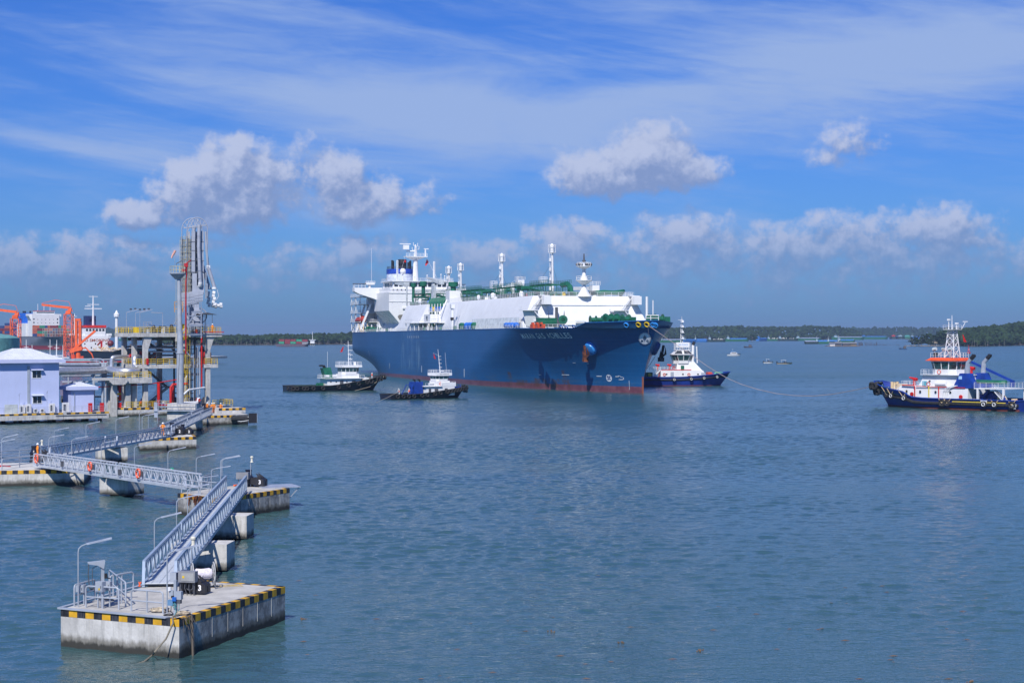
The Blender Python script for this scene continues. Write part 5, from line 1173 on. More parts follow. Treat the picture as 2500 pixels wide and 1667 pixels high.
for zz, w_ in ((15.2, .9), (17.2, 1.1), (19.0, .8), (20.6, .9)): mb.b2(.2, 1.2, -w_, w_, zz, zz+.1); mb.box((.9, 0, zz+.35), (.4, .4, .5))
mb.beam((-.6, 0, 21.4), (1.3, 0, 21.2), .1); mb.cyl((.5, 0, 21), (.6, 0, 22.6), .05, n=4); part(T, 'mast', mb, WHITE)
for y_ in (-2.5,): 
    mb = MB(); mb.cyl((3.6, -2.2, 7.4), (3.7, -2.2, 13.4), .42, n=8); mb.cyl((5.0, -2.2, 7.4), (4.8, -2.2, 12.8), .2, n=6); st_ = part(T, 'exhaust_stack', mb, WHITE)
    mb = MB(); mb.tube([(3.7, -2.2, 13.2), (3.9, -2.2, 13.9), (4.2, -2.2, 14.2)], .45, 8); part(st_, 'stack_cap', mb, BLACK)
for x_ in (-7.2, -3.6): mb = MB(); mb.cyl((x_, -2.6, 5), (x_, -2.6, 6.4), .22, n=6); mb.tube([(x_+.5, -2.6, 6.6), (x_-.7, -2.6, 6.9)], [.45, .2], 8); part(T, 'fire_monitor', mb, RED)
mb = MB(); mb.tube([(-7.0, -3.4, 2.4), (-6.8, -3.4, 4.6), (-5.8, -3.5, 5.2), (3.0, -3.5, 5.2)], .13, 6); part(T, 'fire_main', mb, RED)
mb = MB(); mb.rail([(-9.8, -3.4, 5.0), (-2.0, -3.4, 5.0)], 1.2, 3, 1.1, .05); mb.stair((-6.6, -3.4, 5.0), (-9.6, -3.4, 2.0), .8, (0, 1, 0)); part(T, 'railing', mb, WHITE)
mb = MB(); mb.cyl((-12.2, -1.6, 3.6), (-12.2, 1.6, 3.6), 1.5, n=16); mb.box((-9.9, -2.2, 3.4), (2.2, 1.8, 2.0)); wn = part(T, 'towing_winch', mb, GREEN); mb = MB(); mb.cyl((-9.7, -3.4, 3.6), (-9.7, -3.1, 3.6), .55, n=12); part(wn, 'brake_disc', mb, YELLOW)
mb = MB(); mb.lathe((11.5, -.8, 2.6), [(1.1, 0), (1.3, .8), (.9, 1.6), (.2, 1.9)], 10); mb.tube([(9.4, -2, 3), (11, -2, 4.2), (13, -1, 4)], .35, 6); part(T, 'rope_heap', mb, mat('rope_green', (.12, .4, .24), .9, var=.4, scale=4)); mb = MB(); mb.b2(8.4, 9.6, -2.2, 2.2, 2.2, 4.4); mb.cyl((10.4, -1.4, 3.2), (10.4, 1.4, 3.2), .7, n=10); part(T, 'anchor_winch', mb, mat('winch_red', (.6, .07, .03), .5))
# ---- large blue tug at the right
PY_ = mat('line_yellow', (.8, .62, .02), .5)
T = thing('tugboat', 'large blue and white tug with orange wheelhouse roof and lattice mast at the right edge', 'tugboat', (92.4, 379.2, 0), R(133), 'tugboats around the gas tanker'); T.scale = (1, 1, .95)
def zD(t_): return 2.35+2.6*max(0, (t_-.62)/.38)**1.7+(.9*sm((t_-.70)/.06))
rows = bhull(38, 11.5, zD, bow=.30, rb=3.2, sterntap=.9)
boat_hull(T, rows, BLUEHULL, 1.0, mat('deck_green_dark', (.03, .10, .07), .7), BLUEDK, rr=.14)
P_ = 1   # port side faces the camera
mb = MB(); j = len(rows[0])-1; mb.tube([Vector(r_[j-2])+Vector((0, .15, -.1)) for r_ in rows[:-6]], .33, 6); part(T, 'fender_bar', mb, RUBBER)
mb = MB(); mb.tube([Vector(r_[j])+Vector((0, .08, -.55)) for r_ in rows[2:13]], .10, 4); part(T, 'yellow_stripe', mb, PY_)
mb = MB(); mb.tube([(r_[j-5][0], r_[j-5][1]+.05, .25) for r_ in rows], .3, 4); part(T, 'boot_top', mb, TUGRED)
for x_ in (13.2, 11.3, 8.0, -1.0, -2.4, -12.0, -13.8, -17.2):
    p_, n_ = xat(rows, x_, 1, 2); big_ = .62 if x_ in (-17.2, -1.0) else .5
    tyre(T, p_+n_*.45, n_, big_, .26)
    if x_ in (11.3, 8.0, -12.0, -13.8): mb = MB(); mb.torus(p_+n_*.66, .36, .08, n_, 12, 5); part(T, 'tyre_rim', mb, WHITE)
    mb = MB(); q_, _ = xat(rows, x_, 1, 0); mb.beam(q_+n_*.05+Vector((-.9, 0, .1)), p_+n_*.5, .1); mb.beam(q_+n_*.05+Vector((.9, 0, .1)), p_+n_*.5, .1); part(T, 'tyre_strap', mb, CREAM)
for k in range(11):
    a_ = R(-80+16*k); x_ = 15.6+3.4*math.cos(a_); y_ = 4.1*math.sin(a_); tyre(T, (x_+.4, y_, 4.6), (math.cos(a_), math.sin(a_)*.9, 0), .62, .32)
for k in range(6):
    a_ = R(-20+20*k); x_ = 15.2+2.9*math.cos(a_); y_ = 3.6*math.sin(a_); tyre(T, (x_+.4, y_, 3.3), (math.cos(a_), math.sin(a_)*.9, -.2), .55, .3)
mb = MB(); mb.loft([[(11.5, -3.8, 2.0), (-6.6, -4.0, 2.0), (-6.6, 4.0, 2.0), (11.5, 3.8, 2.0)], [(10.2, -3.6, 4.9), (-6.6, -3.9, 4.7), (-6.6, 3.9, 4.7), (10.2, 3.6, 4.9)]], closed=True); hs = part(T, 'deckhouse', mb, WHITE)
for x_ in (8.4, 5.0, 1.2, -2.4): portlight(hs, x_, 3.95, 3.7, 1, .26)
mb = MB(); mb.tube([(9.6, 3.9, 5.0), (6.6, 4.0, 5.0), (6.3, 4.05, 4.7), (6.3, 4.05, 2.0)], .13, 6); mb.tube([(6, 3.98, 4.85), (-6, 4.02, 4.75)], .09, 5); mb.tube([(.4, 4.05, 4.8), (.4, 4.05, 2)], .12, 5); part(hs, 'fire_main', mb, RED)
mb = MB(); mb.tube([(2.8, 4.05, 4.9), (2.8, 4.05, 2.0)], .12, 5); part(hs, 'yellow_pipe', mb, PY_)
for k in range(3): mb = MB(); mb.tube([(-3.2+k*.5-1, 4.1, 5.2), (-1.6+k*.5-1, 4.15, 4.7), (-.8+k*.5-1, 4.15, 4.0), (-.7+k*.5-1, 4.15, 2.0)], .09, 5); part(hs, 'vent_pipe', mb, WHITE)
for x_, z_ in ((7.0, 3.1), (-5.0, 2.8)): mb = MB(); mb.cyl((x_, 4.0, z_), (x_, 4.2, z_), .42, n=10); part(hs, 'hose_box', mb, RED)
mb = MB(); mb.rail([(10.0, 3.6, 4.85), (2.0, 3.8, 4.8)], 1.1, 3, 1.1, .032); mb.rail([(10.0, 3.6, 4.85), (10, -3.6, 4.85)], 1.1, 3, 1.1, .032); mb.stair((10.3, 3.2, 4.6), (12.4, 3.2, 3.0), .8, (0, 1, 0)); part(T, 'railing', mb, WHITE)
mb = MB(); mb.loft([[(6.2, -2.9, 4.8), (-4.8, -2.9, 4.7), (-4.8, 2.9, 4.7), (6.2, 2.9, 4.8)], [(4.8, -2.7, 7.4), (-4.6, -2.7, 7.4), (-4.6, 2.7, 7.4), (4.8, 2.7, 7.4)]], closed=True); uh = part(T, 'upper_house', mb, WHITE)
mb = MB(); mb.b2(5.25, 5.33, .2, 2.3, 6.5, 7.2); mb.v = [(a+.2, b_, c_) for a, b_, c_ in mb.v]; nb_ = part(T, 'name_board', mb, mat('board_white', (.7, .75, .8), .5)); mb = MB(); text_on(mb, 'SKY 2', .6, (5.56, 1.25, 6.85), (0, 1, 0), (0, 0, 1)); part(nb_, 'lettering', mb, LBLUE, smooth=0)
portlight(uh, 3.4, 2.8, 6.0, 1, .25)
mb = MB(); mb.b2(-4.9, 5.3, -3.5, 3.5, 7.4, 7.52); mb.rail([(5.2, -3.4, 7.5), (5.2, 3.4, 7.5), (-4.8, 3.4, 7.5)], 1.1, 3, 1.0, .032); part(T, 'bridge_deck', mb, WHITE)
ringbuoy(T, (.6, 3.6, 8.1), (0, 1, 0), .42)
wh_ = wheelhouse(T, .6, 5.2, 5.8, 7.5, 8.5, 10.5, lean=.3, cut=.22, mroof=ORROOF, roof_over=.35)
mb = MB(); mb.loft([[(4.3, -3.2, 10.55), (-3.0, -3.2, 10.55), (-3.0, 3.2, 10.55), (4.3, 3.2, 10.55)], [(3.3, -2.5, 11.2), (-2.4, -2.5, 11.2), (-2.4, 2.5, 11.2), (3.3, 2.5, 11.2)]], closed=True); part(T, 'roof_skirt', mb, ORROOF)
mb = MB(); mb.rail([(3.4, -2.5, 11.2), (3.4, 2.5, 11.2), (-2.6, 2.5, 11.2), (-2.6, -2.5, 11.2), (3.4, -2.5, 11.2)], 1.1, 2, 1.1, .035); part(T, 'roof_railing', mb, WHITE)
mb = MB(); mb.b2(2.6, 2.9, 1.0, 2.2, 11.5, 12.4); part(T, 'equipment_box', mb, BLACK)
for (x_, y_) in ((2.8, -1.6), (-1.4, 2.6), (2.8, 1.9)): mb = MB(); mb.cyl((x_, y_, 11.2), (x_, y_, 12.8), .1, n=5); mb.tube([(x_+.4, y_, 13.0), (x_-.4, y_, 13.2)], .4, 8); part(T, 'searchlight', mb, mat('lamp_grey', (.45, .5, .5), .3))
mb = MB()   # lattice mast
def leg4(z_): s_ = 1.25-.095*(z_-11.2); return [(-.3+sx_*s_*.9, sy_*s_, z_) for sx_, sy_ in ((-1, -1), (1, -1), (1, 1), (-1, 1))]
zz_ = [11.2, 13.2, 14.8, 16.2, 17.4]
for a, b_ in zip(zz_[:-1], zz_[1:]):
    A, B_ = leg4(a), leg4(b_)
    for k in range(4): mb.tube([A[k], B_[k]], .1, 5); mb.tube([B_[k], B_[(k+1) % 4]], .07, 4); mb.tube([A[k], B_[(k+1) % 4]], .06, 4); mb.tube([A[(k+1) % 4], B_[k]], .06, 4)
mb.b2(-1.5, .9, -1.6, 1.6, 17.4, 17.5); mb.rail([(.9, -1.6, 17.5), (.9, 1.6, 17.5), (-1.5, 1.6, 17.5), (-1.5, -1.6, 17.5), (.9, -1.6, 17.5)], .9, 2, 1.2, .035)
mb.cyl((-.2, 0, 17.4), (-.2, 0, 20.6), .1, .06, 6); mb.cyl((-.2, 1.2, 17.4), (-.2, 1.2, 19.6), .1, n=5); mb.box((-.2, 1.2, 19.6), (.5, .5, .4)); mb.cyl((-.6, -1.2, 17.4), (-.6, -1.2, 18.8), .1, n=5); mb.box((-.6, -1.2, 18.8), (.6, .5, .3))
mb.beam((-1.4, -1.8, 17.6), (-1.9, -2.4, 19.1), .1); mb.box((-1.9, -2.4, 19.2), (1.1, .3, .15)); mb.beam((-.2, -2.2, 16.2), (-.2, 2.2, 16.6), .08); mb.beam((.6, -1.8, 14.1), (.6, -2.8, 14.1), .1); mb.beam((3.4, 0, 11.6), (.8, 0, 13.6), .09); part(T, 'lattice_mast', mb, WHITE)
flag(T, (-1.2, -2.4, 16.4), 1.7, 1.0)
for sg in (1, -1):
    mb = MB(); mb.loft([[(-3.0, sg*3.0-1.0, 4.7), (-8.0, sg*3.0-1.0, 4.7), (-8.0, sg*3.0+1.0, 4.7), (-3.0, sg*3.0+1.0, 4.7)], [(-4.6, sg*3-.9, 7.9), (-6.6, sg*3-.9, 7.9), (-6.6, sg*3+.9, 7.9), (-4.6, sg*3+.9, 7.9)]], closed=True); fc = part(T, 'funnel_casing', mb, BLUEDK)
    mb = MB(); mb.tube([(-5.8, sg*3, 7.6), (-6.0, sg*3, 10.2), (-6.9, sg*3, 11.2)], [.55, .45, .42], 10); part(fc, 'exhaust_stack', mb, GREYP); mb = MB(); mb.tube([(-6.8, sg*3, 11.1), (-7.4, sg*3, 11.7), (-7.5, sg*3, 12.0)], [.46, .46, .4], 10); part(fc, 'stack_cap', mb, BLACK)
    if sg > 0: mb = MB(); mb.b2(-4.9, -4.1, sg*3+1.0, sg*3+1.06, 6.6, 7.3); mb.v = [(a-.3, b_-.05, c_) for a, b_, c_ in mb.v]; part(fc, 'company_board', mb, mat('board_pale_blue', (.35, .55, .8), .5))
for (x_, y_, z_) in ((9.2, 0, 4.9), (-3.4, -2.4, 7.5)): mb = MB(); mb.cyl((x_, y_, z_), (x_, y_, z_+1.2), .3, n=6); mb.tube([(x_-.7, y_, z_+1.3), (x_+1.2, y_, z_+1.75)], [.4, .15], 8); part(T, 'fire_monitor', mb, RED)
for (x_, y_) in ((5.8, 2.0), (4.6, 2.6)): mb = MB(); mb.b2(x_-.5, x_+.5, y_-.4, y_+.4, 4.9, 6.0); part(T, 'deck_crate', mb, mat('crate_teal', (.04, .32, .42), .6))
mb = MB(); mb.tube([(1.6, 3.2, 5.5), (-1.0, 3.2, 5.5)], .55, 10); part(T, 'life_raft', mb, WHITE); ringbuoy(T, (3.0, 3.9, 5.4), (0, 1, 0), .4, RED)
mb = MB(); mb.loft([[(x_, 1.4+w_*math.cos(a), 6.0+.55*max(math.sin(a), -.5)) for a in [i*math.pi/5 for i in range(10)]] for x_, w_ in ((-7.0, .3), (-8, 1.1), (-11, 1.2), (-13.4, 1.0), (-14, .4))], closed=True); part(T, 'covered_rescue_boat', mb, GREEN)
mb = MB(); mb.beam((-12.5, -3.4, 5.0), (-12.5, -3.4, 6.4), .7); mb.beam((-12.5, -3.4, 6.2), (-2.5, -3.2, 10.4), .4, .5); part(T, 'deck_crane', mb, BLUEDK)
mb = MB(); mb.b2(-15.2, -8.2, -4.2, 4.2, 4.6, 4.8)
for (x_, y_) in ((-15, 4), (-15, -4), (-9, 4)): mb.beam((x_, y_, 1.4), (x_, y_, 4.6), .4)
mb.rail([(-8.2, 4.1, 4.8), (-15.2, 4.1, 4.8), (-15.2, -4.1, 4.8)], 1.2, 3, 1.3, .038); mb.stair((-12.2, 3.4, 4.7), (-15.4, 3.4, 1.4), .8, (0, 1, 0)); part(T, 'aft_platform', mb, WHITE)
mb = MB(); mb.cyl((-10, -1.5, 2.8), (-10, 1.8, 2.8), 1.3, n=14); mb.beam((-8.2, 2.4, 1.4), (-10.6, 2.4, 4.4), .5); mb.box((-8, 0, 2.4), (1.4, 3.6, 2)); part(T, 'towing_winch', mb, BLUEDK)
mb = MB(); mb.torus((-13.6, 2.4, 2.3), .95, .34, (.2, 1, 0), 16, 6); mb.tube([(-16.4, 3, 1.4), (-16.4, 3, 2.4), (-16.4, 1.6, 2.4), (-16.4, 1.6, 1.4)], .3, 6); part(T, 'tow_pin', mb, CREAM)
for (x_, y_) in ((14.2, 1.0), (14.2, -1.0), (-8.8, 5.0), (12.6, 2.4)): mb = MB(); mb.cyl((x_, y_, 3.2 if x_ > 0 else 1.4), (x_, y_, 5.6 if x_ > 0 else 2.5), .3, n=8); part(T, 'bollard', mb, CREAM)
mb = MB(); mb.tube([(14.2, -1.0, 5.0), (14.2, 1.0, 5.0)], .3, 8); mb.cyl((12.2, -1.2, 4.4), (12.2, 1.2, 4.4), .8, n=12); part(T, 'fore_winch', mb, CREAM)
p_, n_ = xat(rows, -17.6, 1, 0); mb = MB(); text_on(mb, 'SKY 2', .75, p_+n_*.12+Vector((-.2, 0, -1.0)), (-1, 0, 0), (0, 0, 1), bold=.02); text_on(mb, 'SAIGON', .42, p_+n_*.12+Vector((-.2, 0, -1.62)), (-1, 0, 0), (0, 0, 1), bold=.01); part(T, 'stern_name', mb, mat('letter_white', (.75, .78, .8), .5), smooth=0)
p_, n_ = xat(rows, -11.0, 1, 0); mb = MB(); mb.box(p_+n_*.1+Vector((0, 0, -.45)), (1.5, .04, .7)); pb_ = part(T, 'side_name_board', mb, mat('board_white', (.7, .75, .8), .5)); mb = MB(); text_on(mb, 'SKY 2', .55, p_+n_*.16+Vector((0, 0, -.45)), (-1, 0, 0), (0, 0, 1)); part(pb_, 'lettering', mb, LBLUE, smooth=0)
mb = MB(); mb.box((-17.0, 1.5, 1.9), (1.4, 1.6, .8)); part(T, 'fuel_drums', mb, RED)
person(on(T, -15.4, 4.3, 1.42), R(20), 'person in navy coveralls standing below the stair of the large tug', 'stand', suit=BLUEDK, hat=mat('cap_dark', (.05, .05, .06), .7))
# tow line from the tanker bow to the large tug, with its sag
pts_ = [(1582, 794, 458.5), (1630, 827, 454), (1680, 861, 449), (1730, 896, 444), (1775, 923, 439), (1810, 938, 435), (1850, 950.5, 431), (1895, 960.5, 426), (1940, 965.5, 421), (1985, 966.5, 416), (2030, 962.5, 411), (2075, 954.5, 406), (2122, 944.5, 397.5)]
mb = MB(); mb.tube([PX(*q) for q in pts_], .075, 5); single('tow_rope', 'long grey tow rope sagging from the tanker bow to the tug at the right edge', 'rope', mb, mat('tow_rope_grey', (.30, .25, .25), .9))
mb = MB(); mb.tube([PX(1600, 869, 520), PX(1588, 888, 524), PX(1577, 903, 530)], .06, 4); single('mooring_rope', 'thin dark line hanging from the port anchor to the blue tug behind the bow', 'rope', mb, DGREY)
mb = MB(); mb.tube([PX(1582, 794, 458.3), PX(1583, 812, 457.9), PX(1587, 838, 458), PX(1588, 858, 460)], .04, 4); single('mooring_rope', 'thin dark line hanging down the tanker bow past the round emblem', 'rope', mb, DGREY)
# ------------------------------------------------------------------ barges and small craft far up the river
HG = mat('barge_green', (.02, .15, .085), .55, dirt=.4); HBL = mat('barge_blue', (.03, .17, .50), .5, dirt=.3); HDK = mat('barge_dark', (.02, .045, .04), .6); COV = mat('hatch_pale', (.24, .29, .42), .6); CABG = mat('cabin_pale_blue', (.30, .42, .50), .6); COVB = mat('hatch_blue', (.05, .20, .55), .5)
def barge(L, B, H, mh, mc, label, x_, y_, rz, group, cabin=None, cover=True):
    o_ = thing('river_barge', label, 'barge', (x_, y_, 0), rz, group)
    rows = bhull(L, B, lambda t_: H*(1+.35*max(0, (t_-.85)/.15)+.3*max(0, (.12-t_)/.12)), bow=.12, stern=.08, rb=L*.03, sterntap=.75, ns=16)
    boat_hull(o_, rows, mh, .3, DGREY, mh, rr=.15)
    if cover:
        mb = MB(); mb.extr([(-B*.42, H*.9), (-B*.42, H+1.1), (-B*.15, H+1.9), (B*.15, H+1.9), (B*.42, H+1.1), (B*.42, H*.9)], 'x', -L*.30, L*.40); part(o_, 'hold_cover', mb, mc)
    mb = MB(); mb.b2(-L*.44, -L*.33, -B*.38, B*.38, H*.8, H+2.7); mb.b2(-L*.42, -L*.35, -B*.28, B*.28, H+2.7, H+4.6); mb.b2(-L*.43, -L*.34, -B*.36, B*.36, H+4.6, H+4.8); cb = part(o_, 'cabin', mb, cabin or CABG)
    for k in range(3): mb = MB(); mb.b2(-L*.35-.02, -L*.35+.1, -B*.22+k*B*.17, -B*.12+k*B*.17, H+3.2, H+4.2); part(cb, 'window', mb, GLASS)
    mb = MB(); mb.cyl((-L*.38, 0, H+4.8), (-L*.38, 0, H+8), .12, n=4); mb.cyl((L*.44, 0, H), (L*.44, 0, H+3), .12, n=4); part(o_, 'mast', mb, WHITE)
    return o_
BT = [ # px left, px right, water row, hull, cover, cabin, label, yaw
 (1606, 1668, 836.2, HG, COV, None, 'green barge with pale cover just right of the tanker bow', 4),
 (1664, 1700, 836, HBL, COVB, None, 'short blue barge behind the mast of the blue tug', 40),
 (1694, 1728, 835, HBL, COVB, None, 'plain blue barge left of the dark barges with heaped tyres', -6),
 (1727, 1772, 834.5, HDK, HDK, None, 'dark barge low in the water with pale heaps on deck', 3),
 (1770, 1830, 833.5, HG, COVB, None, 'green barge with bright blue cover left of the flooded bush', 2),
 (1846, 1874, 832.5, HBL, COVB, HBL, 'bright blue barge seen from its stern beside the flooded bush', 60),
 (1872, 1902, 832.2, HG, HDK, None, 'small green barge next right of the bright blue stern', 6),
 (1898, 1950, 832.2, HDK, HDK, None, 'dark barge in the middle of the far raft of barges', 2),
 (1940, 2006, 832, HG, COV, None, 'long green barge with pale cover behind the dark hulls', 2),
 (1963, 1998, 839.6, HDK, COV, None, 'nearest dark green barge, leftmost of the three in front', 170),
 (1992, 2026, 839.4, HG, COVB, None, 'middle of the three dark green barges in front', 170),
 (2022, 2050, 838.8, HDK, COVB, None, 'right one of the three dark green barges in front, blue cover', 168),
 (2042, 2088, 837, HG, COVB, None, 'green barge with light blue cover behind the fish raft', 8),
 (2030, 2112, 829.5, HG, COV, None, 'long pale-covered green barge behind the front three', 2),
 (2100, 2170, 828, HG, COVB, HBL, 'big green barge with blue bow pointing right', 3),
 (2172, 2186, 824.6, HDK, HDK, RED, 'tiny dark barge with red cabin, first of four bow-on', 85),
 (2187, 2202, 824.4, HDK, COVB, None, 'tiny dark barge with pale cabin, second of four bow-on', 88),
 (2203, 2222, 824.2, HG, HG, mat('cabin_teal', (.1, .4, .36), .5), 'tiny barge with teal cabin, third of four bow-on', 85),
 (2222, 2250, 824.0, HBL, COVB, None, 'tiny blue barge half hidden by the island trees', 40),
 (290, 318, 832, HG, HG, None, 'small green barge far behind the black tanker', 5),
 (312, 346, 831, mat('barge_plum', (.18, .04, .06), .6), mat('barge_plum', (.18, .04, .06), .6), None, 'plum red barge far off between the tanker and jetty', 4),
 (350, 380, 830, HG, HG, None, 'green barge seen far off through the jetty frame', 4),
]
for (p0, p1, yw, mh, mc, cab, lab, yaw) in BT:
    yy = max(yw, 827.0) if p0 > 1000 else yw
    Z = CAMH*FPX/(yw-YH); Z = min(Z, 4300); a = PX((p0+p1)/2, yw, Z); wd_ = (p1-p0)*Z/FPX; y_ = R(yaw)
    L = wd_/max(.35, abs(math.cos(y_))) if abs(math.cos(y_)) > .3 else 45.0; B = min(12, max(8, L*.17)) if abs(math.cos(y_)) > .3 else wd_*.9
    barge(L, B, min(4.6, 2.8+L*.022)*(Z/2900)**.5, mh, mc, lab, a.x, Z, y_, 'barges moored far up the river', cab, mc is not HDK)
# pale heaps on the dark barges
mb = MB(); random.seed(9)
for (p0, p1, yw) in ((1740, 1768, 834.4), (1876, 1898, 832.2), (1905, 1945, 832.2)):
    for k in range(14): px_ = random.uniform(p0, p1); Z = CAMH*FPX/(yw-YH)-2; q = PX(px_, 0, Z); mb.ball((q.x, q.y, random.uniform(3.2, 5)), random.uniform(.8, 1.7), 3)
o_ = part(None, 'cargo_heaps', mb, mat('pale_heap', (.5, .5, .46), .9), kind='stuff'); o_['label'] = 'pale heaps of cargo on the dark moored barges'
# container barge and the beacon hut at the left bank
Z = 2045; a = WP(716, 845.4); o_ = thing('container_barge', 'low grey barge loaded with green and maroon containers off the left bank', 'barge', (a.x, a.y, 0), R(-3))
rows = bhull(38, 9, lambda t_: 2.8+.4*max(0, (t_-.9)/.1), bow=.1, stern=.06, rb=2, ns=14); boat_hull(o_, rows, mat('barge_mauve', (.17, .12, .16), .6), .2, DGREY)
mb = MB(); mb.b2(10.5, 17, -3, 3, 2.8, 5.0); mb.b2(9.5, 18, -3.4, 3.4, 5.0, 5.2); cb = part(o_, 'cabin', mb, mat('cabin_grey', (.5, .52, .55), .5))
for k in range(4): mb = MB(); mb.b2(11+k*1.5, 12+k*1.5, -3.05, -3.0, 3.7, 4.6); part(cb, 'window', mb, GLASS)
MAROON = mat('container_maroon', (.22, .03, .04), .6); CGREEN = mat('container_green', (.03, .28, .16), .6); CNAVY = mat('container_navy', (.03, .06, .20), .6); CORG = mat('container_orange', (.52, .12, .05), .6)
def cont_mesh(m, Lc=12.2, ends=False):
    mb = MB(); mb.b2(-Lc/2, Lc/2, -1.22, 1.22, 0, 2.55)
    for k in range(int(Lc/.9)): mb.b2(-Lc/2+.3+k*.9, -Lc/2+.7+k*.9, -1.26, -1.22, .15, 2.4)
    return mb.mesh('shipping_container', m, 0)
CM = {m_.name: cont_mesh(m_) for m_ in (MAROON, CGREEN, CNAVY, CORG)}; CM6 = {m_.name: cont_mesh(m_, 6.1) for m_ in (MAROON, CGREEN)}
for (x_, z_, m_, L6, lab) in ((-13.4, 2.9, CGREEN, 1, 'green container at the left end of the container barge'), (-13.2, 5.5, MAROON, 1, 'maroon container at the upper left on the container barge'), (-6.5, 2.9, MAROON, 1, 'maroon container low in the middle of the container barge'), (-6.4, 5.5, MAROON, 1, 'maroon container on the upper tier left of the green ones'), (0.0, 2.9, CGREEN, 1, 'green container low on the container barge amidships'), (.1, 5.5, MAROON, 1, 'maroon container beside the bright green upper one'), (6.7, 2.9, MAROON, 1, 'maroon container low beside the barge cabin'), (6.8, 5.5, CGREEN, 1, 'bright green container on the upper tier near the cabin'), (13.4, 5.3, MAROON, 1, 'maroon container resting over the barge cabin')):
    c_ = bpy.data.objects.new('shipping_container', CM6[m_.name]); col.objects.link(c_); c_.location = (a.x+x_, a.y-.05*x_, z_); c_.rotation_euler = (0, 0, R(-3)); c_['label'] = lab; c_['category'] = 'container'; c_['group'] = 'containers on the river barge'
a = WP(763, 842.6); o_ = thing('beacon_hut', 'small white hut on posts with a pole, standing off the left bank', 'beacon', (a.x, a.y, 0))
mb = MB(); mb.b2(-2.6, 2.6, -2, 2, 2.2, 6.4); part(o_, 'hut', mb, WHITE); mb = MB(); mb.b2(-4.2, 4.2, -3, 3, 6.4, 7.0); part(o_, 'roof', mb, WHITE); mb = MB(); mb.cyl((0, 0, 7), (0, 0, 17), .25, n=5); part(o_, 'pole', mb, WHITE)
for sx_ in (-2.2, 0, 2.2): mb = MB(); mb.beam((sx_, 0, -1), (sx_, 0, 2.2), .6); part(o_, 'post', mb, CREAM)
# small craft
def small_boat(px_, py_, L, B, H, label, mh=WHITE, kind='cuddy', rz=0, group='small boats out on the river'):
    a = WP(px_, py_); o_ = thing('small_boat', label, 'boat', (a.x, a.y, 0), rz, group)
    rows = bhull(L, B, lambda t_: H*(.8+.45*t_**2), bow=.45, stern=.1, rb=L*.08, ns=12, depth=-.3); boat_hull(o_, rows, mh, .15, DGREY, BLACK, rr=.07)
    if kind == 'yacht':
        mb = MB(); mb.loft([[(-L*.28, -B*.36, H), (L*.28, -B*.36, H), (L*.28, B*.36, H), (-L*.28, B*.36, H)], [(-L*.22, -B*.3, H+1.2), (L*.12, -B*.3, H+1.2), (L*.12, B*.3, H+1.2), (-L*.22, B*.3, H+1.2)]], closed=True); cb = part(o_, 'cabin', mb, WHITE2)
        for k in range(3): mb = MB(); mb.b2(-L*.2+k*L*.12, -L*.1+k*L*.12, -B*.36, -B*.33, H+.45, H+.95); part(cb, 'window', mb, GLASS)
        mb = MB(); mb.b2(-L*.22, L*.04, -B*.28, B*.28, H+2.1, H+2.2)
        for sx_ in (-L*.2, L*.02):
            for sy_ in (-1, 1): mb.beam((sx_, sy_*B*.26, H+1.2), (sx_, sy_*B*.26, H+2.1), .08)
        part(o_, 'canopy', mb, LBLUE); mb = MB(); mb.cyl((-L*.1, 0, H+2.2), (-L*.1, 0, H+3.6), .06, n=4); part(o_, 'mast', mb, WHITE)
    elif kind == 'fish':
        mb = MB(); mb.b2(-L*.38, -L*.08, -B*.3, B*.3, H*.7, H+1.7); mb.b2(-L*.42, -L*.02, -B*.38, B*.38, H+1.7, H+1.85); cb = part(o_, 'cabin', mb, mat('cabin_wood', (.12, .10, .09), .8))
        mb = MB(); mb.b2(-L*.08, -L*.08+.05, -B*.2, B*.2, H+.8, H+1.4); part(cb, 'window', mb, GLASS)
        mb = MB(); mb.tube([(L*.2, 0, H), (L*.35, 0, H+1.2)], .1, 5); mb.cyl((-L*.2, 0, H+1.8), (-L*.2, 0, H+3), .06, n=4); part(o_, 'pole', mb, WOOD)
    else:
        mb = MB(); mb.loft([[(-L*.1, -B*.3, H), (L*.22, -B*.3, H), (L*.22, B*.3, H), (-L*.1, B*.3, H)], [(-L*.06, -B*.24, H+.7), (L*.08, -B*.24, H+.7), (L*.08, B*.24, H+.7), (-L*.06, B*.24, H+.7)]], closed=True); part(o_, 'windscreen', mb, GLASS)
        mb = MB(); mb.b2(-L*.26, L*.08, -B*.34, B*.34, H+1.35, H+1.43)
        for sx_ in (-L*.22, L*.05):
            for sy_ in (-1, 1): mb.beam((sx_, sy_*B*.3, H), (sx_, sy_*B*.3, H+1.35), .06)
        part(o_, 'awning', mb, DGREY if L > 8 else WHITE); mb = MB(); mb.b2(-L*.5-.3, -L*.47, -.3, .3, .2, 1.3); part(o_, 'outboard_engine', mb, BLACK)
    return o_
small_boat(1792, 868.2, 9.3, 3.0, 1.15, 'white cabin cruiser with light blue canopy, leftmost of the pleasure boats', WHITE2, 'yacht')
small_boat(1876, 886.6, 5.1, 2.0, .75, 'small white runabout, the shorter of the two boats lying together', WHITE2, 'cuddy')
small_boat(1916, 888.3, 7.9, 2.2, .55, 'low open speedboat with dark awning right of the small runabout', CREAM, 'cuddy')
small_boat(1826, 848.6, 9.6, 3.0, 1.1, 'dark fishing boat below the moored barges', mat('fish_hull', (.09, .08, .10), .7), 'fish', R(180))
small_boat(2204, 852.6, 8.0, 2.4, .95, 'little blue fishing boat right of the fish stakes', mat('fish_blue', (.03, .10, .25), .6), 'fish', R(180))
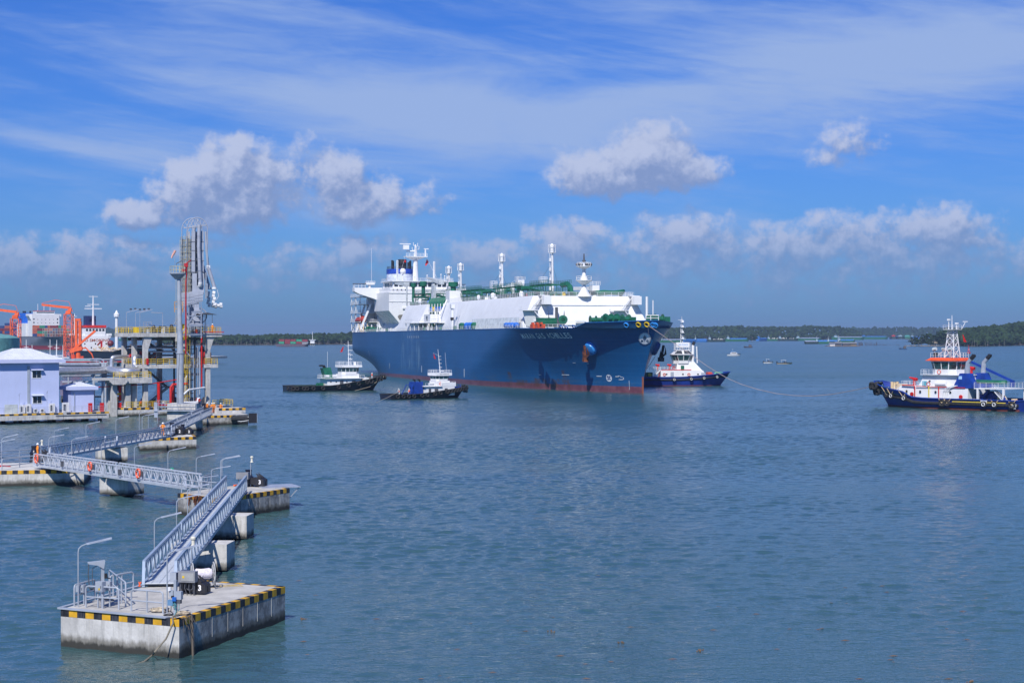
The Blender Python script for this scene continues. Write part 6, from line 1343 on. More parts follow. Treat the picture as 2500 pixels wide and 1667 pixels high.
small_boat(330, 847, 15, 4, 1.6, 'small red and blue boat seen far off at the jetty frame', MAROON, 'fish')
small_boat(386, 842, 9, 3, 1.0, 'tiny dark sampan far off through the jetty frame', WOOD, 'fish')
small_boat(396, 845, 12, 3, .6, 'long flat brown sampan far off through the jetty frame', WOOD, 'cuddy')
a = WP(2057, 845.2); o_ = thing('fish_raft', 'floating fish farm raft with low huts before the moored barges', 'raft', (a.x, a.y, 0))
mb = MB(); mb.b2(-19, 19, -5, 5, -.2, .5); part(o_, 'float_deck', mb, WOOD)
for k, (x_, w_, h_, m_) in enumerate(((-12, 6, 2.6, WHITE2), (-5, 7, 3.4, DGREY), (4, 8, 3.0, DGREY), (12, 7, 3.2, mat('thatch', (.18, .15, .11), .95)))):
    mb = MB(); mb.b2(x_-w_/2, x_+w_/2, -2.5, 2.5, .5, h_); h0 = part(o_, 'hut', mb, m_); mb = MB(); mb.extr([(-3.3, h_), (0, h_+1.5), (3.3, h_)], 'x', x_-w_/2-.5, x_+w_/2+.5); part(h0, 'roof', mb, mat('tin_roof', (.2, .21, .23), .5))
mb = MB(); mb.cyl((3, 0, 4), (3, 0, 11), .2, n=4); part(o_, 'pole', mb, DGREY)
mb = MB(); random.seed(21)
for i in range(150):
    u_ = random.random(); px_ = 2080+u_**1.3*150; a = WP(px_, 843.2+random.uniform(-.9, .9)); h_ = random.uniform(1.0, 4.8)*(1.0 if px_ < 2145 else .45)
    if px_ > 2150 and random.random() < .5: continue
    mb.tube([(a.x, a.y, -.5), (a.x+random.uniform(-.5, .5), a.y, h_)], .14, 3)
o_ = part(None, 'fish_stakes', mb, mat('stake_wood', (.10, .07, .06), .9), kind='stuff'); o_['label'] = 'rows of thin wooden fishing stakes standing in the shallow water'
# flooded bush between barges, island with trees and hut
def tree(px_, py_, Z, h_, w_, label, seed, group='trees on the small island', m=LEAF):
    a = PX(px_, py_, Z); o_ = thing('mangrove_tree', label, 'tree', (a.x, Z, 0), 0, group); rr = np.random.RandomState(seed)
    mb = MB(); mb.tube([(0, 0, -.3), (.3*rr.randn(), 0, h_*.45), (.4*rr.randn(), 0, h_*.8)], [.35, .22, .08], 6)
    for k in range(6): a_ = rr.rand()*6.28; mb.tube([(0, 0, h_*(.15+.1*k)), (w_*.38*math.cos(a_), w_*.38*math.sin(a_), h_*(.4+.09*k))], [.14, .05], 4)
    part(o_, 'trunk', mb, TRUNKM)
    n_ = 70; C = []; Rd = []
    for k in range(n_):
        a_ = rr.rand()*6.28; r_ = math.sqrt(rr.rand()); z_ = rr.rand(); env = math.sin(math.pi*(.12+.8*z_))**.6
        C.append((w_/2*r_*env*math.cos(a_), w_/2*r_*env*math.sin(a_), h_*(.22+.76*z_))); Rd.append(h_*(.055+.07*rr.rand()))
    c_ = clumps('crown', C, Rd, .8, m, kind=None, seed=seed, par=o_, rough=.45); return o_
for (px_, Z, h_, w_, lab, sd) in ((1836, 3080, 12, 20, 'half-drowned grey green bush standing between the moored barges', 1),):
    tree(px_, 0, Z, h_, w_, lab, sd, None, LEAFD)
ISL = [(2232, 2120, 10.5, 13, 'leftmost tree of the small island, over the thin post'), (2250, 2135, 13, 14, 'second tree from the left on the small island'), (2266, 2150, 14.5, 13, 'tallest tree left of the island hut'), (2283, 2140, 12.5, 11, 'thin tree above the island hut'), (2272, 2105, 9, 10, 'low bushy tree in front on the small island'), (2243, 2100, 7.5, 9, 'smallest bush at the left shore of the island'), (2306, 2110, 15, 13, 'tree right of the island hut, joining the wood'), (2296, 2160, 16, 12, 'tree behind the island hut')]
for i, (px_, Z, h_, w_, lab) in enumerate(ISL): tree(px_, 0, Z, h_, w_, lab, 40+i)
a = WP(2268, 844.6); mb = MB(); V_ = []; rr = np.random.RandomState(4); pl_ = [(a.x+24*math.cos(t_)*(1+.1*rr.randn()), a.y+16+13*math.sin(t_)) for t_ in [i*2*math.pi/24 for i in range(24)]]
mb.prism(pl_, -.5, .45); struct('island_shore', mb, mat('sand_shore', (.30, .22, .15), .9))
a = WP(2281, 844.0); o_ = thing('island_hut', 'open thatched hut on the sandy edge of the small island', 'hut', (a.x, a.y+4, .45))
for sx_ in (-3, -1, 1, 3): mb = MB(); mb.beam((sx_, -2, 0), (sx_, -2, 2.4), .2); part(o_, 'post', mb, WHITE2)
mb = MB(); mb.extr([(-3, 2.4), (0, 4.6), (3, 2.4)], 'x', -4.6, 4.2); part(o_, 'roof', mb, mat('thatch', (.18, .15, .11), .95)); mb = MB(); mb.b2(-3, 3, 1.6, 2.2, 0, 2.4); part(o_, 'back_wall', mb, DGREY)
a = WP(2365, 862.6); o_ = thing('channel_buoy', 'red channel buoy with lattice top floating behind the large tug', 'buoy', (a.x, a.y, 0))
mb = MB(); mb.lathe((0, 0, -.4), [(1.2, 0), (1.55, .5), (1.55, 1.1), (.9, 1.3)], 14); part(o_, 'float', mb, RED)
mb = MB()
for k in range(4): a_ = k*math.pi/2+.4; mb.tube([(1.0*math.cos(a_), 1.0*math.sin(a_), .8), (.3*math.cos(a_), .3*math.sin(a_), 4.2)], .09, 5)
for zz, rr_ in ((2.0, .78), (3.2, .5)): mb.torus((0, 0, zz), rr_, .07, n=8, k=4)
mb.lathe((0, 0, 2.0), [(.55, 0), (.42, 1.5)], 8); mb.cyl((0, 0, 4.2), (0, 0, 6.1), .1, n=5); mb.lathe((0, 0, 5.0), [(.3, 0), (.3, .6)], 8); part(o_, 'tower', mb, RED)
mb = MB(); mb.box((0, -.56, 2.9), (.5, .05, .6)); part(o_, 'number_plate', mb, WHITE)
# ------------------------------------------------------------------ mooring dolphins
def V2(p): return Vector((p[0], p[1]))
def dolphin(label, corners, ztop, mat_, stripes=(0, 1), group='concrete mooring dolphins', sw=.55, zbot=-2.0, band=.36, panel=1.45, each=False):
    """corners: list of (x, y) round the block, near edges first; stripes: which edges carry the painted kerb"""
    n = len(corners); cen = sum((V2(c) for c in corners), Vector((0, 0)))/n
    o_ = thing('mooring_dolphin', label, 'mooring dolphin', (cen.x, cen.y, 0), 0, group)
    loc = [(c[0]-cen.x, c[1]-cen.y) for c in corners]
    mb = MB(); mb.prism(loc, zbot, ztop); body = part(o_, 'block', mb, mat_, smooth=0)
    my, mk, ms = MB(), MB(), MB()
    for e in stripes:
        a, b_ = V2(loc[e]), V2(loc[(e+1) % n]); d = b_-a; L = d.length; d.normalize(); nrm = Vector((d.y, -d.x))
        if nrm.dot(-(a+b_)/2) > 0: nrm = -nrm
        k = max(2, int(round(L/sw))); wl = L/k
        for i in range(k):
            p0, p1 = a+d*(i*wl), a+d*((i+1)*wl); m_ = my if i % 2 else mk
            q = [p0, p1, p1-nrm*.34, p0-nrm*.34]
            fx = nrm*.012
            vs = [(p0.x+fx.x, p0.y+fx.y, ztop-band), (p1.x+fx.x, p1.y+fx.y, ztop-band), (p1.x+fx.x, p1.y+fx.y, ztop+.012), (p0.x+fx.x, p0.y+fx.y, ztop+.012),
                  (q[3].x, q[3].y, ztop+.012), (q[2].x, q[2].y, ztop+.012)]
            if each: q1 = MB(); q1.add(vs, [(0, 1, 2, 3), (3, 2, 5, 4)]); part(body, 'yellow_stripe' if i % 2 else 'black_stripe', q1, STRIPEY if i % 2 else STRIPEB, smooth=0)
            else: m_.add(vs, [(0, 1, 2, 3), (3, 2, 5, 4)])
        kk = max(1, int(L/panel))
        for i in range(1, kk): p_ = a+d*(i*L/kk)+nrm*.004; q1 = MB() if each else ms; q1.beam((p_.x, p_.y, .5), (p_.x, p_.y, ztop-band-.01), .018, .012); each and part(body, 'panel_joint', q1, mat('joint_pale', (.46, .45, .42), .9) if e else mat('joint_dull', (.44, .42, .38), .9), smooth=0)
    if my.v: part(body, 'yellow_stripes', my, STRIPEY, smooth=0, kind='stuff')
    if mk.v: part(body, 'black_stripes', mk, STRIPEB, smooth=0, kind='stuff')
    if ms.v: part(body, 'panel_joints', ms, mat('joint_pale', (.46, .45, .42), .9), smooth=0, kind='stuff')
    return o_
ZD = 1.9
D1c = [(-23.0, 91.9), (-16.35, 88.55), (-12.6, 100.06), (-19.25, 103.4)]
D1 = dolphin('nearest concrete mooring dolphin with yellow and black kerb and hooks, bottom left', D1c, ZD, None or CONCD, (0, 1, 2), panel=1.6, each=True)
# paler sheet laid over the sunlit face, its brightness put into the colour
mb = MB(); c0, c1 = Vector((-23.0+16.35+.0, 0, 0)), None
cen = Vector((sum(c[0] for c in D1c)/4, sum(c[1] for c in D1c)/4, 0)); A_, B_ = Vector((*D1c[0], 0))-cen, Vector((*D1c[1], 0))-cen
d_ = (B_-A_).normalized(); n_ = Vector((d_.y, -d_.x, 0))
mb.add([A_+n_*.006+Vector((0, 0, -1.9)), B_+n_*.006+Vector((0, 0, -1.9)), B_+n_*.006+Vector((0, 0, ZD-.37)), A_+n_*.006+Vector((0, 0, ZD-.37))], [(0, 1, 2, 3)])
part(kids(D1)[0], 'sunlit_face', mb, CONC, smooth=0)
D2c = [(-29.4, 158.5), (-25.0, 153.0), (-20.15, 163.3), (-24.55, 168.8)]
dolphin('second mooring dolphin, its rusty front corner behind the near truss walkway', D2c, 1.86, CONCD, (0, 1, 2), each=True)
D3c = [(-50.3, 243.4), (-43.4, 247.8), (-46.7, 260.7), (-53.3, 256.3)]
dolphin('third mooring dolphin with black quick-release hooks beside the long walkway', D3c, 1.65, CONC, (0, 1))
D4c = [(-53.2, 309), (-47.9, 312.4), (-46.2, 315.5), (-50.5, 327), (-58, 322)]
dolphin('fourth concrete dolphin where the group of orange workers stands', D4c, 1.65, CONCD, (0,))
D5c = [(-66, 184.0), (-44.9, 189.0), (-46.8, 200.4), (-68, 195.4)]
dolphin('long concrete platform at the left edge where two truss walkways meet', D5c, 1.62, CONC, (0, 1))
# upper step on the fourth dolphin
mb = MB(); mb.b2(-2.6, 2.6, -1.6, 1.6, 0, .9); o_ = single('concrete_step', 'low raised concrete step at the back of the fourth dolphin', 'concrete block', mb, CONCC, (-50.6, 321.5, 1.65), R(34)); mb = MB()
for k in range(4): mb.b2(-2.6+k*1.3, -1.95+k*1.3, -1.615, -1.6, .5, .9)
part(o_, 'black_stripes', mb, STRIPEB, smooth=0); mb = MB()
for k in range(4): mb.b2(-1.95+k*1.3, -1.3+k*1.3, -1.615, -1.6, .5, .9)
part(o_, 'yellow_stripes', mb, STRIPEY, smooth=0)
for (px_, py_, Z, w_, lab) in ((583, 1018, 324, 1.0, 'black fender panel chained to the end of the fourth dolphin'), (617, 1031, 312, 1.1, 'black fender panel standing farthest out from the jetty')):
    a = PX(px_, py_, Z); o_ = thing('fender_panel', lab, 'fender', (a.x, a.y, max(a.z-.1, -.3)), R(20), 'fender panels at the jetty end')
    mb = MB(); mb.b2(-.7, .7, -.2, .2, 0, 1.7); part(o_, 'panel', mb, BLACK); mb = MB(); mb.b2(.7, .76, -.2, .2, .1, 1.6); part(o_, 'face_pad', mb, GREYP)
    mb = MB(); mb.tube([(-.7, 0, 1.1), (-1.8, .3, .8), (-3.4, .6, 1.1)], .07, 4); mb.tube([(-.7, 0, .5), (-2.0, .3, .3), (-3.4, .6, .6)], .07, 4); part(o_, 'chain', mb, WHITE2)
    mb = MB(); mb.cyl((-.1, .2, .8), (-3.6, .8, .8), .45, .5, 8); part(o_, 'rubber_cone', mb, RUBBER)

# ------------------------------------------------------------------ truss walkways
_beams = {}
def bar(par, p, q, w_, h_, m, nm):
    mb = MB(); mb.beam(p, q, w_, h_); return part(par, nm, mb, m, smooth=0)
def walkway(label, p0, p1, w_=1.5, H=1.2, segs=1, z=2.0, group='truss walkways between the dolphins', m=GALV, bays=9, gap=.25):
    p0, p1 = Vector((*p0, z)), Vector((*p1, z)); d = (p1-p0); L = d.length; rz = math.atan2(d.y, d.x)
    o_ = thing('walkway_bridge', label, 'walkway', p0, rz, group)
    sl = L/segs
    for s_ in range(segs):
        x0, x1 = s_*sl+gap/2, (s_+1)*sl-gap/2
        for sg in (-1, 1):
            y_ = sg*w_/2
            bar(o_, (x0+.25, y_, H), (x1-.05, y_, H), .16, .13, m, 'top_chord'); bar(o_, (x0, y_, 0), (x1, y_, 0), .16, .24, m, 'bottom_chord')
            bar(o_, (x0+.02, y_, 0), (x0+.28, y_, H), .13, .16, m, 'end_post'); bar(o_, (x1-.02, y_, 0), (x1-.28, y_, H), .13, .16, m, 'end_post')
            b_ = (x1-x0-.6)/bays
            key = (round(b_, 3), H, w_)
            if key not in _beams:
                mb = MB(); mb.beam((0, 0, .1), (0, 0, H-.06), .07, .07); v_ = mb.mesh('vertical', m, 0)
                mb = MB(); mb.beam((0, 0, .1), (b_*.5, 0, H-.06), .06, .08); u_ = mb.mesh('diagonal', m, 0)
                mb = MB(); mb.beam((b_*.5, 0, H-.06), (b_, 0, .1), .06, .08); w2 = mb.mesh('diagonal', m, 0)
                _beams[key] = (v_, u_, w2)
            for k in range(bays):
                xx = x0+.3+k*b_
                for me, nm in zip(_beams[key], ('vertical', 'diagonal', 'diagonal')): q = part(o_, nm, None, None, me=me, loc=(xx, y_, 0))
        mb = MB(); mb.b2(x0, x1, -w_/2+.1, w_/2-.1, .04, .09); part(o_, 'deck_grating', mb, mat('grating', (.62, .66, .70), .5, metal=.2, var=.05, scale=6))
        mb = MB()
        k = 0; xx = x0+.3
        while xx < x1: mb.b2(xx-.02, xx+.02, -w_/2+.1, w_/2-.1, .09, .105); xx += .45
        for yy in (-w_/4, 0, w_/4): mb.b2(x0, x1, yy-.012, yy+.012, .09, .11)
        part(o_, 'grating_bars', mb, GREYP, smooth=0, kind='stuff')
        mb = MB()
        for k in range(int(sl/1.6)): mb.beam((x0+.5+k*1.6, -w_/2, -.05), (x0+.5+k*1.6, w_/2, -.05), .1, .12)
        part(o_, 'cross_beams', mb, GREYP, smooth=0, kind='stuff')
    return o_
W1 = walkway('nearest walkway, three blue-grey truss spans climbing from the front dolphin to the second', (-19.5, 99.6), (-24.4, 159.5), 1.75, 1.25, 3, 2.05, m=mat('bluegrey_steel', (.36, .44, .54), .42, metal=.25, var=.06, scale=1.2), bays=10)
W2 = walkway('silver truss walkway with red life rings, from the left platform to the second dolphin', (-50.0, 190.8), (-28.6, 162.2), 1.5, 1.2, 2, 2.0, m=mat('silver_steel', (.60, .64, .70), .38, metal=.3, var=.05), bays=12)
W3 = walkway('dark truss walkway running from the left platform up to the third dolphin', (-52.0, 199.5), (-46.7, 243.2), 1.5, 1.2, 2, 2.0, bays=12)
W4 = walkway('farthest truss walkway from the third dolphin to the jetty head', (-47.5, 247.0), (-52.0, 308.0), 1.5, 1.2, 3, 2.0, bays=10)
def pier(label, c, rz, sx_, sy_, zt=1.75, taper=.8):
    o_ = thing('walkway_pier', label, 'pier', (c[0], c[1], 0), rz, 'concrete piers under the walkways')
    mb = MB(); a, b_ = sx_/2, sy_/2
    mb.loft([[(-a*taper, -b_*.9, .1), (a*taper, -b_*.9, .1), (a*taper, b_*.9, .1), (-a*taper, b_*.9, .1)], [(-a, -b_, zt), (a, -b_, zt), (a, b_, zt), (-a, b_, zt)]], closed=True); part(o_, 'pier_cap', mb, CONC, smooth=0)
    mb = MB()
    for sg in (-1, 1): mb.cyl((sg*a*.5, 0, -2), (sg*a*.5, 0, .1), .45, n=12)
    part(o_, 'pile', mb, CONCD)
    return o_
def pier2(label, c, rz, sx_, sy_, zt=1.75):
    o_ = thing('walkway_pier', label, 'pier', (c[0], c[1], 0), rz, 'concrete piers under the walkways')
    mb = MB(); mb.box((0, 0, (zt+.12)/2), (sx_, sy_, zt-.12)); part(o_, 'pier_cap', mb, CONC, smooth=0)
    for sg in (-1, 1): mb = MB(); mb.cyl((sg*sx_*.25, 0, -2), (sg*sx_*.25, 0, .13), .45, n=12); part(o_, 'pile', mb, CONCD)
    return o_
pier2('concrete pier at the first joint of the nearest walkway', (-20.9, 121.6), R(-4), 3.9, 2.4, 1.85)
pier2('concrete pier at the second joint of the nearest walkway', (-22.5, 140.3), R(-4), 4.3, 2.6, 1.85)
pier2('concrete pier under the middle of the silver walkway', (-38.4, 177.4), R(-25), 3.4, 2.6, 1.7)
pier2('concrete pier under the middle of the dark walkway to the third dolphin', (-49.6, 223.2), R(20), 3.6, 2.6, 1.7)
pier2('concrete pier under the farthest walkway near the jetty head', (-52.3, 294), R(15), 3.4, 2.4, 1.7)
# ------------------------------------------------------------------ lamps, rails, deck gear
LAMPB = mat('lamp_housing', (.48, .51, .58), .3, metal=.3)
_lamp = None
def lamp(base, label, h=4.3, rz=0.0, group='slim tube lamps along the walkways'):
    global _lamp
    if _lamp is None:
        mb = MB(); pts = [(0, 0, 0), (0, 0, .75), (0, 0, .88), (.05, 0, .95), (.16, 0, .99)]; mb2 = MB()
        mb2.tube([(0, 0, 0), (0, 0, 3.6), (.03, 0, 3.85), (.16, 0, 4.03), (.36, 0, 4.13), (.5, 0, 4.17)], .035, 6); pole = mb2.mesh('pole', GREYP)
        mb3 = MB(); mb3.beam((.42, 0, 4.15), (1.68, 0, 4.50), .17, .11); hd = mb3.mesh('lamp_head', LAMPB, 0)
        mb4 = MB(); mb4.beam((.5, 0, 4.125), (1.6, 0, 4.43), .09, .02); df = mb4.mesh('diffuser', mat('diffuser', (.75, .78, .82), .3), 0)
        _lamp = (pole, hd, df)
    o_ = thing('lamp_post', label, 'lamp post', base, rz, group); o_.scale = (1, 1, h/4.5)
    part(o_, 'pole', None, None, me=_lamp[0]); hh = part(o_, 'lamp_head', None, None, me=_lamp[1]); part(hh, 'diffuser', None, None, me=_lamp[2]); return o_
def onw(W, u, side=0, dz=0): # point along a walkway thing
    return Matrix.Translation(W.location) @ Matrix.Rotation(W.rotation_euler.z, 4, 'Z') @ Vector((u, side, dz))
def gd(px_, py_, z=ZD): return WP(px_, py_, z)
def lampA(px_, pyb, ptx, label, z=ZD, h=None, Z=None):
    """base seen at (px, pyb) standing at level z"""
    a = gd(px_, pyb, z) if Z is None else Vector(((px_-1250)*Z/FPX, Z, z)); return a
HLAMPS = [ # base px, base row, deck level, tip row, label
 (191, 1481, ZD, 1315, 'lamp post at the left corner of the nearest dolphin'),
 (408, 1498, ZD, 1331, 'lamp post beside the control boxes on the nearest dolphin'),
]
for (bx, by, z_, ty, lab) in HLAMPS:
    a = gd(bx, by, z_); h_ = CAMH-(ty-YH)*a.y/FPX-z_; lamp(a, lab, h_, R(14))
def lampZ(px_, ty, Z, z_, label, rz=14): 
    x_ = (px_-1250)*Z/FPX; h_ = CAMH-(ty-YH)*Z/FPX-z_; lamp(Vector((x_, Z, z_)), label, h_, R(rz))
# along the nearest walkway (left side), then second dolphin and beyond
for (px_, ty, Z, z_, lab) in ((377, 1252, 114, 1.0, 'lamp post left of the first span of the nearest walkway'), (431, 1207, 130, 1.0, 'lamp post rising left of the nearest walkway, second from the front'),
    (458, 1182, 141, 1.0, 'lamp post left of the nearest walkway, before the second dolphin'), (485, 1161, 154.8, 1.9, 'lamp post on the left corner of the second dolphin'), (516, 1138, 158, 1.9, 'lamp post by the rails on the second dolphin'),
    (539, 1112, 163, 1.9, 'lamp post at the back of the second dolphin, the taller of two close together'), (542, 1113.5, 166.5, 1.9, 'lamp post at the back of the second dolphin, just right of its twin'),
    (479, 1108, 164, 2.0, 'lamp post at the right end of the silver walkway'), (410, 1092, 170.5, 2.0, 'lamp post over the silver walkway left of its third life ring'), (328, 1082, 179, 2.0, 'lamp post over the middle pier of the silver walkway'),
    (247, 1074.5, 184.5, 2.0, 'lamp post at the second life ring of the silver walkway'), (175, 1065, 190, 2.0, 'lamp post behind the left part of the silver walkway'),
    (119, 1061, 201, 1.7, 'lamp post beside the worker at the meeting of the walkways'), (132, 1044, 212, 1.7, 'lamp post on the dark walkway just beyond the first worker'), (210, 1029, 222, 1.7, 'lamp post left of the dark walkway over open water'),
    (283, 1016.5, 234, 1.7, 'lamp post by the dark walkway beneath the red lockers'), (340, 1002, 248, 1.7, 'lamp post at the start of the farthest walkway, lower of the pair'), (347, 1010, 250, 1.7, 'lamp post behind the rails at the third dolphin'),
    (362, 1009, 262, 1.7, 'lamp post right of the pair near the third dolphin'), (4, 1060.5, 193, 1.6, 'lamp post at the left edge of the long platform, taller'), (-4, 1072, 190, 1.6, 'lamp post cut by the left edge of the picture'), (385, 992, 280, 1.8, 'far lamp post before the grey concrete block')):
    lampZ(px_, ty, Z, z_, lab)
def handrail(pts, label, h=1.1, m=GREYP, group='handrails on the dolphins', r=.045, n=2, sp=1.2, z=ZD):
    c_ = Vector((sum(p[0] for p in pts)/len(pts), sum(p[1] for p in pts)/len(pts), z)); o_ = thing('handrail', label, 'handrail', c_, 0, group)
    P3 = [Vector((p[0], p[1], z))-c_ for p in pts]; up = Vector((0, 0, 1))
    tp = [P3[0]]+[P3[0]+up*(h-.15)]
    d0 = (P3[1]-P3[0]).normalized(); d1 = (P3[-1]-P3[-2]).normalized()
    tp += [P3[0]+up*(h-.04)+d0*.05, P3[0]+up*h+d0*.16]+[p+up*h for p in P3[1:-1]]+[P3[-1]+up*h-d1*.16, P3[-1]+up*(h-.04)-d1*.05, P3[-1]+up*(h-.15), P3[-1]]
    mb = MB(); mb.tube(tp, r, 8); part(o_, 'top_rail', mb, m)
    for j in range(1, n): mb = MB(); mb.tube([p+up*h*j/n for p in P3], r*.85, 6); part(o_, 'mid_rail', mb, m)
    for i in range(len(P3)-1):
        d = P3[i+1]-P3[i]; c = max(1, int(round(d.length/sp)))
        for j in range(1 if i == 0 else 0, c): q = P3[i]+d*(j/c); mb = MB(); mb.tube([q, q+up*h], r, 6); part(o_, 'post', mb, m)
    return o_
g1 = lambda x_, y_: tuple(gd(130+x_/3.986, 1280+y_/3.986)[:2])
handrail([g1(205, 795), g1(405, 735)], 'handrail at the left rear edge of the nearest dolphin beside the lamp')
handrail([g1(318, 805), g1(637, 825)], 'handrail along the front edge of the nearest dolphin, the left one')
handrail([g1(760, 842), g1(1068, 868)], 'handrail along the front edge of the nearest dolphin, the right one')
handrail([g1(552, 700), g1(778, 655)], 'handrail standing at the back left of the nearest dolphin by the gangway foot')
handrail([g1(545, 665), g1(705, 800)], 'short handrail running inward between the cabinets of the nearest dolphin', 1.25)
mb = MB(); 
for k in range(8): a_ = k/7; q0 = Vector((-23.1, 91.9, ZD)); q1 = Vector((-16.9, 88.75, ZD))
mb.beam((-23.1, 92.05, ZD+.03), (-17.0, 88.95, ZD+.03), .35, .05); mb.beam((-23.15, 92.1, ZD+.03), (-20.3, 101.5, ZD+.03), .22, .05); single('edge_channel', 'grey steel channel laid along the front and left edge of the nearest dolphin', 'cable tray', mb, GREYP)
# gangway rail that runs down beyond the dolphin
# jib post with bracket and cabinets
a = Vector((*g1(480, 790), ZD)); o_ = thing('davit_post', 'grey davit post with angled head and cables on the nearest dolphin', 'davit', a, R(20))
mb = MB(); mb.beam((0, 0, 0), (0, 0, 2.1), .16); part(o_, 'post', mb, GREYP)
mb = MB(); mb.loft([[(.05, -.15, 1.9), (.12, -.15, 2.35), (.12, .15, 2.35), (.05, .15, 1.9)], [(-.25, -.15, 2.1), (-.25, -.15, 2.32), (-.25, .15, 2.32), (-.25, .15, 2.1)], [(-.75, -.15, 2.2), (-.75, -.15, 2.28), (-.75, .15, 2.28), (-.75, .15, 2.2)]], closed=True); part(o_, 'head', mb, GREYP)
mb = MB(); mb.tube([(-.7, 0, 2.2), (-.72, 0, 1.6), (-.66, 0, .9)], .03, 5); mb.tube([(-.25, .05, 2.1), (-.5, .05, 1.95), (-.52, .05, 1.3), (-.4, 0, .8)], .02, 5); mb.tube([(-.2, 0, 2.15), (-.05, .1, 1.9), (-.1, .1, 1.2)], .02, 5); part(o_, 'cable', mb, DGREY)
mb = MB(); mb.box((.15, -.1, 1.55), (.15, .2, .25)); mb.tube([(.2, -.1, 1.45), (.4, -.1, 1.4)], .03, 5); part(o_, 'winch_handle', mb, BLACK)
def cabinet(px_, py_, w_, d_, h_, z0, label, m=GREYP, rz=-25, legs=True, group='electrical cabinets on the dolphins', zb=ZD):
    a = gd(px_, py_, zb); o_ = thing('electrical_cabinet', label, 'cabinet', a, R(rz), group)
    mb = MB(); mb.box((0, 0, z0+h_/2), (w_, d_, h_)); part(o_, 'case', mb, m, smooth=0)
    mb = MB(); mb.box((0, -d_/2-.01, z0+h_/2), (w_*.86, .02, h_*.84)); dr = part(o_, 'door', mb, m, smooth=0); mb = MB(); mb.box((w_*.33, -d_/2-.03, z0+h_/2), (.03, .03, .12)); part(dr, 'handle', mb, DGREY, smooth=0)
    if legs:
        for sg in (-1, 1): mb = MB(); mb.beam((sg*w_*.35, 0, 0), (sg*w_*.35, 0, z0), .06); part(o_, 'leg', mb, m, smooth=0)
    return o_
c_ = cabinet(245.5, 1484, .44, .3, .52, .85, 'light grey upright electrical cabinet under the davit on the nearest dolphin'); mb = MB(); mb.box((.05, -.185, 1.0), (.1, .01, .1)); part(c_, 'warning_label', mb, YELLOW, smooth=0)
cabinet(260, 1480, .5, .25, .45, .85, 'grey wide cabinet on the right of the davit post, nearest dolphin', rz=-10)
cabinet(198.5, 1474, .5, .3, .4, .62, 'small blue-grey junction box at the left rail of the nearest dolphin', rz=-25)
a = gd(457, 1452); o_ = thing('hook_control_unit', 'grey control unit with a dark screen and yellow label on the nearest dolphin', 'control unit', a, R(-12), 'control units on the dolphins')
mb = MB(); mb.box((.05, 0, 1.0), (.95, .45, .58)); part(o_, 'case', mb, mat('unit_grey', (.22, .23, .25), .5), smooth=0); mb = MB(); mb.box((.12, -.235, 1.0), (.7, .02, .42)); part(o_, 'panel', mb, mat('unit_panel', (.32, .33, .33), .4), smooth=0)
mb = MB(); mb.box((-.12, -.25, 1.0), (.12, .01, .12)); part(o_, 'warning_label', mb, YELLOW, smooth=0)
mb = MB(); mb.box((-.75, .05, .95), (.35, .4, .5)); part(o_, 'side_box', mb, GREYP, smooth=0)
for x_ in (-.35, .4): mb = MB(); mb.beam((x_, 0, 0), (x_, 0, .75), .08); part(o_, 'leg', mb, DGREY, smooth=0)
mb = MB()
for k in range(4): mb.tube([(-.3+k*.22, -.05, .75), (-.34+k*.24, -.12, .4), (-.2+k*.2, -.05, .05)], .022, 5)
mb.torus((.1, .1, .5), .24, .03, (.2, 1, 0), 14, 5); part(o_, 'cable', mb, DGREY)
def hook_unit(px_, py_, label, z_=ZD, s=1.0, num=None, rz=-15):
    a = gd(px_, py_, z_); o_ = thing('mooring_hook', label, 'mooring hook', a, R(rz), 'quick-release mooring hooks')
    mb = MB(); mb.lathe((0, 0, 0), [(.42*s, 0), (.42*s, .12*s), (.36*s, .2*s), (.36*s, .75*s)], 14); part(o_, 'pedestal', mb, BLACK)
    mb = MB(); mb.lathe((0, 0, .75*s), [(.46*s, 0), (.3*s, .16*s), (.24*s, .45*s), (.28*s, .6*s), (.28*s, .66*s)], 16); part(o_, 'capstan', mb, mat('capstan_black', (.012, .014, .03), .3))
    for k, yy in enumerate((-.3, .18)):
        mb = MB(); mb.loft([[(.3*s, (yy-.16)*s, .25*s), (.3*s, (yy+.16)*s, .25*s), (.3*s, (yy+.16)*s, .75*s), (.3*s, (yy-.16)*s, .75*s)], [(1.1*s, (yy-.22)*s, .08*s), (1.1*s, (yy+.2)*s, .08*s), (1.1*s, (yy+.2)*s, .85*s), (1.1*s, (yy-.22)*s, .85*s)], [(1.55*s, (yy-.2)*s, .1*s), (1.55*s, (yy+.16)*s, .1*s), (1.55*s, (yy+.16)*s, .6*s), (1.55*s, (yy-.2)*s, .6*s)]], closed=True)
        mb.loft([[(1.0*s, (yy-.1)*s, .8*s), (1.3*s, (yy-.1)*s, .78*s), (1.3*s, (yy+.1)*s, .78*s), (1.0*s, (yy+.1)*s, .8*s)], [(.78*s, (yy-.03)*s, 1.12*s), (.84*s, (yy-.03)*s, 1.12*s), (.84*s, (yy+.03)*s, 1.12*s), (.78*s, (yy+.03)*s, 1.12*s)]], closed=True); hk = part(o_, 'hook', mb, BLACK)
        if num and k == 0: mb = MB(); text_on(mb, num, .46*s, (1.22*s, (yy-.245)*s, .42*s), (1, 0, 0), (0, 0, 1), bold=.015); part(hk, 'number', mb, mat('number_white', (.8, .8, .8), .5), smooth=0)
    return o_
hook_unit(452, 1447, 'black quick-release mooring hook with a white 3 on the nearest dolphin', s=.88, num='3')
hook_unit(607, 1187, 'black mooring hook with a white 3 on the second dolphin', 1.86, 1.1, '3')
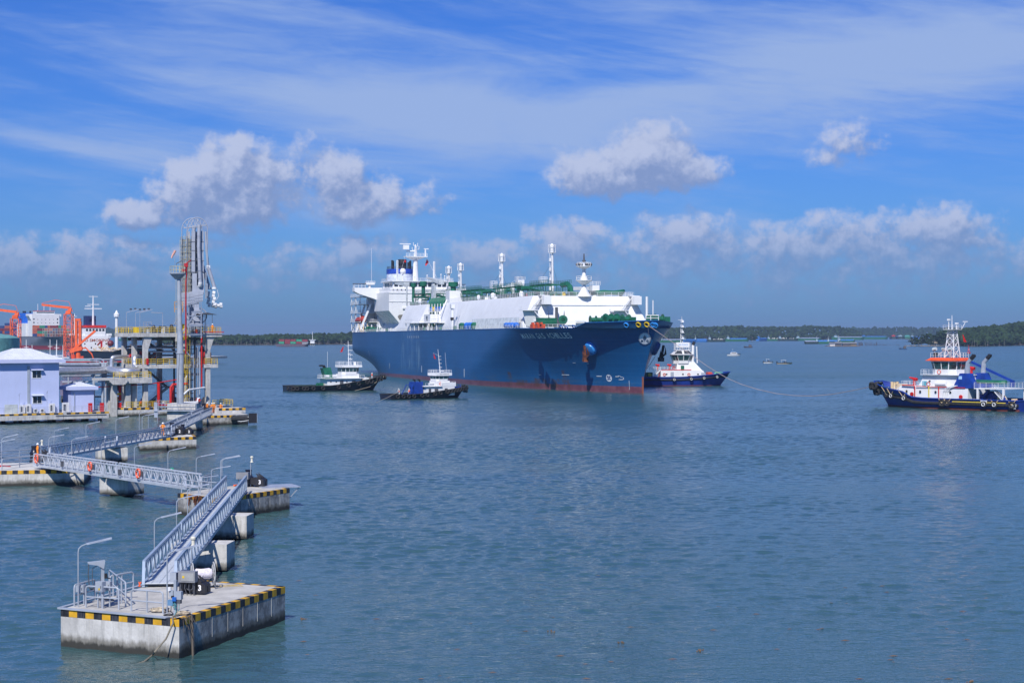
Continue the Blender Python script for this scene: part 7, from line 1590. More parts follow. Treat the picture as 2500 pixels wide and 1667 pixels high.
hook_unit(420, 1061, 'black mooring hook with a white 2 on the third dolphin, left', 1.65, 1.2, '2'); hook_unit(446, 1060, 'black mooring hook on the right of the third dolphin', 1.65, 1.0, '2')
hook_unit(497, 1007, 'black mooring hook with a white 1 on the fourth dolphin, behind the walkway end', 1.65, 1.2, '1')
# rope reel with two spoked rims
a = gd(497, 1436); o_ = thing('rope_reel', 'spoked rope reel wound with white line behind the mooring hook, nearest dolphin', 'rope reel', a, R(18))
for x_ in (-.62, .55):
    mb = MB(); mb.torus((x_, 0, .82), .62, .028, (1, 0, .0), 22, 5); mb.torus((x_, 0, .82), .12, .03, (1, 0, 0), 10, 5)
    for k in range(8): a_ = k*math.pi/4; mb.tube([(x_, .12*math.cos(a_), .82+.12*math.sin(a_)), (x_, .62*math.cos(a_), .82+.62*math.sin(a_))], .018, 4)
    part(o_, 'rim', mb, mat('reel_grey', (.45, .46, .46), .5))
mb = MB(); mb.tube([(-.5, 0, .82), (-.4, 0, .82), (-.1, 0, .82), (.3, 0, .82), (.46, 0, .82)], [.22, .30, .27, .31, .24], 12); part(o_, 'wound_line', mb, mat('white_line', (.72, .68, .74), .9, bump=.02, scale=6))
for x_ in (-.66, .6): mb = MB(); mb.tube([(x_, -.4, 0), (x_, 0, .82), (x_, .4, 0)], .03, 5); part(o_, 'stand', mb, DGREY)
mb = MB(); mb.tube([(-.1, -.28, .8), (-.3, -.55, .45), (.05, -.6, .3), (-.2, -.7, .02)], .03, 5); part(o_, 'loose_line', mb, mat('white_line', (.72, .68, .74), .9))
def siren(px_, py_, z_, h_, label):
    a = gd(px_, py_, z_); o_ = thing('siren_post', label, 'siren', a, 0, 'sirens on slim posts'); mb = MB(); mb.tube([(0, 0, 0), (0, 0, h_)], .035, 6); part(o_, 'pole', mb, GREYP)
    mb = MB(); mb.lathe((.1, 0, h_-.1), [(.16, 0), (.09, .12), (.09, .35), (.15, .42), (.15, .5), (.08, .56)], 12); part(o_, 'siren', mb, mat('siren_cream', (.6, .58, .48), .5)); return o_
siren(467, 1433, ZD, 2.35, 'cream siren on a slim post behind the control unit of the nearest dolphin'); siren(612, 1188, 1.86, 2.35, 'cream siren on a slim post at the hook of the second dolphin'); siren(100, 1136, 1.62, 2.3, 'small siren post at the end of the long left platform')
# instrument post with tangle of boxes and hoses at the front corner
a = Vector((*g1(1190, 880), ZD)); o_ = thing('instrument_post', 'post crowded with blue boxes, gauges and hoses at the front corner of the nearest dolphin', 'instrument post', a, R(-20))
mb = MB(); mb.beam((0, 0, 0), (0, 0, 1.75), .14); part(o_, 'post', mb, GREYP, smooth=0)
for (x_, y_, z_, sx_, sy_, sz_, m_) in ((.22, 0, 1.0, .3, .2, .4, GREYP), (-.2, 0, 1.08, .22, .2, .3, GREYP), (-.22, -.05, .62, .3, .2, .28, mat('box_blue', (.12, .25, .42), .5)), (.02, -.12, .82, .2, .15, .2, BLUEV), (-.1, -.1, .92, .12, .12, .12, BLACK), (.25, -.02, .7, .16, .15, .2, DGREY)):
    mb = MB(); mb.box((x_, y_, z_), (sx_, sy_, sz_)); part(o_, 'instrument_box', mb, m_, smooth=0)
mb = MB(); mb.cyl((-.28, -.1, 1.22), (-.28, -.1, 1.4), .09, n=10); part(o_, 'gauge', mb, WHITE)
mb = MB(); mb.tube([(.0, -.1, .7), (.05, -.15, .4), (.12, -.12, .2), (.02, -.15, .02)], .022, 5); mb.tube([(.2, 0, .6), (.22, -.05, .3), (.1, -.05, 0)], .02, 5); mb.torus((.02, -.16, .5), .1, .02, (0, 1, 0), 12, 5); part(o_, 'hose', mb, mat('hose_teal', (.05, .25, .28), .5))
mb = MB(); mb.tube([(-.25, 0, .5), (-.2, -.1, .2), (-.1, 0, 0)], .02, 5); mb.torus((-.3, -.2, .03), .22, .025, (0, 0, 1), 14, 5); part(o_, 'cable', mb, BLACK)
# coils of old rope and the hawser hanging over the edge
def coil(c_, r_, n_, label, m, th=.03, seed=0):
    rr = random.Random(seed); mb = MB(); pts = []
    for i in range(n_*14): a_ = i*2*math.pi/14; q = r_*(1-.35*abs(math.sin(i*.13)))*(1+.12*rr.uniform(-1, 1)); pts.append((q*math.cos(a_)*1.5, q*math.sin(a_), .04+.008*i/ n_*1.2+.03*rr.random()))
    mb.tube(pts, th, 5); return single('rope_coil', label, 'rope', mb, m, c_)
coil(Vector((*g1(1040, 850), ZD)), .34, 6, 'heap of old grey rope behind the right front handrail', ROPE, .035, 1)
coil(Vector((*g1(1265, 880), ZD)), .26, 5, 'frayed rope bundle lying over the front corner kerb', ROPE, .03, 2)
coil(Vector((*g1(430, 655), ZD)), .28, 4, 'coil of black cable behind the front handrail', BLACK, .022, 3); coil(Vector((*g1(510, 742), ZD)), .3, 2, 'loop of dark hose on the deck left of centre', DGREY, .03, 4)
P0 = Vector((-16.75, 88.9, ZD+.08)); P1_ = Vector((-16.62, 88.5, ZD-.15)); P2 = WP(415, 1556, .75); 
mb = MB(); mb.tube([Vector((*g1(1270, 868), ZD+.06)), P0, P1_+Vector((0, -.12, 0)), Vector((-16.95, 88.3, 1.0)), Vector((-17.4, 87.8, .45)), WP(372, 1598, .05), WP(352, 1614, 0.0), WP(331, 1622, -.05)], .045, 7); single('hawser', 'thick grey hawser hanging from the front corner into the water', 'rope', mb, mat('hawser_grey', (.20, .18, .14), .95, bump=.01, scale=8))
mb = MB(); random.seed(5)
for k in range(12):
    u_ = random.uniform(.3, 1.25); q = Vector((-16.35, 88.55, ZD))+Vector((3.75, 11.5, 0)).normalized()*u_; s_ = Vector((.95, -.31, 0))*.03
    mb.tube([q-s_*3+Vector((0, 0, .04)), q+s_+Vector((0, 0, .02)), q+s_*1.5+Vector((random.uniform(-.1, .2), 0, -random.uniform(.2, .7)))], .016, 4)
mb.tube([(-15.95, 89.7, ZD+.02), (-15.9, 89.6, 1.4), (-15.88, 89.62, .3), (-15.86, 89.6, -.2)], .06, 6); single('frayed_rope', 'frayed brown rope ends hanging over the kerb on the shaded side', 'rope', mb, mat('frayed_brown', (.13, .11, .09), .95))
mb = MB(); random.seed(8)
for k in range(16): q = Vector((-28.2, 157.0, 1.86))+Vector((4.4, -5.5, 0)).normalized()*random.uniform(.2, 2.4)+Vector((-.78, -.62, 0))*.1; mb.tube([q+Vector((.1, .1, 0)), q, q+Vector((random.uniform(-.2, .2), 0, -random.uniform(.3, .9)))], .05, 4)
single('frayed_rope', 'torn rusty rope bundle hanging on the left face of the second dolphin', 'rope', mb, RUST)
mb = MB(); o1 = gd(547, 1430); text_on(mb, 'DANGER', .42, (o1.x, o1.y, ZD+.012), (.93, .36, 0), (-.36, .93, 0), bold=.02); mb.rail([(0, 0, 0)], 0) if False else None
bx_ = [(-.95, -.42), (.95, -.42), (.95, .42), (-.95, .42)]
for i in range(4):
    (a0, b0), (a1, b1) = bx_[i], bx_[(i+1) % 4]; f_ = lambda a_, b_: Vector((o1.x+a_*.93-b_*.36, o1.y+a_*.36+b_*.93, ZD+.012)); p_, q_ = f_(a0, b0), f_(a1, b1); d_ = (q_-p_).normalized(); s_ = Vector((-d_.y, d_.x, 0))*.03
    mb.add([p_-s_, q_-s_, q_+s_, p_+s_], [(0, 1, 2, 3)])
single('deck_stencil', 'faded yellow stencil painted on the deck right of the hooks', 'painted sign', mb, mat('stencil_yellow', (.62, .42, .06), .8), smooth=0)
# gangway foot: small roller fender and red straps
mb = MB(); q = gd(343, 1433); mb.tube([q+Vector((-.1, 0, .05)), q+Vector((.03, 0, .3))], .04, 5); mb.tube([q+Vector((-.1, .05, .3)), q+Vector((-.02, 0, .03))], .035, 5); single('strap_bundle', 'small red strap bundle at the foot of the nearest walkway', 'strap', mb, ORANGE)
# second dolphin rails, grating bracket, unit
g2 = lambda x_, y_: tuple(gd(400+x_/4.9, 1080+y_/4.9, 1.86)[:2])
handrail([g2(212, 600), g2(413, 620)], 'handrail on the left front of the second dolphin', z=1.86, h=1.15); handrail([g2(435, 620), g2(648, 640)], 'handrail on the second dolphin at the end of the silver walkway', z=1.86, h=1.15)
handrail([g2(455, 555), g2(560, 520)], 'rear handrail on the second dolphin near the lamp pair', z=1.86)
cabinet(593, 1189, 1.15, .5, .62, .75, 'wide grey unit on legs beside the hook of the second dolphin', m=mat('unit_grey', (.22, .23, .25), .5), zb=1.86, rz=-10)
a = Vector((-20.9, 165.6, 1.7)); mb = MB(); mb.b2(-2.4, 1.1, -1.6, 1.6, .17, .24); mb.beam((1.0, -1.4, .17), (0, -1.4, -.9), .08); mb.beam((1.0, 1.4, .17), (0, 1.4, -.9), .08); single('side_grating', 'flat grey grating bracketed out from the right side of the second dolphin', 'grating', mb, GALV, a, R(22))
mb = MB(); q = gd(570, 1186, 1.88); mb.tube([q, q+Vector((1.4, .2, .08))], .12, 6); single('folded_hose', 'orange hose lying on the second dolphin beside the walkway end', 'hose', mb, ORANGE)
# rails on the long left platform
g5 = lambda x_, y_: tuple(gd(x_/4.704, 1000+y_/4.704, 1.62)[:2])
handrail([g5(22, 690), g5(425, 640)], 'front handrail on the long left platform', z=1.62, h=1.1, n=3, r=.055, sp=2.6); handrail([g5(-60, 610), g5(10, 590), g5(430, 560)], 'rear handrail on the long left platform', z=1.62, h=1.1, n=3, r=.05, sp=2.6)
hook_unit(84, 1128, 'black hook unit at the right end of the long left platform', 1.62, 1.3)
mb = MB(); mb.b2(-.9, .9, -.1, .1, .02, .16); single('red_hose', 'short red hose lying at the left end of the long platform', 'hose', mb, RED, gd(5, 1139, 1.62))
# life rings on the silver walkway
for u_, lab in ((1.6, 'orange life ring at the left end of the silver walkway'), (15.2, 'orange life ring on the silver walkway over the gap before the pier'), (26.2, 'orange life ring on the right span of the silver walkway')):
    p_ = onw(W2, u_, -.95, .75); o_ = thing('life_ring', lab, 'life ring', p_, W2.rotation_euler.z, 'life rings on the silver walkway')
    mb = MB(); mb.torus((0, -.05, 0), .40, .11, (0, 1, 0), 18, 7); part(o_, 'ring', mb, mat('ring_orange', (.72, .10, .04), .6)); mb = MB(); mb.box((.55, .03, 0), (.35, .14, .5)); part(o_, 'light_box', mb, DGREY, smooth=0)
    mb = MB(); 
    for k in range(4): a_ = k*math.pi/2+.78; mb.torus((.40*math.cos(a_), -.05, .40*math.sin(a_)), .118, .02, (-math.sin(a_), 0, math.cos(a_)), 8, 4)
    part(o_, 'tape_band', mb, WHITE)
for u_, lab in ((8.2, 'grey junction box at the foot of the second lamp of the silver walkway'), (22.0, 'grey junction box right of the middle of the silver walkway')):
    p_ = onw(W2, u_, -.95, .6); mb = MB(); mb.box((0, 0, 0), (.4, .2, .55)); single('junction_box', lab, 'junction box', mb, DGREY, p_, W2.rotation_euler.z)
mb = MB(); mb.box((0, 0, 0), (.6, .03, .45)); p_ = onw(W2, 29.6, .82, 1.2); o_ = single('green_sign', 'small green sign on the far rail of the silver walkway', 'sign', mb, mat('sign_green', (.02, .32, .2), .5), p_, W2.rotation_euler.z)
mb = MB(); mb.box((-.15, -.02, 0), (.12, .01, .25)); mb.beam((0, -.025, .05), (.22, -.025, .05), .04); mb.beam((.05, -.025, -.08), (.22, -.025, -.08), .04); part(o_, 'pictogram', mb, WHITE, smooth=0)
# workers on the walkways and fourth dolphin
person(onw(W3, -.6, .3, .0)-Vector((0, 0, .05)), R(-60), 'person in orange coveralls and white helmet where the two walkways meet', 'hips')
person(onw(W3, 42.4, -.1, .1), R(-10), 'person in orange coveralls walking at the third dolphin end of the dark walkway', 'hips')
for (px_, py_, rz, pose, lab) in ((506, 1007, 160, 'walk', 'person in orange coveralls, leftmost of the group on the fourth dolphin'), (517.5, 1008.5, 175, 'hips', 'person in orange coveralls at the centre of the group on the fourth dolphin'), (522.5, 1008.2, 190, 'stand', 'person in orange coveralls half behind the centre one of the group'), (539, 1008.6, 178, 'hips', 'person in orange coveralls standing apart on the right of the fourth dolphin')):
    person(gd(px_, py_, 1.65), R(rz), lab, pose, group='orange workers on the fourth dolphin')
person(gd(486.5, 1000, 1.65)+Vector((0, 0, .5)), R(200), 'person in red and blue with a white helmet leaning by the white pipes', 'reach', suit=mat('red_blue', (.5, .05, .03), .8), trousers=NAVY)
# ------------------------------------------------------------------ jetty head (local frame: x along its river face, y inland)
JA = math.atan2(.566, .824); JO = Vector((-73.8, 342.7, 0))
def jthing(nm, lab, cat, loc=(0, 0, 0), grp=None): 
    o_ = thing(nm, lab, cat, JO+Matrix.Rotation(JA, 3, 'Z') @ Vector(loc), JA, grp); return o_
J = jthing('jetty_head', 'tall concrete jetty head with yellow rails on three levels under the loading arms', 'jetty')
def stripes_x(par, x0, x1, y_, zt, band=.4, w_=.8, side=-1):
    a, b_ = MB(), MB(); k = int((x1-x0)/w_)
    for i in range(k):
        m_ = a if i % 2 else b_; xx = x0+i*(x1-x0)/k; m_.b2(xx, xx+(x1-x0)/k, y_+side*.015, y_, zt-band, zt+.01)
    part(par, 'yellow_stripes', a, STRIPEY, smooth=0, kind='stuff'); part(par, 'black_stripes', b_, STRIPEB, smooth=0, kind='stuff')
mb = MB(); mb.b2(0, 23, 0, 13, .0, 1.6); bs = part(J, 'base_slab', mb, CONC, smooth=0); stripes_x(bs, 0, 9.4, 0, 1.6)
for x_ in (2, 8, 14, 20):
    for y_ in (1.5, 11): mb = MB(); mb.cyl((x_, y_, -2), (x_, y_, 0), .5, n=10); part(J, 'pile', mb, CONCD)
cols = [(4.6, .7), (17.6, .7), (4.6, 6), (4.6, 11), (12.0, 11), (17.6, 11), (15.6, 5.5)]
for (x_, y_) in cols: mb = MB(); mb.b2(x_-.42, x_+.42, y_-.42, y_+.42, 1.6, 15.2); part(J, 'column', mb, CONCC, smooth=0)
mb = MB(); mb.b2(3.0, 20.4, 0, 12, 15.1, 15.85); part(J, 'top_slab', mb, CONCC, smooth=0)
mb = MB(); mb.b2(4.2, 19.6, .1, 3.4, 9.05, 9.75); mb.b2(4.2, 7.2, 3.4, 11, 9.05, 9.75); part(J, 'middle_slab', mb, CONCC, smooth=0)
mb = MB(); mb.b2(-2.6, 5.4, -.8, 3, 6.3, 7.3); mb.b2(-5.2, -2.6, -.4, 3, 6.9, 7.3); part(J, 'lower_slab', mb, CONCC, smooth=0)
mb = MB(); mb.extr([(-3.2, 7.25), (.2, 7.25), (.2, 6.6), (-.3, 6.1), (-2.7, 6.1), (-3.2, 6.6)], 'y', -1.3, -.8); part(J, 'rounded_bracket', mb, CONCC, smooth=0)
for (x_, y_) in ((-1.8, .6), (.9, .6), (2.6, 1.6), (-1.8, 2.6)): mb = MB(); mb.b2(x_-.5, x_+.5, y_-.5, y_+.5, 1.6 if x_ > 0 else -1, 6.3); part(J, 'column', mb, CONCC, smooth=0)
for (x_) in (4.6, 17.6):  # corbels
    mb = MB(); mb.extr([(x_+.42, 15.1), (x_+1.3, 15.1), (x_+.42, 12.6)], 'y', .3, 1.1); part(J, 'corbel', mb, CONCC, smooth=0)
def jr(pts, m=YELLOW, nm='railing', h=1.1, n=3, sp=1.3, r=.05): mb = MB(); mb.rail(pts, h, n, sp, r, 5); return part(J, nm, mb, m)
jr([(3.1, 11.5, 15.85), (3.1, .15, 15.85), (11.8, .15, 15.85)]); jr([(13.6, .15, 15.85), (20.2, .15, 15.85), (20.2, 11.5, 15.85)]); jr([(3.1, 11.7, 15.85), (20.2, 11.7, 15.85)])
mb = MB(); 
for k in range(5): mb.b2(3.02, 3.1, .3+k*.55, .7+k*.55, 15.9, 16.95)
part(J, 'solid_rail_panel', mb, YELLOW, smooth=0)
jr([(4.3, .2, 9.75), (12.0, .2, 9.75)]); jr([(13.4, .2, 9.75), (19.5, .2, 9.75), (19.5, 3.2, 9.75)]); jr([(4.3, 10.8, 9.75), (4.3, .2, 9.75)])
jr([(-2.4, -.7, 7.3), (5.2, -.7, 7.3), (5.2, 2.8, 7.3)]); jr([(.5, .1, 1.6), (10.0, .1, 1.6)]); jr([(18.5, .2, 1.6), (22.8, .2, 1.6), (22.8, 6, 1.6)])
mb = MB(); mb.beam((12.0, -.25, 15.9), (12.0, -.25, 17.6), .55, .3); mb.beam((11.9, -.4, 17.2), (11.9, .5, 15.9), .4); part(J, 'yellow_gate', mb, YELLOW, smooth=0)
# caged ladders
for (z0, z1) in ((1.6, 8.6), (8.2, 15.0), (14.6, 17)):
    mb = MB(); mb.ladder((12.6, -.35, z0), (12.4, -.35, z1), .8, (1, 0, 0), .32, .05)
    for k in range(int((z1-z0)/1.1)): z_ = z0+1+k*1.1; mb.tube([(12.1, -.4, z_), (12.1, -1.1, z_), (13.1, -1.1, z_), (13.1, -.4, z_)], .035, 4)
    for xx in (12.15, 13.05): mb.tube([(xx, -1.1, z0+1), (xx, -1.1, z1)], .035, 4)
    part(J, 'caged_ladder', mb, YELLOW)
# stairs inside
for (p, q) in (((6.2, 5, 1.6), (11.4, 5, 5.4)), ((11.4, 6.4, 5.4), (6.4, 6.4, 9.4)), ((6.0, 5, 9.7), (10.0, 5, 12.6)), ((10.0, 6.4, 12.4), (5.8, 6.4, 15.2))):
    mb = MB(); mb.stair(p, q, 1.0, (0, 1, 0)); part(J, 'stair', mb, DGREY, smooth=0)
mb = MB(); mb.b2(10.6, 13.0, 4.2, 7.2, 5.2, 5.4); mb.b2(5.4, 13.5, 3.4, 4.2, 13.0, 13.3); mb.b2(4.8, 12, 10.4, 10.8, 13.0, 13.3); part(J, 'stair_landing', mb, DGREY, smooth=0)
mb = MB()
for (x_, y_) in ((13.8, 4), (16.4, 4), (13.8, 8), (16.4, 8)): mb.beam((x_, y_, 1.6), (x_, y_, 15.1), .28)
for z_ in (4, 6.6, 9.2, 11.8, 14.2):
    mb.beam((13.8, 4, z_), (16.4, 4, z_), .18); mb.beam((13.8, 8, z_), (16.4, 8, z_), .18); mb.beam((13.8, 4, z_), (13.8, 8, z_), .18)
    for k in range(3): mb.beam((14.3+k*.7, 4, z_), (14.3+k*.7, 4, z_+1.6), .1)
    mb.beam((13.8, 4, z_+.9), (16.4, 4, z_+.9), .1)
part(J, 'inner_steel_frame', mb, DGREY, smooth=0)
def jt(nm, pts, r, m, n=8, lab=None): mb = MB(); mb.tube(pts, r, n); return part(J, nm, mb, m, label=lab)
jt('red_pipe', [(15.9, -.3, 16.0), (20.6, -.3, 16.0), (20.6, 6, 16.0)], .09, RED); jt('red_pipe', [(15.9, -.3, 16.0), (15.9, -.3, 5.2)], .16, RED)
jt('red_pipe', [(6.9, -.4, 1.9), (6.9, -.4, 6.2)], .3, RED); jt('red_pipe', [(9.4, -.4, 1.9), (9.4, -.4, 5.4), (9.8, -.4, 5.9), (12.8, -.4, 6.0)], .26, RED); jt('red_pipe', [(10.3, .6, 1.8), (10.3, .6, 5.7)], .2, RED)
jt('red_pipe', [(6.4, -.3, 2.0), (12.0, -.3, 1.9)], .15, RED); jt('red_pipe', [(-6, 1, 5.6), (5.4, 1, 6.0), (12, 1, 6.9)], .1, RED)
jt('red_pipe', [(4.8, 8.8, 11.4), (9.8, 8.6, 11.4)], .36, RED)
for k, x_ in enumerate((5.6, 7.2, 8.6, 10.0)): jt('red_valve', [(x_, 8.6, 10.8), (x_, 8.6, 12.3)], .42, RED if k != 2 else DGREY)
jt('grey_pipe', [(4.8, 7.0, 10.4), (12, 7, 10.4)], .38, GALV); jt('grey_pipe', [(12.6, 2.5, 9.2), (15, 2.5, 9.4), (16.4, 3, 10.2), (16.4, 3, 13)], .3, GREYP)
jt('white_pipe', [(13.2, 1.2, 1.6), (13.2, 1.2, 7.0), (13.6, 1.2, 7.7), (14.6, 1.2, 7.8), (16.0, 1.2, 7.8)], .26, GALV); jt('white_pipe', [(11.2, -2, 3.9), (12.2, -2.4, 4.9), (16.2, -1.0, 5.2), (16.4, -.8, 4.8)], .2, mat('pipe_white', (.68, .7, .74), .35)); jt('white_pipe', [(11.0, -1.8, 2.4), (14.4, -1.4, 2.4), (14.8, -1.3, 3.2)], .26, mat('pipe_white', (.68, .7, .74), .35))
jt('white_pipe', [(13.1, -.8, 3.9), (13.1, -.8, 9)], .08, GALV)
for k in range(6): jt('conduit', [(13.0+k*.42, -.15-.1*(k % 2), 1.6), (13.0+k*.42, -.15-.1*(k % 2), 9.0+k*.9)], .07, GALV if k % 2 else DGREY)
jt('conduit', [(15.4, -.5, 1.6), (15.4, -.5, 12.2)], .13, GREYP); jt('conduit', [(6.6, 0.0, 9.7), (6.6, 0, 12)], .05, DGREY)
mb = MB(); mb.b2(10.6, 11.8, -.6, .3, 14.2, 15.4); mb.b2(11.6, 12.4, -.6, .2, 13.2, 14.4); part(J, 'concrete_bracket', mb, CONCC, smooth=0)
mb = MB(); mb.beam((11.4, -.3, 13.6), (13.6, -.3, 11.2), .18); part(J, 'brace', mb, GALV)
mb = MB(); mb.lathe((17.9, 1.6, 9.75), [(.8, 0), (.85, .1), (.85, 2.2), (.5, 2.5)], 14); part(J, 'red_tank', mb, RED); mb = MB(); mb.lathe((17.0, 1.9, 9.75), [(.5, 0), (.5, 2.6), (.35, 3.4), (.1, 3.6)], 10); part(J, 'black_tank', mb, BLACK)
mb = MB(); mb.b2(4.6, 4.95, -.1, .2, 9.8, 11.0); part(J, 'red_cabinet', mb, RED, smooth=0)
random.seed(31)
for k in range(54):
    x_ = random.uniform(5.4, 19); y_ = random.uniform(1.5, 10); s_ = random.uniform(.3, .9); z_ = random.choice((1.6, 1.6, 9.75 if y_ < 3 else 1.6, 15.85)); mb = MB()
    if k % 3: mb.box((x_, y_, z_+s_*.8), (s_*1.3, s_, s_*1.6), random.random())
    else: mb.lathe((x_, y_, z_), [(s_*.5, 0), (s_*.5, s_*1.5), (s_*.2, s_*2)], 8)
    part(J, 'equipment', mb, random.choice([DGREY, GREYP, BLACK, RED, BLUEV, GALV]), smooth=35)
mb = MB(); mb.rail([(18.8, 2, 15.85), (13.5, 2, 15.85)], 1.5, 4, .7, .06); mb.rail([(5.0, 2.4, 15.85), (6.6, 2.4, 15.85)], 2.1, 4, .5, .07); mb.b2(14, 17, 3, 6, 15.85, 17.0); mb.b2(15, 15.8, 2.5, 3, 16.2, 17.6); part(J, 'top_machinery', mb, GALV, smooth=0)
for k in range(9): jt('process_pipe', [(5.4+k*.3, 3+k*.8, 12.9-.7*(k%4)), (13.8, 3+k*.8, 12.9-.7*(k%4)), (14.4, 3+k*.8, 12.3-.7*(k%4)), (14.4+.2*k, 3+k*.8, 1.8+k*.6)], .11+.03*(k%3), (GALV, GREYP, DGREY)[k%3])
for k in range(4): mb = MB(); mb.beam((5, 2.4+2.6*k, 14.7), (17.4, 2.4+2.6*k, 14.7), .25, .5); part(J, 'deck_girder', mb, DGREY, smooth=0)
# floodlights over the top deck
for (x_, y_, h_, a_) in ((3.4, .4, 3.9, 20), (3.6, 3, 3.9, 20), (9.2, 3, 3.9, 200), (3.4, 7, 4.0, 20)):
    o_ = jthing('floodlight_pole', 'thin floodlight pole on the jetty top at x %d y %d' % (0, 0) if False else {.4: 'slim double-arm light at the left front corner of the jetty top', 3: 'slim lamp arm above the jetty top deck', 7: 'slim lamp arm at the left rear of the jetty top'}[y_] + (', right one' if x_ > 5 else ''), 'floodlight', (x_, y_, 15.85), 'lights on the jetty top')
    mb = MB(); mb.tube([(0, 0, 0), (0, 0, h_)], .05, 5); part(o_, 'pole', mb, GALV)
    c_, s_ = math.cos(R(a_)), math.sin(R(a_))
    mb = MB(); mb.beam((0, 0, h_), (2.6*c_, -.2, h_+.75*s_+.35), .24, .12); part(o_, 'lamp_head', mb, LAMPB); 
    if a_ == 20:
        for u_ in (.9, 1.8): mb = MB(); mb.box((u_, 0, h_+.75*s_*u_/2.6+.55), (.35, .3, .3)); part(o_, 'lamp_box', mb, DGREY)
o_ = jthing('canopy_frame', 'small dark canopy on thin posts at the right of the jetty top', 'canopy', (17.4, 1.5, 15.85))
for (x_, y_) in ((0, 0), (1.6, 0), (0, 3), (1.6, 3)): mb = MB(); mb.tube([(x_, y_, 0), (x_, y_, 3.7)], .05, 5); part(o_, 'post', mb, DGREY)
mb = MB(); mb.extr([(-1.4, 3.6), (.4, 4.0), (2.6, 3.6), (.4, 3.7)], 'y', -.4, 3.4); part(o_, 'roof', mb, DGREY, smooth=0)
person(JO+Matrix.Rotation(JA, 3, 'Z') @ Vector((18.9, 1.2, 15.85)), R(20), 'person in orange coveralls at the yellow rail on top of the jetty', 'stand')
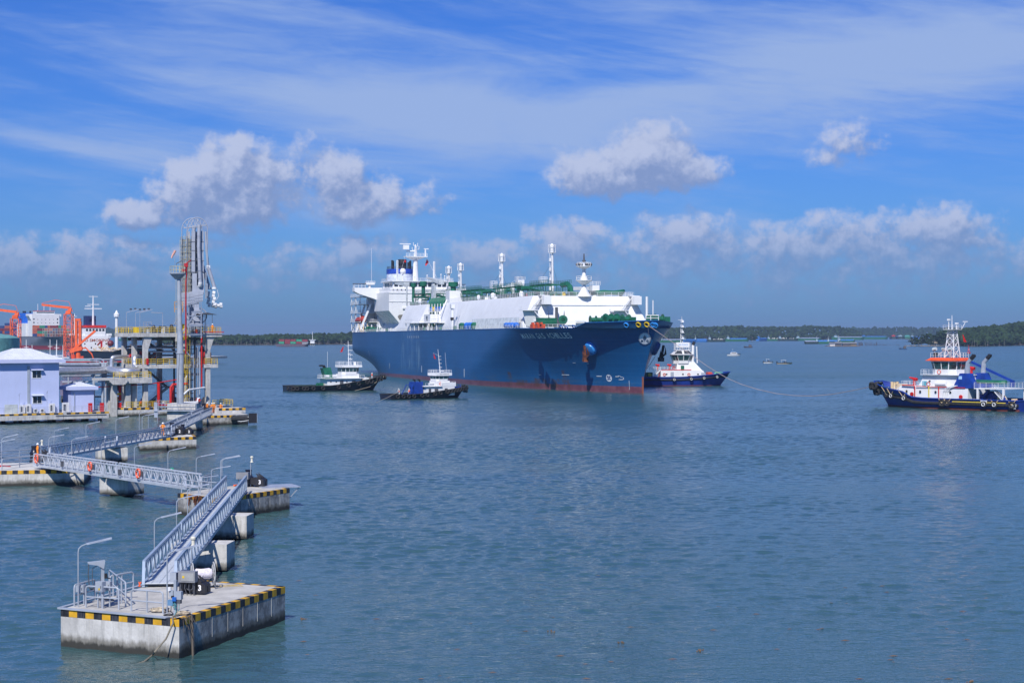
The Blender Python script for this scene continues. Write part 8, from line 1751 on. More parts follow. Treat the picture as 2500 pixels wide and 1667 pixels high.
# loading arms
ARM = mat('arm_grey', (.36, .39, .46), .4, var=.05, dirt=.12, dirtc=(.3, .3, .3), scale=.6)
def loading_arm(loc, lab, detail=True):
    o_ = jthing('marine_loader', lab, 'loading arm', loc, 'marine loading arms on the jetty'); o_.rotation_euler = (0, 0, R(14)); o_.scale = (.85, .85, .85)
    mb = MB(); mb.cyl((0, 0, 0), (0, 0, 3.4), .75, .6, 14); mb.box((.2, 0, 2.0), (1.8, 1.4, .5)); mb.beam((-1.0, -.4, 0), (-1.0, -.4, 3.4), .22); mb.beam((1.2, .4, 0), (1.2, .4, 3.4), .22); part(o_, 'riser', mb, ARM)
    mb = MB(); mb.cyl((0, -.9, 4.0), (0, .9, 4.0), 1.35, n=24); mb.torus((.5, .7, 4.0), 1.7, .12, (0, 1, 0), 24, 6); pv_ = part(o_, 'pivot_drum', mb, ARM); mb = MB(); mb.cyl((.0, -1.0, 4.1), (.0, -.85, 4.1), .42, n=16); part(pv_, 'drum_bore', mb, BLACK)
    mb = MB(); mb.loft([[(-.5, -.5, 4.2), (.6, -.5, 4.2), (.6, .5, 4.2), (-.5, .5, 4.2)], [(-1.2, -.5, 7.2), (.2, -.5, 7.4), (.2, .5, 7.4), (-1.2, .5, 7.2)]], closed=True); part(o_, 'lower_link', mb, ARM, smooth=0)
    mb = MB(); mb.add([(-3.0, -.7, 6.2), (1.2, -.7, 7.3), (1.3, -.7, 9.6), (-.2, -.7, 9.8), (-2.9, -.7, 9.2), (-3.0, .7, 6.2), (1.2, .7, 7.3), (1.3, .7, 9.6), (-.2, .7, 9.8), (-2.9, .7, 9.2)], [(0, 1, 2, 3, 4), (9, 8, 7, 6, 5), (0, 5, 6, 1), (1, 6, 7, 2), (2, 7, 8, 3), (3, 8, 9, 4), (4, 9, 5, 0)])
    cw = part(o_, 'counterweight', mb, ARM, smooth=0)
    mb = MB()
    for zz in (7.0, 7.7, 8.4): mb.beam((-2.95, -.72, zz-.4), (1.2, -.72, zz+.45), .03)
    for xx in (-1.8, .2): 
        for zz in range(5): mb.box((xx, -.72, 7.0+zz*.45), (.08, .03, .08))
    part(cw, 'plate_seams', mb, DGREY, smooth=0)
    mb = MB(); mb.b2(-1.2, -.15, -.5, .3, 9.2, 13.8); mb.b2(.65, 1.5, -.5, .3, 9.0, 13.8); mb.b2(-1.2, 1.5, -.45, .25, 9.4, 11.0); part(o_, 'lower_mast', mb, ARM, smooth=0)
    for x0, x1 in ((-1.35, -.55), (.75, 1.4)): mb = MB(); mb.b2(x0, x1, -.4, .3, 13.9, 23.6); part(o_, 'upright', mb, ARM, smooth=0)
    mb = MB()
    for zz in (14, 16.6, 19.0, 21.0): mb.b2(-1.5, 1.55, -.45, -.38, zz, zz+.12)
    part(o_, 'clamp_band', mb, DGREY, smooth=0)
    mb = MB(); mb.tube([(.35, -1.0, 25.0), (.25, -1.0, 20), (.45, -1.0, 15), (.6, -1.0, 11.6)], .42, 14); pp = part(o_, 'product_pipe', mb, ARM)
    mb = MB()
    for zz in (22.4, 19.8, 17.2, 14.4, 12.6): mb.torus((.33+.03*(22-zz)/4, -1.0, zz), .44, .06, (0, 0, 1), 14, 4)
    part(pp, 'pipe_clamp', mb, GALV); mb = MB(); mb.tube([(.6, -1.0, 11.7), (.6, -1.0, 11.3), (.6, -.6, 10.9)], [.52, .5, .5], 12); part(pp, 'swivel_joint', mb, WHITE)
    mb = MB(); mb.torus((-.1, -.3, 24.2), 2.45, .09, (0, 1, 0), 24, 5, a0=90, a1=-90) if False else None
    pts = [(-2.4, -.3, 20.5)]+[(-.05+2.35*math.cos(a), -.3, 24.0+2.7*math.sin(a)) for a in [math.pi*(1-i/16) for i in range(17)]]+[(2.35, -.3, 20.5)]
    mb = MB(); mb.tube(pts, .10, 6)
    for i in range(3, 15, 2): mb.tube([pts[i], (-.05+.2*(i-9), -.3, 24.2)], .07, 4)
    mb.beam((-2.0, -.3, 24.4), (2.1, -.3, 25.0), .28); mb.beam((-1.2, -.3, 23.5), (.2, -.3, 26.3), .2); part(o_, 'head_frame', mb, ARM)
    mb = MB(); mb.tube([(2.35, -.3, 20.5), (2.4, -.3, 13)], .05, 4); mb.tube([(-2.4, -.3, 20.5), (-2.3, -.3, 8)], .05, 4); part(o_, 'guy_cable', mb, GALV)
    mb = MB(); mb.tube([(1.9, .1, 23.5), (2.1, .1, 19), (2.5, .1, 15.4)], .28, 8); mb.tube([(2.4, .1, 15.4), (3.2, .1, 13), (3.9, .1, 10.6)], .42, 10); oa = part(o_, 'outboard_arm', mb, ARM)
    mb = MB(); mb.tube([(3.9, .1, 10.6), (3.9, .1, 10.2)], .6, 12); mb.box((2.5, .1, 15.3), (.8, .6, .7)); part(oa, 'arm_joint', mb, WHITE)
    mb = MB()
    for (x_, z_, r_) in ((3.7, 9.3, .5), (3.6, 8.6, .42), (3.8, 7.9, .55), (3.6, 7.2, .45), (3.9, 6.6, .5), (4.7, 6.4, .4), (5.3, 6.6, .5), (5.4, 6.2, .4)): mb.tube([(x_-.25, .1, z_), (x_+.35, .1, z_-.1)], r_, 8)
    mb.tube([(4.5, .1, 10.2), (4.9, .1, 8.6), (4.2, .1, 7.4)], .06, 4); part(oa, 'coupler', mb, WHITE2)
    mb = MB(); mb.tube([(2.0, .2, 14), (2.0, .2, 8)], .18, 6); mb.tube([(2.3, .2, 11.5), (2.3, .2, 8.5)], .12, 6); part(o_, 'hydraulic_line', mb, GALV)
    mb = MB()
    for j in range(7): xx = -2.5+j*.42; mb.tube([(xx, .6+.12*j, 22.4-.5*(j%3)), (xx, .6+.12*j, 9.2)], .11+.05*(j%2), 6)
    for j in range(9): mb.box((-1.0+.2*(j%3), .5, 9.6+j*1.5), (2.9, .5, .22))
    part(o_, 'rear_pipework', mb, mat('arm_dark', (.16, .18, .21), .5))
    mb = MB()
    for j in range(5):
        xx = -1.7-j*.28; mb.tube([(xx, -.2+.1*j, 23.0-.3*j), (xx, -.2+.1*j, 8.6)], .045, 4)
    for j in range(16): mb.tube([(-1.4, -.3, 9.5+j*.85), (-2.9, .2, 9.5+j*.85)], .04, 4)
    part(o_, 'ladder_rails', mb, mat('rail_ochre', (.45, .42, .28), .5))
    return o_
loading_arm((16.6, 3.2, 15.85), 'nearest marine loading arm standing folded upright on the jetty top')
for k, lab in ((1, 'second loading arm, just behind the nearest one'),):
    src = bpy.data.objects['marine_loader']; loc = JO+Matrix.Rotation(JA, 3, 'Z') @ Vector((16.6+.42*3-1.1, 6.0, 15.85)); copy_tree(src, loc, R(14), lab)
# access platform in front of the arm
o_ = jthing('access_platform', 'silver steel stair frame clamped before the loading arm', 'platform', (12.6, -.6, 15.85))
mb = MB(); mb.b2(-.4, 2.6, -1, .6, 1.6, 1.7); mb.beam((2.6, -1, -1), (2.6, -1, 5), .18); mb.beam((0, -1, 0), (0, -1, 5), .15); mb.beam((-1.6, -1, -.2), (1.4, -1, 3.8), .2); mb.beam((-1.8, -1, -.3), (2.8, -1, -.3), .22); mb.beam((0, -1, 3.3), (2.6, -1, 3.3), .2); mb.beam((0, -1, 1.4), (2.6, -1, 1.4), .2); part(o_, 'frame', mb, GALV, smooth=0)
mb = MB(); mb.rail([(-.6, -1, 5), (2.6, -1, 5)], 1.8, 3, .45, .06); mb.b2(.6, 2.4, -1.1, -.9, 3.9, 4.2); part(o_, 'upper_rail', mb, GALV)
mb = MB(); mb.stair((-2.6, -.4, 1.6), (-.4, -.4, 5.2), .9, (0, 1, 0)); part(o_, 'stair', mb, GALV, smooth=0)
mb = MB(); mb.rail([(-2.9, -.9, 4.0), (-1.2, -.9, 4.0)], 2.0, 3, .8, .07); part(o_, 'orange_railing', mb, mat('rail_orange', (.75, .35, .05), .5))
# monitor tower: tall grey mast with platform, wind sock and red riser
MZ = 331.0; mx_ = (440-1250)*MZ/FPX
o_ = thing('monitor_tower', 'tall grey tube tower with railed platform and wind sock beside the loading arms', 'tower', (mx_, MZ, 0))
mb = MB(); mb.b2(-2.3, 2.9, -.6, 5, -.1, 2.9); part(o_, 'footing', mb, CONCC, smooth=0)
mb = MB(); mb.tube([(0, 0, 2.9), (0, 0, 12.0), (0, 0, 12.1)], .66, 18); mb.tube([(0, 0, 12.05), (0, 0, 12.3)], .75, 18); part(o_, 'lower_tube', mb, GREYP)
mb = MB(); mb.tube([(0, 0, 12.3), (-.05, 0, 15), (-.15, 0, 20), (-.25, 0, 27.0)], [.62, .5, .42, .36], 16); part(o_, 'upper_tube', mb, GREYP)
mb = MB(); mb.lathe((-.45, 0, 26.7), [(.5, -1.0), (1.5, 0), (1.5, .18)], 16); pf = part(o_, 'platform', mb, GREYP)
mb = MB(); pts = [(-.45+1.45*math.cos(a), 1.45*math.sin(a), 26.9) for a in [i*math.pi/8 for i in range(17)]]; mb.rail(pts, 1.2, 2, 1.1, .045); part(pf, 'railing', mb, mat('rail_ochre', (.45, .42, .28), .5))
mb = MB(); mb.tube([(-1.0, 0, 27), (-1.0, 0, 31.0)], .04, 5); part(o_, 'sock_pole', mb, GALV)
mb = MB(); mb.tube([(-.9, 0, 31.0), (-1.1, 0, 30.6), (-1.4, 0, 30.1), (-1.6, 0, 29.6)], [.24, .22, .18, .13], 10); part(o_, 'wind_sock', mb, mat('sock_pink', (.75, .40, .32), .8))
mb = MB(); mb.beam((-.7, 0, 28.6), (.3, 0, 29.1), .14); mb.tube([(-.7, 0, 27), (-.7, 0, 28.6)], .04, 5); part(o_, 'lamp', mb, DGREY)
mb = MB(); mb.tube([(1.0, .2, 12), (1.0, .2, 25.2), (1.1, .2, 26.4), (1.1, .2, 28)], .15, 7); mb.box((1.05, .2, 28.3), (.7, .5, .7)); mb.tube([(1.05, .2, 28.6), (1.9, .2, 29.2)], .1, 6); mb.box((.7, .1, 27.4), (.8, .5, .5)); part(o_, 'fire_monitor', mb, mat('monitor_dark_red', (.38, .012, .015), .45))
mb = MB(); mb.ladder((-.6, -.3, 13), (-.6, -.3, 26.4), .35, (.7, .7, 0), .4, .03); part(o_, 'ladder', mb, mat('rail_ochre', (.45, .42, .28), .5))
mb = MB(); mb.tube([(-.3, -.7, 3), (-.3, -.7, 6), (.0, -.68, 12)], .04, 4); part(o_, 'cable', mb, DGREY)
mb = MB(); mb.rail([(-4.4, -.8, 1.9), (-4.4, -.8, 1.9), (-2.6, -.8, 1.9)], 1.6, 3, .6, .05); mb.b2(-4.6, -4.0, -1, -.6, 0.4, 3.2); mb.b2(-4.6, 3.4, -1.2, 1.0, 1.55, 1.7); part(o_, 'front_platform', mb, GALV)
mb = MB(); mb.rail([(-2.6, -1.1, 1.7), (3.2, -1.1, 1.7)], 1.15, 2, 1.2, .04); part(o_, 'front_railing', mb, GALV)
# ------------------------------------------------------------------ insulated pipes and rack
def pth(nm, pts, r, m, lab, cat='pipe', n=14, grp='insulated pipes', rings=True):
    mb = MB(); mb.tube(pts, r, n); o_ = single(nm, lab, cat, mb, m, group=grp)
    return o_
Zp = 352
pa = lambda px_, py_, Z=Zp: tuple(PX(px_, py_, Z))
def smooth_path(pts, it=2):
    pts = [Vector(p) for p in pts]
    for _ in range(it):
        q = [pts[0]]
        for i in range(len(pts)-1): q += [pts[i]*.75+pts[i+1]*.25, pts[i]*.25+pts[i+1]*.75]
        pts = q+[pts[-1]]
    return pts
pth('insulated_pipe', smooth_path([pa(352, 871, 356), pa(300, 870.5, 352), pa(276, 871.5, 350), pa(272.5, 876, 350), pa(272.5, 896, 350)]), .38, SILVER, 'silver clad pipe bending down at the left of the expansion loop')
pth('insulated_pipe', smooth_path([pa(352, 876, 352), pa(333, 870, 350), pa(328.5, 874, 349), pa(329, 892, 349), pa(332, 899, 348)]), .55, SILVER, 'thick silver clad riser of the expansion loop')
pth('insulated_pipe', smooth_path([pa(258, 901, 356), pa(266, 899, 352), pa(270, 905, 346), pa(300, 907.5, 343), pa(328, 906.5, 344), pa(340, 902, 348), pa(336, 894, 354)]), .72, SILVER, 'fat curved silver clad pipe at the bottom of the expansion loop')
a, b_ = PX(-30, 910, 325), PX(262, 903, 350); pth('insulated_pipe', [a, b_], .72, SILVER, 'long thick silver pipe running behind the blue building')
a, b_ = PX(-30, 891, 328), PX(262, 891, 352); pth('insulated_pipe', [a, b_], .32, GALV, 'thin grey pipe above the thick silver one')
for k, (py_, r_, m_, lab) in enumerate(((884, .10, RED, 'thin red pipe on top of the pipe rack'), (918, .16, GALV, 'thin pipe just under the thick silver one'), (897, .12, GALV, 'conduit between the rack pipes'), (936, .12, RED, 'red pipe low under the rack'))):
    pth('rack_pipe', [PX(150 if k < 3 else 260, py_, 346), PX(352, py_-1.5, 358)], r_, m_, lab, grp='pipes on the rack')
R_ = thing('pipe_rack', 'galvanised pipe rack with arched end frame beyond the blue building', 'pipe rack', PX(207, 1010, 350) * 1.0)
R_.location.z = 0; ro = Vector(R_.location)
def rp(px_, py_, Z=350): return Vector(PX(px_, py_, Z))-ro
mb = MB()
for px_ in (167, 229, 250.5, 258): mb.beam(rp(px_, 886), rp(px_, 1004), .38 if px_ > 200 else .25)
for py_ in (887, 917, 932): mb.beam(rp(152, py_), rp(262, py_-1), .22)
mb.beam(rp(262, 884, 352), rp(352, 884, 360), .3)
part(R_, 'frame', mb, GREYP, smooth=0)
mb = MB(); mb.tube(smooth_path([rp(162, 878), rp(240, 876), rp(250, 877), rp(254, 883), rp(254, 932)]), .13, 6); mb.tube(smooth_path([rp(162, 881), rp(236, 881), rp(246, 883), rp(249, 890)]), .1, 6); mb.tube([rp(236, 876), rp(236, 884)], .07, 4); mb.tube([rp(185, 877), rp(185, 884)], .07, 4); part(R_, 'arched_rail', mb, GALV)
mb = MB(); random.seed(77)
for k in range(26): px_ = random.uniform(262, 320); py_ = random.uniform(942, 985); q = rp(px_, py_, 356); mb.box(q, (random.uniform(.3, 1.6), .5, random.uniform(.2, .7)))
part(R_, 'valve_cluster', mb, DGREY, smooth=0, kind='stuff')
mb = MB()
for py_ in (955, 963, 976): mb.beam(rp(264, py_, 354), rp(302, py_, 356), .2, .25)
part(R_, 'skid_beam', mb, WHITE2, smooth=0); mb = MB(); mb.beam(rp(264, 962, 353.5), rp(302, 961, 355), .1, .4); part(R_, 'yellow_toe_board', mb, YELLOW, smooth=0)
for (x_, y_, h_, m_) in ((294, 945, 2.6, RED), (283, 968, 1.4, YELLOW), (276, 973, 1.2, WHITE2)): q = rp(x_, y_, 355); mb = MB(); mb.cyl(q, q-Vector((0, 0, h_)), .35, n=8); part(R_, 'equipment', mb, m_)
mb = MB(); mb.b2(-26, 2.2, -2, 4, .1, 1.4); o_ = single('service_trestle', 'short concrete block between the building platform and the jetty head', 'concrete block', MB(), CONC) if False else None
o_ = thing('stub_platform', 'short concrete block with striped kerb between the building platform and jetty head', 'platform', PX(296, 1000, 345)); o_.location.z = 0; o_.rotation_euler = (0, 0, JA)
mb = MB(); mb.b2(-2.6, .6, -2.2, 3, .2, 1.65); part(o_, 'slab', mb, CONC, smooth=0)
a1, b1 = MB(), MB()
for k in range(4): (a1 if k % 2 == 0 else b1).b2(-2.6+k*.8, -1.8+k*.8, -2.215, -2.2, 1.3, 1.66)
part(o_, 'yellow_stripes', a1, STRIPEY, smooth=0); part(o_, 'black_stripes', b1, STRIPEB, smooth=0)
mb = MB(); mb.b2(-1.9, -.6, -1.6, -1, 1.65, 2.6); part(o_, 'red_box', mb, RED, smooth=0)
# ------------------------------------------------------------------ building platform and buildings
BO = WP(0, 1031.8, .3); BO.z = 0; BA = R(34.5); bx = lambda x_, y_, z_=0: BO+Matrix.Rotation(BA, 3, 'Z') @ Vector((x_, y_, z_))
P_ = thing('building_platform', 'long concrete platform on piles carrying the pale blue buildings', 'platform', BO, BA)
for (x0, x1) in ((-8, 11.35), (11.45, 19.9)): mb = MB(); mb.b2(x0, x1, 0, 14, .6, 1.75); part(P_, 'slab', mb, CONCC, smooth=0)
for k in range(9): mb = MB(); mb.cyl((-6+k*3.1, 1.6, -2), (-6+k*3.1, 1.6, .6), .38, n=10); part(P_, 'pile', mb, CONC)
for k in range(9): mb = MB(); mb.cyl((-6+k*3.1, 8, -2), (-6+k*3.1, 8, .6), .38, n=10); part(P_, 'pile', mb, CONC)
for (x0, x1) in ((-8, 11.3), (12.0, 19.9)): stripes_x(P_, x0, x1, 0, 1.75, .3, .78)
mb = MB(); mb.b2(10, 19.4, -.06, -.02, 1.15, 1.3); part(P_, 'edge_pipe', mb, DGREY, smooth=0)
mb = MB(); mb.rail([(-8, .25, 1.75), (9.6, .25, 1.75)], 1.05, 3, 1.5, .035); mb.rail([(10.3, .25, 1.75), (19.6, .25, 1.75), (19.6, 5, 1.75)], 1.05, 3, 1.5, .035); part(P_, 'railing', mb, GALV)
BLU = mat('pale_blue_wall', (.50, .56, .80), .8, var=.02, dirt=.12, dirtc=(.40, .44, .58), scale=.3)
BLUT = mat('roof_trim_blue', (.54, .58, .80), .6, var=.02); ROOFM = mat('roof_sheet', (.62, .65, .74), .45, var=.04)
def building(lab, x0, x1, y0, y1, h, win, ph, over=.8, z0=1.75, rib=.45):
    o_ = thing('service_building', lab, 'building', bx(x0, y0, z0), BA, 'pale blue service buildings'); W_, D_ = x1-x0, y1-y0
    mb = MB(); mb.b2(0, W_, 0, D_, 0, h); wl = part(o_, 'wall', mb, BLU, smooth=0)
    mb = MB(); mb.b2(-over, W_+over, -over, D_+over, h, h+.62); rf = part(o_, 'eaves', mb, BLUT, smooth=0)
    mb = MB(); zt = h+.62; e = over-.12; rx = min(W_, D_)*.42
    vs = [(-e, -e, zt), (W_+e, -e, zt), (W_+e, D_+e, zt), (-e, D_+e, zt), (rx, D_/2, zt+ph), (W_-rx, D_/2, zt+ph)]
    mb.add(vs, [(0, 1, 5, 4), (1, 2, 5), (2, 3, 4, 5), (3, 0, 4)]); rr = part(o_, 'roof', mb, ROOFM, smooth=0)
    mb = MB(); n_ = int((W_+2*e)/rib)
    for k in range(1, n_):
        x_ = -e+k*(W_+2*e)/n_; t_ = min(1, (x_+e)/(rx+e), (W_+e-x_)/(rx+e)); mb.beam((x_, -e, zt+.02), (x_, -e+(D_/2+e)*t_, zt+ph*t_+.02), .06, .05)
    part(rr, 'roof_ribs', mb, ROOFM, smooth=0, kind='stuff')
    for (wx, wz, ww, wh) in win:
        mb = MB(); mb.b2(wx-.08, wx+ww+.08, -.05, -.004, wz-.08, wz+wh+.08); fr = part(wl, 'window', mb, WHITE, smooth=0)
        for k in range(2): mb = MB(); mb.b2(wx+k*ww/2+.05, wx+(k+1)*ww/2-.05, -.07, -.052, wz+.05, wz+wh-.05); part(fr, 'pane', mb, GLASS, smooth=0)
        mb = MB(); mb.add([(wx-.3, -.01, wz+wh+.3), (wx+ww+.3, -.01, wz+wh+.3), (wx+ww+.3, -.6, wz+wh+.12), (wx-.3, -.6, wz+wh+.12), (wx-.3, -.01, wz+wh+.22), (wx+ww+.3, -.01, wz+wh+.22), (wx+ww+.3, -.6, wz+wh+.06), (wx-.3, -.6, wz+wh+.06)], [(0, 1, 2, 3), (7, 6, 5, 4), (3, 2, 6, 7), (0, 3, 7, 4), (1, 5, 6, 2)]); part(fr, 'canopy', mb, BLUT, smooth=0)
    return o_
b1_ = building('tall pale blue two-storey building with two windows and hipped roof', .55, 11.2, 1.6, 10.4, 8.85, ((5.75, 6.2, 1.6, 1.3), (5.85, 1.7, 1.6, 1.3)), 1.9, .9)
mb = MB(); mb.b2(4.85, 5.3, -.12, -.004, .2, 8.3); part(b1_, 'cable_duct', mb, GREYP, smooth=0); mb = MB(); mb.b2(.8, 3.1, -.08, -.004, 0, 1.6); part(b1_, 'roller_door', mb, mat('door_pale', (.48, .52, .52), .6), smooth=0)
b2_ = building('small pale blue single-storey building with hipped roof beside the pipe rack', 13.8, 18.0, 2.4, 6.6, 3.9, (), .75, .6, rib=.35)
mb = MB(); mb.tube([(.5, -.15, 0), (.5, -.15, 3.2), (.2, -.1, 3.5)], .05, 5); part(b2_, 'down_pipe', mb, GREYP)
for (x_, h_, w_, lab) in ((3.9, 1.5, .9, 'grey louvred cabinet under the lower window of the building, left of three'), (5.1, 1.6, .8, 'grey louvred cabinet beneath the cable duct'), (9.3, 1.65, .9, 'tall grey louvred cabinet at the right end of the tall building'), (11.7, 1.75, 1.1, 'tall pale cabinet between the two buildings')):
    o_ = thing('louvre_cabinet', lab, 'cabinet', bx(x_, .9, 1.75), BA, 'grey cabinets on the building platform'); mb = MB(); mb.b2(0, w_, 0, .6, 0, h_); part(o_, 'case', mb, WHITE2, smooth=0); mb = MB(); mb.b2(.05, w_*.45, -.02, -.002, .3, h_-.3); part(o_, 'louvre', mb, DGREY, smooth=0)
for (x_, lab) in ((6.4, 'low white air conditioner unit on the building platform, left of two'), (7.6, 'low white air conditioner unit on the building platform, right of two')):
    o_ = thing('air_conditioner', lab, 'air conditioner', bx(x_, 1.0, 1.75), BA, 'air conditioners'); mb = MB(); mb.b2(0, .7, 0, .35, .1, .75); part(o_, 'case', mb, WHITE2, smooth=0); mb = MB(); mb.cyl((.3, -.02, .42), (.3, 0, .42), .24, n=12); part(o_, 'fan_grille', mb, DGREY)
for (x_, lab) in ((16.6, 'red fire cabinet before the small blue building'), (18.8, 'red fire cabinet at the right end of the building platform')):
    o_ = thing('fire_cabinet', lab, 'fire cabinet', bx(x_, 1.2, 1.75), BA, 'red fire cabinets'); mb = MB(); mb.b2(0, .65, 0, .4, 0, 1.55); part(o_, 'case', mb, RED, smooth=0)
    for z_ in (.5, 1.0): mb = MB(); mb.b2(.04, .61, -.02, -.002, z_-.2, z_+.2); part(o_, 'door', mb, RED, smooth=0)
for (x_, h_, lab) in ((3.6, 3.1, 'thin antenna pole before the left part of the tall building'), (8.6, 3.4, 'thin antenna pole before the right part of the tall building')):
    o_ = thing('antenna_pole', lab, 'antenna', bx(x_, .5, 1.75), BA, 'thin antenna poles'); mb = MB(); mb.tube([(0, 0, 0), (0, 0, h_)], .03, 5); part(o_, 'pole', mb, GREYP); mb = MB(); mb.tube([(-.15, 0, h_+.3), (0, 0, h_), (.15, 0, h_+.5)], .03, 4); part(o_, 'whip', mb, DGREY)
a = PX(12, 0, 344); mb = MB(); q = [PX(152, 930, 352), PX(182, 930, 354), PX(182, 966, 354), PX(152, 966, 352)]; n_ = Vector((.2, -.5, 0)).normalized()
mb.add([p_ for p_ in q]+[p_-n_*3 for p_ in q], [(0, 1, 2, 3), (4, 7, 6, 5), (0, 4, 5, 1), (1, 5, 6, 2), (2, 6, 7, 3), (3, 7, 4, 0)]); single('transformer_housing', 'pinkish grey housing seen between the two blue buildings', 'housing', mb, mat('mauve_sheet', (.32, .26, .36), .6), smooth=0)
mb = MB(); q = [PX(150, 965, 351), PX(184, 965, 353)]; 
for k in range(12): p_ = PX(152+k*2.7, 975+(k % 3)*6, 353); mb.box(p_, (.5, .6, 1.2))
mb.beam(PX(150, 968, 351), PX(262, 968, 356), .3, .3); mb.beam(PX(150, 1002, 351), PX(262, 1000, 356), 1.2, .3)
for px_ in (155, 178, 184, 262): mb.beam(PX(px_, 966, 354), PX(px_, 1004, 354), .3)
single('rear_pipe_support', 'dark steel support structure behind the two blue buildings', 'steel structure', mb, DGREY, smooth=0)
# second jetty behind, on piles
mb = MB(); o_ = thing('rear_trestle', 'long low concrete trestle behind the pipe rack leading to the orange arms', 'trestle', (-180, 560, 0), R(60))
mb = MB(); mb.b2(-240, 240, -5, 5, 2.6, 3.8); part(o_, 'deck', mb, CONCC, smooth=0)
for k in range(20): mb = MB(); mb.cyl((-190+k*20, 0, -2), (-190+k*20, 0, 2.6), .7, n=8); part(o_, 'pile', mb, CONCD)
o_.location = (-214, 700, 0); o_.rotation_euler = (0, 0, R(75))
# ------------------------------------------------------------------ orange loading towers, tank, ships behind
def tower(lab, px0, px1, top, base, Z, boom):
    a = PX((px0+px1)/2, base, Z); w_ = (px1-px0)*Z/FPX; H = (base-top)*Z/FPX; o_ = thing('loading_tower', lab, 'tower', a, 0, 'orange lattice towers')
    h_ = w_/2; c4 = [(-h_, -h_), (h_, -h_), (h_, h_), (-h_, h_)]; nb_ = max(4, int(H/(w_*.95)))
    for (x_, y_) in c4: mb = MB(); mb.beam((x_, y_, 0), (x_, y_, H), .3); part(o_, 'leg', mb, ORANGE, smooth=0)
    mb = MB()
    for k in range(nb_):
        z0, z1 = H*k/nb_, H*(k+1)/nb_
        for i in range(4):
            p_, q_ = c4[i], c4[(i+1) % 4]; mb.beam((*p_, z1), (*q_, z1), .2); mb.beam((*p_, z0), (*q_, z1), .13); mb.beam((*q_, z0), (*p_, z1), .13)
    part(o_, 'lattice', mb, ORANGE, smooth=0, kind='stuff')
    mb = MB(); bl_ = boom*Z/FPX; mb.loft([[(h_*.3, -.4, H+2.2), (h_*.3, .4, H+2.2), (h_*.3, .4, H+3.3), (h_*.3, -.4, H+3.3)], [(-bl_, -.3, H+3.7), (-bl_, .3, H+3.7), (-bl_, .3, H+4.6), (-bl_, -.3, H+4.6)]], closed=True); part(o_, 'boom', mb, ORANGE, smooth=0)
    mb = MB(); mb.tube([(-bl_, 0, H+4.8), (-bl_*.5, 0, H+6.2), (0, 0, H+5.5), (h_, 0, H+1)], .12, 4); mb.box((-.2, 0, H+.9), (w_*.6, 1.4, 1.2)); mb.loft([[(-h_, -.6, H), (h_*.5, -.6, H), (h_*.5, .6, H), (-h_, .6, H)], [(h_*.1, -.4, H+2.6), (h_*.8, -.4, H+2.8), (h_*.8, .4, H+2.8), (h_*.1, .4, H+2.6)]], closed=True); part(o_, 'slewing_head', mb, ORANGE, smooth=0)
    return o_
tower('orange lattice tower with long boom, the right one of the pair', 158.5, 177.5, 767, 874, 790, 66); tower('orange lattice tower at the left edge, its boom running out of the picture', 28, 48.5, 778, 868, 760, 60)
o_ = thing('transfer_loader', 'stout orange transfer arm folded upright between tower and tanker', 'loading arm', PX(191, 873, 780)); o_.location.z = 4.0
u = 780/FPX
mb = MB(); mb.cyl((0, 0, 0), (0, 0, 3.6), 1.2, .9, 10); mb.box((0, 0, 4.6), (3.2, 1.6, 1.6)); part(o_, 'base', mb, ORANGE)
mb = MB(); mb.b2(-1.4, -.3, -.6, .6, 5, 17.4); mb.b2(.2, 1.4, -.6, .6, 5, 16.8); mb.box((-.1, 0, 17.4), (2.6, 1.3, 1.0)); part(o_, 'uprights', mb, ORANGE, smooth=0)
mb = MB(); mb.beam((-2.4, -.8, 4.2), (7.6, -.8, 12.6), .7, .9); mb.beam((-3.4, -.8, 3.8), (2, -.8, 5.2), 1.3, 1.6); mb.tube([(0, -.8, 5.0), (3.5, -.8, 5.2), (6, -.8, 2.6), (6.8, -.8, .5)], .3, 6); part(o_, 'outboard_arm', mb, ORANGE, smooth=0)
mb = MB(); mb.box((-2, 0, 1.2), (1.4, 2, 2.2)); mb.box((1.8, 0, .9), (1.4, 2, 1.6)); part(o_, 'hydraulic_unit', mb, mat('deep_orange', (.6, .06, .02), .5), smooth=0)
mb = MB(); mb.lathe((0, 0, 0), [(17, 0), (17, 13.3), (14, 14.3), (8, 15), (1, 15.3)], 48); single('storage_tank', 'big teal storage tank at the left edge before the container ship', 'tank', mb, TEALP, (-164.5-17, 600, .8))
mb = MB(); mb.b2(-70, 12, -20, 30, -2, 1.2); struct('jetty_ground', mb, CONCC).location = (-190, 600, 0)
mb = MB(); mb.b2(-2, 2.6, -2, 2, .6, 1.7); single('teal_shed', 'low teal shed behind the arched rail of the pipe rack', 'shed', mb, TEALP, PX(201, 890, 500)+Vector((0, 0, .0)))
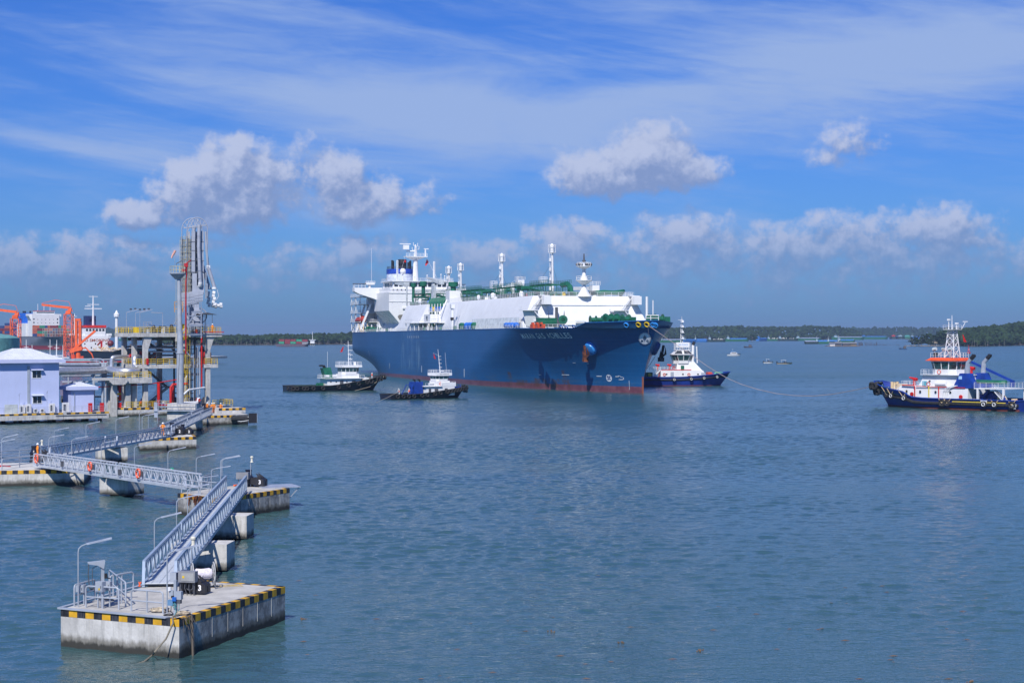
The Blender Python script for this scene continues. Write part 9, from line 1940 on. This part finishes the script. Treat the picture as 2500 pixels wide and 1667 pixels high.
# tanker
TK = thing('chemical_tanker', 'black-hulled tanker with white bridge and red band moored behind the pipe rack', 'tanker', PX(335, 882, 962), R(-62)); TK.location.z = 0
rows = bhull(118, 18, lambda t_: 5.4+2.2*max(0, (t_-.86)/.14), bow=.14, stern=.1, rb=4, ns=30); rows = [[(p[0]-57, p[1], p[2]) for p in r_] for r_ in rows]; boat_hull(TK, rows, mat('tanker_black', (.014, .014, .026), .4, dirt=.3, scale=.3), .3, mat('deck_brown', (.14, .09, .07), .7), rr=.2)
mb = MB(); mb.b2(-100, -84, -7.6, 7.6, 5, 14.0); hs = part(TK, 'accommodation', mb, WHITE, smooth=0); mb = MB(); mb.b2(-98, -84.5, -6, 6, 14, 18.6); hw = part(hs, 'bridge', mb, WHITE, smooth=0)
mb = MB(); mb.extr([(-9.8, 14.0), (9.8, 14.0), (9.8, 15.3), (-9.8, 15.3)], 'x', -89, -85.2); mb.extr([(-9.8, 14.0), (-7.6, 10.5), (-7.6, 14.0)], 'x', -88.5, -85.4); mb.extr([(9.8, 14.0), (7.6, 10.5), (7.6, 14.0)], 'x', -88.5, -85.4); part(hs, 'bridge_wings', mb, WHITE, smooth=0)
mb = MB(); mb.b2(-99, -84.2, -6.3, 6.3, 18.6, 20.0); part(hs, 'red_band', mb, mat('band_red', (.65, .03, .02), .5), smooth=0)
for k in range(6): mb = MB(); mb.b2(-84.5, -84.38, -5.4+k*1.9, -4.2+k*1.9, 16.7, 18.0); part(hw, 'window', mb, GLASS, smooth=0)
for (y_, z_) in ((-6, 6.8), (-2.4, 6.8), (2.4, 6.8), (-6.2, 9.0), (6.2, 9.0), (0, 9.0)): mb = MB(); mb.b2(-84, -83.9, y_-.35, y_+.35, z_, z_+.8); part(hs, 'window', mb, GLASS, smooth=0)
mb = MB(); text_on(mb, 'NO SMOKING', 2.3, (-83.9, 0, 11.3), (0, 1, 0), (0, 0, 1), bold=.03, sx=1.15); part(hs, 'no_smoking_letters', mb, mat('letter_red', (.35, .09, .05), .6), smooth=0)
mb = MB(); mb.b2(-99, -94, -3, 3, 20, 25.5); part(TK, 'funnel', mb, mat('funnel_navy', (.015, .03, .12), .5), smooth=0)
mb = MB(); mb.cyl((-89, 0, 20), (-89, 0, 37), .7, .3, 8); mb.beam((-89, -5, 29.6), (-89, 5, 29.6), .5); mb.beam((-89, -3.4, 32), (-89, 3.4, 32), .35); mb.beam((-89, -2.6, 36.6), (-89, 2.6, 36.6), .3); mb.beam((-88.6, -4.8, 31), (-88.6, -1.5, 31), .4); part(TK, 'radar_mast', mb, WHITE)
mb = MB(); mb.cyl((-40, 0, 5), (-40, 0, 25), .95, .75, 10); mb.lathe((-40, 0, 24.5), [(1.5, 0), (1.6, 1.6), (.9, 2.1), (.3, 3.6)], 10); part(TK, 'vent_post', mb, WHITE)
mb = MB(); mb.lathe((-82, 8.2, 9.6), [(.1, -1.9), (1.6, -1.2), (2.0, 0), (1.6, 1.2), (.1, 1.9)], 12); part(TK, 'lifeboat', mb, mat('lifeboat_maroon', (.16, .02, .03), .5))
mb = MB(); mb.beam((-60, -3, 5.4), (-60, -3, 11), .9); mb.beam((-60, -3, 11), (-68, -3, 8.8), .7); part(TK, 'deck_crane', mb, RED)
mb = MB(); random.seed(14)
for k in range(50): x_ = random.uniform(-82, -4); mb.cyl((x_, random.uniform(-6, 6), 5.2), (x_, random.uniform(-6, 6), 5.2+random.uniform(.6, 2.6)), random.uniform(.15, .5), n=5)
part(TK, 'deck_pipework', mb, CREAM, kind='stuff'); mb = MB(); mb.rail([(r_[-1][0], r_[-1][1], r_[-1][2]) for r_ in rows[6:-2]], 1.2, 2, 3, .08); mb.rail([(r_[0][0], r_[0][1], r_[0][2]) for r_ in rows[6:-2]], 1.2, 2, 3, .08); part(TK, 'railing', mb, WHITE)
# container ship
CSO = Vector((-399, 1650, 0)); CSA = math.atan2(-.827, .562)
CS = thing('container_ship', 'grey and red container ship with white bridge and blue funnel at the far left', 'container ship', CSO, CSA)
zs2 = [-1, 0, 1.2, 2.4, 4, 6, 8, 10]; 
def chull(mb, side):
    rows_ = []
    for i in range(60):
        u_ = (i/59)**.8; row = []
        for z_ in zs2+[11.4]:
            xe = 0 if z_ < 2 else 7*((z_-2)/9.4)**1.2; x_ = -215+(xe+215)*u_
            row.append((x_, side*hbf(x_+(0 if z_ < 4 else 0), z_*1.55, 16, 215)*(1 if u_ < .999 else 0), z_+(1.6*sm((x_+18)/10) if z_ > 11 else 0)))
        rows_.append(row)
    mb.loft(rows_, cap=False); return [r_[-1] for r_ in rows_]
mb = MB(); eS = chull(mb, -1); eP = chull(mb, 1); chm = bpy.data.materials.new('container_ship_paint'); chm.use_nodes = True; t = NT(chm.node_tree); chm.node_tree.nodes.clear()
b = t.n('ShaderNodeBsdfPrincipled'); o = t.n('ShaderNodeOutputMaterial'); t.l(b.outputs[0], o.inputs[0]); v = t.n('ShaderNodeTexCoord').outputs['Object']; x, y, z = t.sep(v)
t.l(t.mix(t.ss(z, 3.6, 3.4), t.mix(t.ss(t.noise(v, .1, 4), .3, .7), (.13, .15, .19), (.18, .2, .24)), (.30, .035, .055)), b.inputs['Base Color']); b.inputs['Roughness'].default_value = .5
part(CS, 'hull', mb, chm, smooth=50)
mb = MB(); vs = []; fs = []
for a_, c_ in zip(eS, eP): vs += [(a_[0], a_[1], a_[2]-.1), (c_[0], c_[1], c_[2]-.1)]
for i in range(len(eS)-1): fs.append((2*i, 2*i+2, 2*i+3, 2*i+1))
mb.add(vs, fs); part(CS, 'deck', mb, DGREY)
mb = MB(); mb.b2(-92, -80, -13.4, 13.4, 12, 33.4); hs = part(CS, 'accommodation', mb, WHITE, smooth=0)
mb = MB(); mb.b2(-90, -82, -16, 16, 31.6, 33.4); mb.extr([(-16, 31.6), (-13.4, 27), (-13.4, 31.6)], 'x', -90, -82); mb.extr([(16, 31.6), (13.4, 27), (13.4, 31.6)], 'x', -90, -82); part(hs, 'bridge_wings', mb, WHITE, smooth=0)
mb = MB(); mb.b2(-90, -81, -9, 9, 33.4, 36); wh = part(hs, 'wheelhouse', mb, WHITE, smooth=0); mb = MB(); mb.b2(-81, -80.9, -8.6, 8.6, 34.3, 35.3); part(wh, 'window', mb, GLASS, smooth=0); mb = MB(); mb.b2(-90.2, -80.8, -9.2, 9.2, 36, 36.4); part(wh, 'roof_edge', mb, mat('band_red', (.65, .03, .02), .5), smooth=0)
for zz in (15, 18.2, 21.4, 24.6, 27.8):
    for k in range(7): 
        y_ = -11.6+k*3.85; w_ = .28 if 0 < k < 6 else .6; mb = MB(); mb.b2(-80, -79.9, y_-w_, y_+w_, zz, zz+w_*2.2); part(hs, 'window', mb, GLASS, smooth=0)
mb = MB()
for y_ in (-6, 0, 6): mb.cyl((-85, y_, 36.4), (-85, y_, 43), .25, n=5)
part(CS, 'antenna_mast', mb, WHITE)
mb = MB(); mb.b2(-116, -104, -14, -4, 12, 34.4); part(CS, 'funnel', mb, mat('funnel_bright_blue', (.01, .13, .62), .5), smooth=0); mb = MB(); mb.b2(-118, -93, -15, 3, 12, 24.6); part(CS, 'engine_casing', mb, WHITE, smooth=0)
mb = MB()
for (x_, y_) in ((-108, -12), (-112, -9), (-106, -6)): mb.cyl((x_, y_, 34), (x_, y_, 36.4), .9, n=8)
part(CS, 'exhaust_pipe', mb, BLACK)
mb = MB(); mb.cyl((-4, 0, 12), (-4, 0, 33), .7, .4, 8); mb.beam((-4, 0, 25), (4, 0, 13), .35); mb.beam((-4, 0, 25), (-11, 0, 13), .35); mb.box((-4, 0, 30.5), (1.6, 4, .5)); part(CS, 'fore_mast', mb, WHITE)
mb = MB()
for k in range(16):
    x_ = -14-k*4.3
    if x_ < -78: break
    for y_ in (-14.2, -9.4, -4.7, 0, 4.7, 9.4, 14.2): mb.beam((x_, y_, 12), (x_, y_, 19.6), .35)
    for zz in (14.6, 17.2, 19.6): mb.beam((x_, -14.2, zz), (x_, 14.2, zz), .3)
part(CS, 'lashing_frame', mb, mat('frame_grey', (.42, .40, .38), .6), smooth=0, kind='stuff')
mb = MB(); mb.b2(-2.5, 3.5, -6, 6, 12.9, 14.6); part(CS, 'bow_breakwater', mb, WHITE, smooth=0)
cmesh = {}
for m_ in (MAROON, CNAVY, CORG, CGREEN):
    mb = MB(); mb.b2(-6.1, 6.1, -1.2, 1.2, 0, 2.5); cmesh[m_.name] = mb.mesh('shipping_container', m_, 0)
random.seed(41); rotm = Matrix.Rotation(CSA, 3, 'Z')
CN = {'container_maroon': 'maroon', 'container_navy': 'dark blue', 'container_orange': 'orange red', 'container_green': 'green'}
ORD = ['first', 'second', 'third', 'fourth', 'fifth', 'sixth', 'seventh', 'eighth', 'ninth', 'tenth', 'eleventh']
def cship(x_, y_, z_, m_, where, k, t_):
    c_ = bpy.data.objects.new('shipping_container', cmesh[m_.name]); col.objects.link(c_); c_.location = CSO+rotm @ Vector((x_, y_, z_)); c_.rotation_euler = (0, 0, CSA)
    c_['label'] = CN[m_.name]+' container, '+ORD[t_]+' tier of '+ORD[k]+' stack '+where; c_['category'] = 'container'; c_['group'] = 'containers on the container ship'
for bay, (x_, tiers, where) in enumerate(((-98.5, 0, ''), (-70, 4, 'in bay against the container ship bridge'), (-57, 3, 'in bay farther before the container ship bridge'), (-124, 5, 'in bay next behind the blue funnel'), (-150, 5, 'in middle bay behind the blue funnel'), (-176, 4, 'in bay nearest the container ship stern'))):
    for k in range(11):
        for z_ in range(tiers-(1 if (k*7+bay*3) % 5 == 0 else 0)):
            m_ = random.choice([CNAVY, CNAVY, CNAVY, MAROON, CORG] if x_ < -90 else [MAROON, CORG, CORG, CNAVY, CGREEN]); cship(x_, -13.2+k*2.64, 12.1+z_*2.6, m_, where, k, z_)
# other craft behind the jetty
for (px_, py_, Z, L, rz, lab, kind) in ((128, 868, 760, 16, 0, 'dark blue work boat with white awning behind the roof of the blue building', 0), (145, 871, 700, 13, 10, 'blue work boat nearer the right orange tower', 1), (70, 871, 720, 14, -5, 'small blue and white boat between the orange towers', 2)):
    a = PX(px_, py_, Z); o_ = thing('work_boat', lab, 'boat', (a.x, Z, 0), R(rz), 'work boats behind the jetty'); rows = bhull(L, 4.5, lambda t_: 1.6+1.2*t_**3, bow=.35, rb=1.6, ns=12); boat_hull(o_, rows, mat('boat_blue_dark', (.01, .03, .16), .5), .3, DGREY)
    mb = MB(); mb.b2(-L*.2, L*.15, -1.6, 1.6, 1.4, 4.4); c0_ = part(o_, 'cabin', mb, BLUEDK if kind == 0 else WHITE, smooth=0); mb = MB(); mb.b2(-L*.1, L*.1, -1.65, -1.6, 3, 3.9); part(c0_, 'window', mb, GLASS, smooth=0)
    mb = MB(); mb.b2(-L*.2, L*.3, -2, 2, 6.0, 6.3); part(o_, 'awning', mb, WHITE, smooth=0); mb = MB(); mb.cyl((-1, 0, 4), (-1, 0, 13), .12, n=4); mb.cyl((L*.1, 0, 4), (L*.1, 0, 11), .1, n=4); mb.beam((-2, 0, 10), (0, 0, 10), .15); part(o_, 'mast', mb, WHITE)
# drifting leaves and twigs on the near water
mb = MB(); random.seed(51)
for k in range(46):
    px_ = random.uniform(720, 2480); py_ = random.uniform(1380, 1660); a = WP(px_, py_, .02); s_ = random.uniform(.04, .13)
    mb.add([(a.x-s_*2, a.y, .015), (a.x, a.y-s_, .03), (a.x+s_*2.2, a.y+s_*.3, .02), (a.x+s_*.2, a.y+s_, .04)], [(0, 1, 2, 3)])
for (px_, py_) in ((1518, 1566), (1708, 1587), (2368, 1662), (744, 1511), (1346, 1540)):
    for k in range(7): a = WP(px_+random.uniform(-9, 9), py_+random.uniform(-2.5, 2.5), .03); mb.ball(a, random.uniform(.025, .06), 3)
o_ = part(None, 'floating_debris', mb, mat('drift_brown', (.16, .10, .06), .9), kind='stuff'); o_['label'] = 'scattered brown leaves and twigs drifting on the near water'
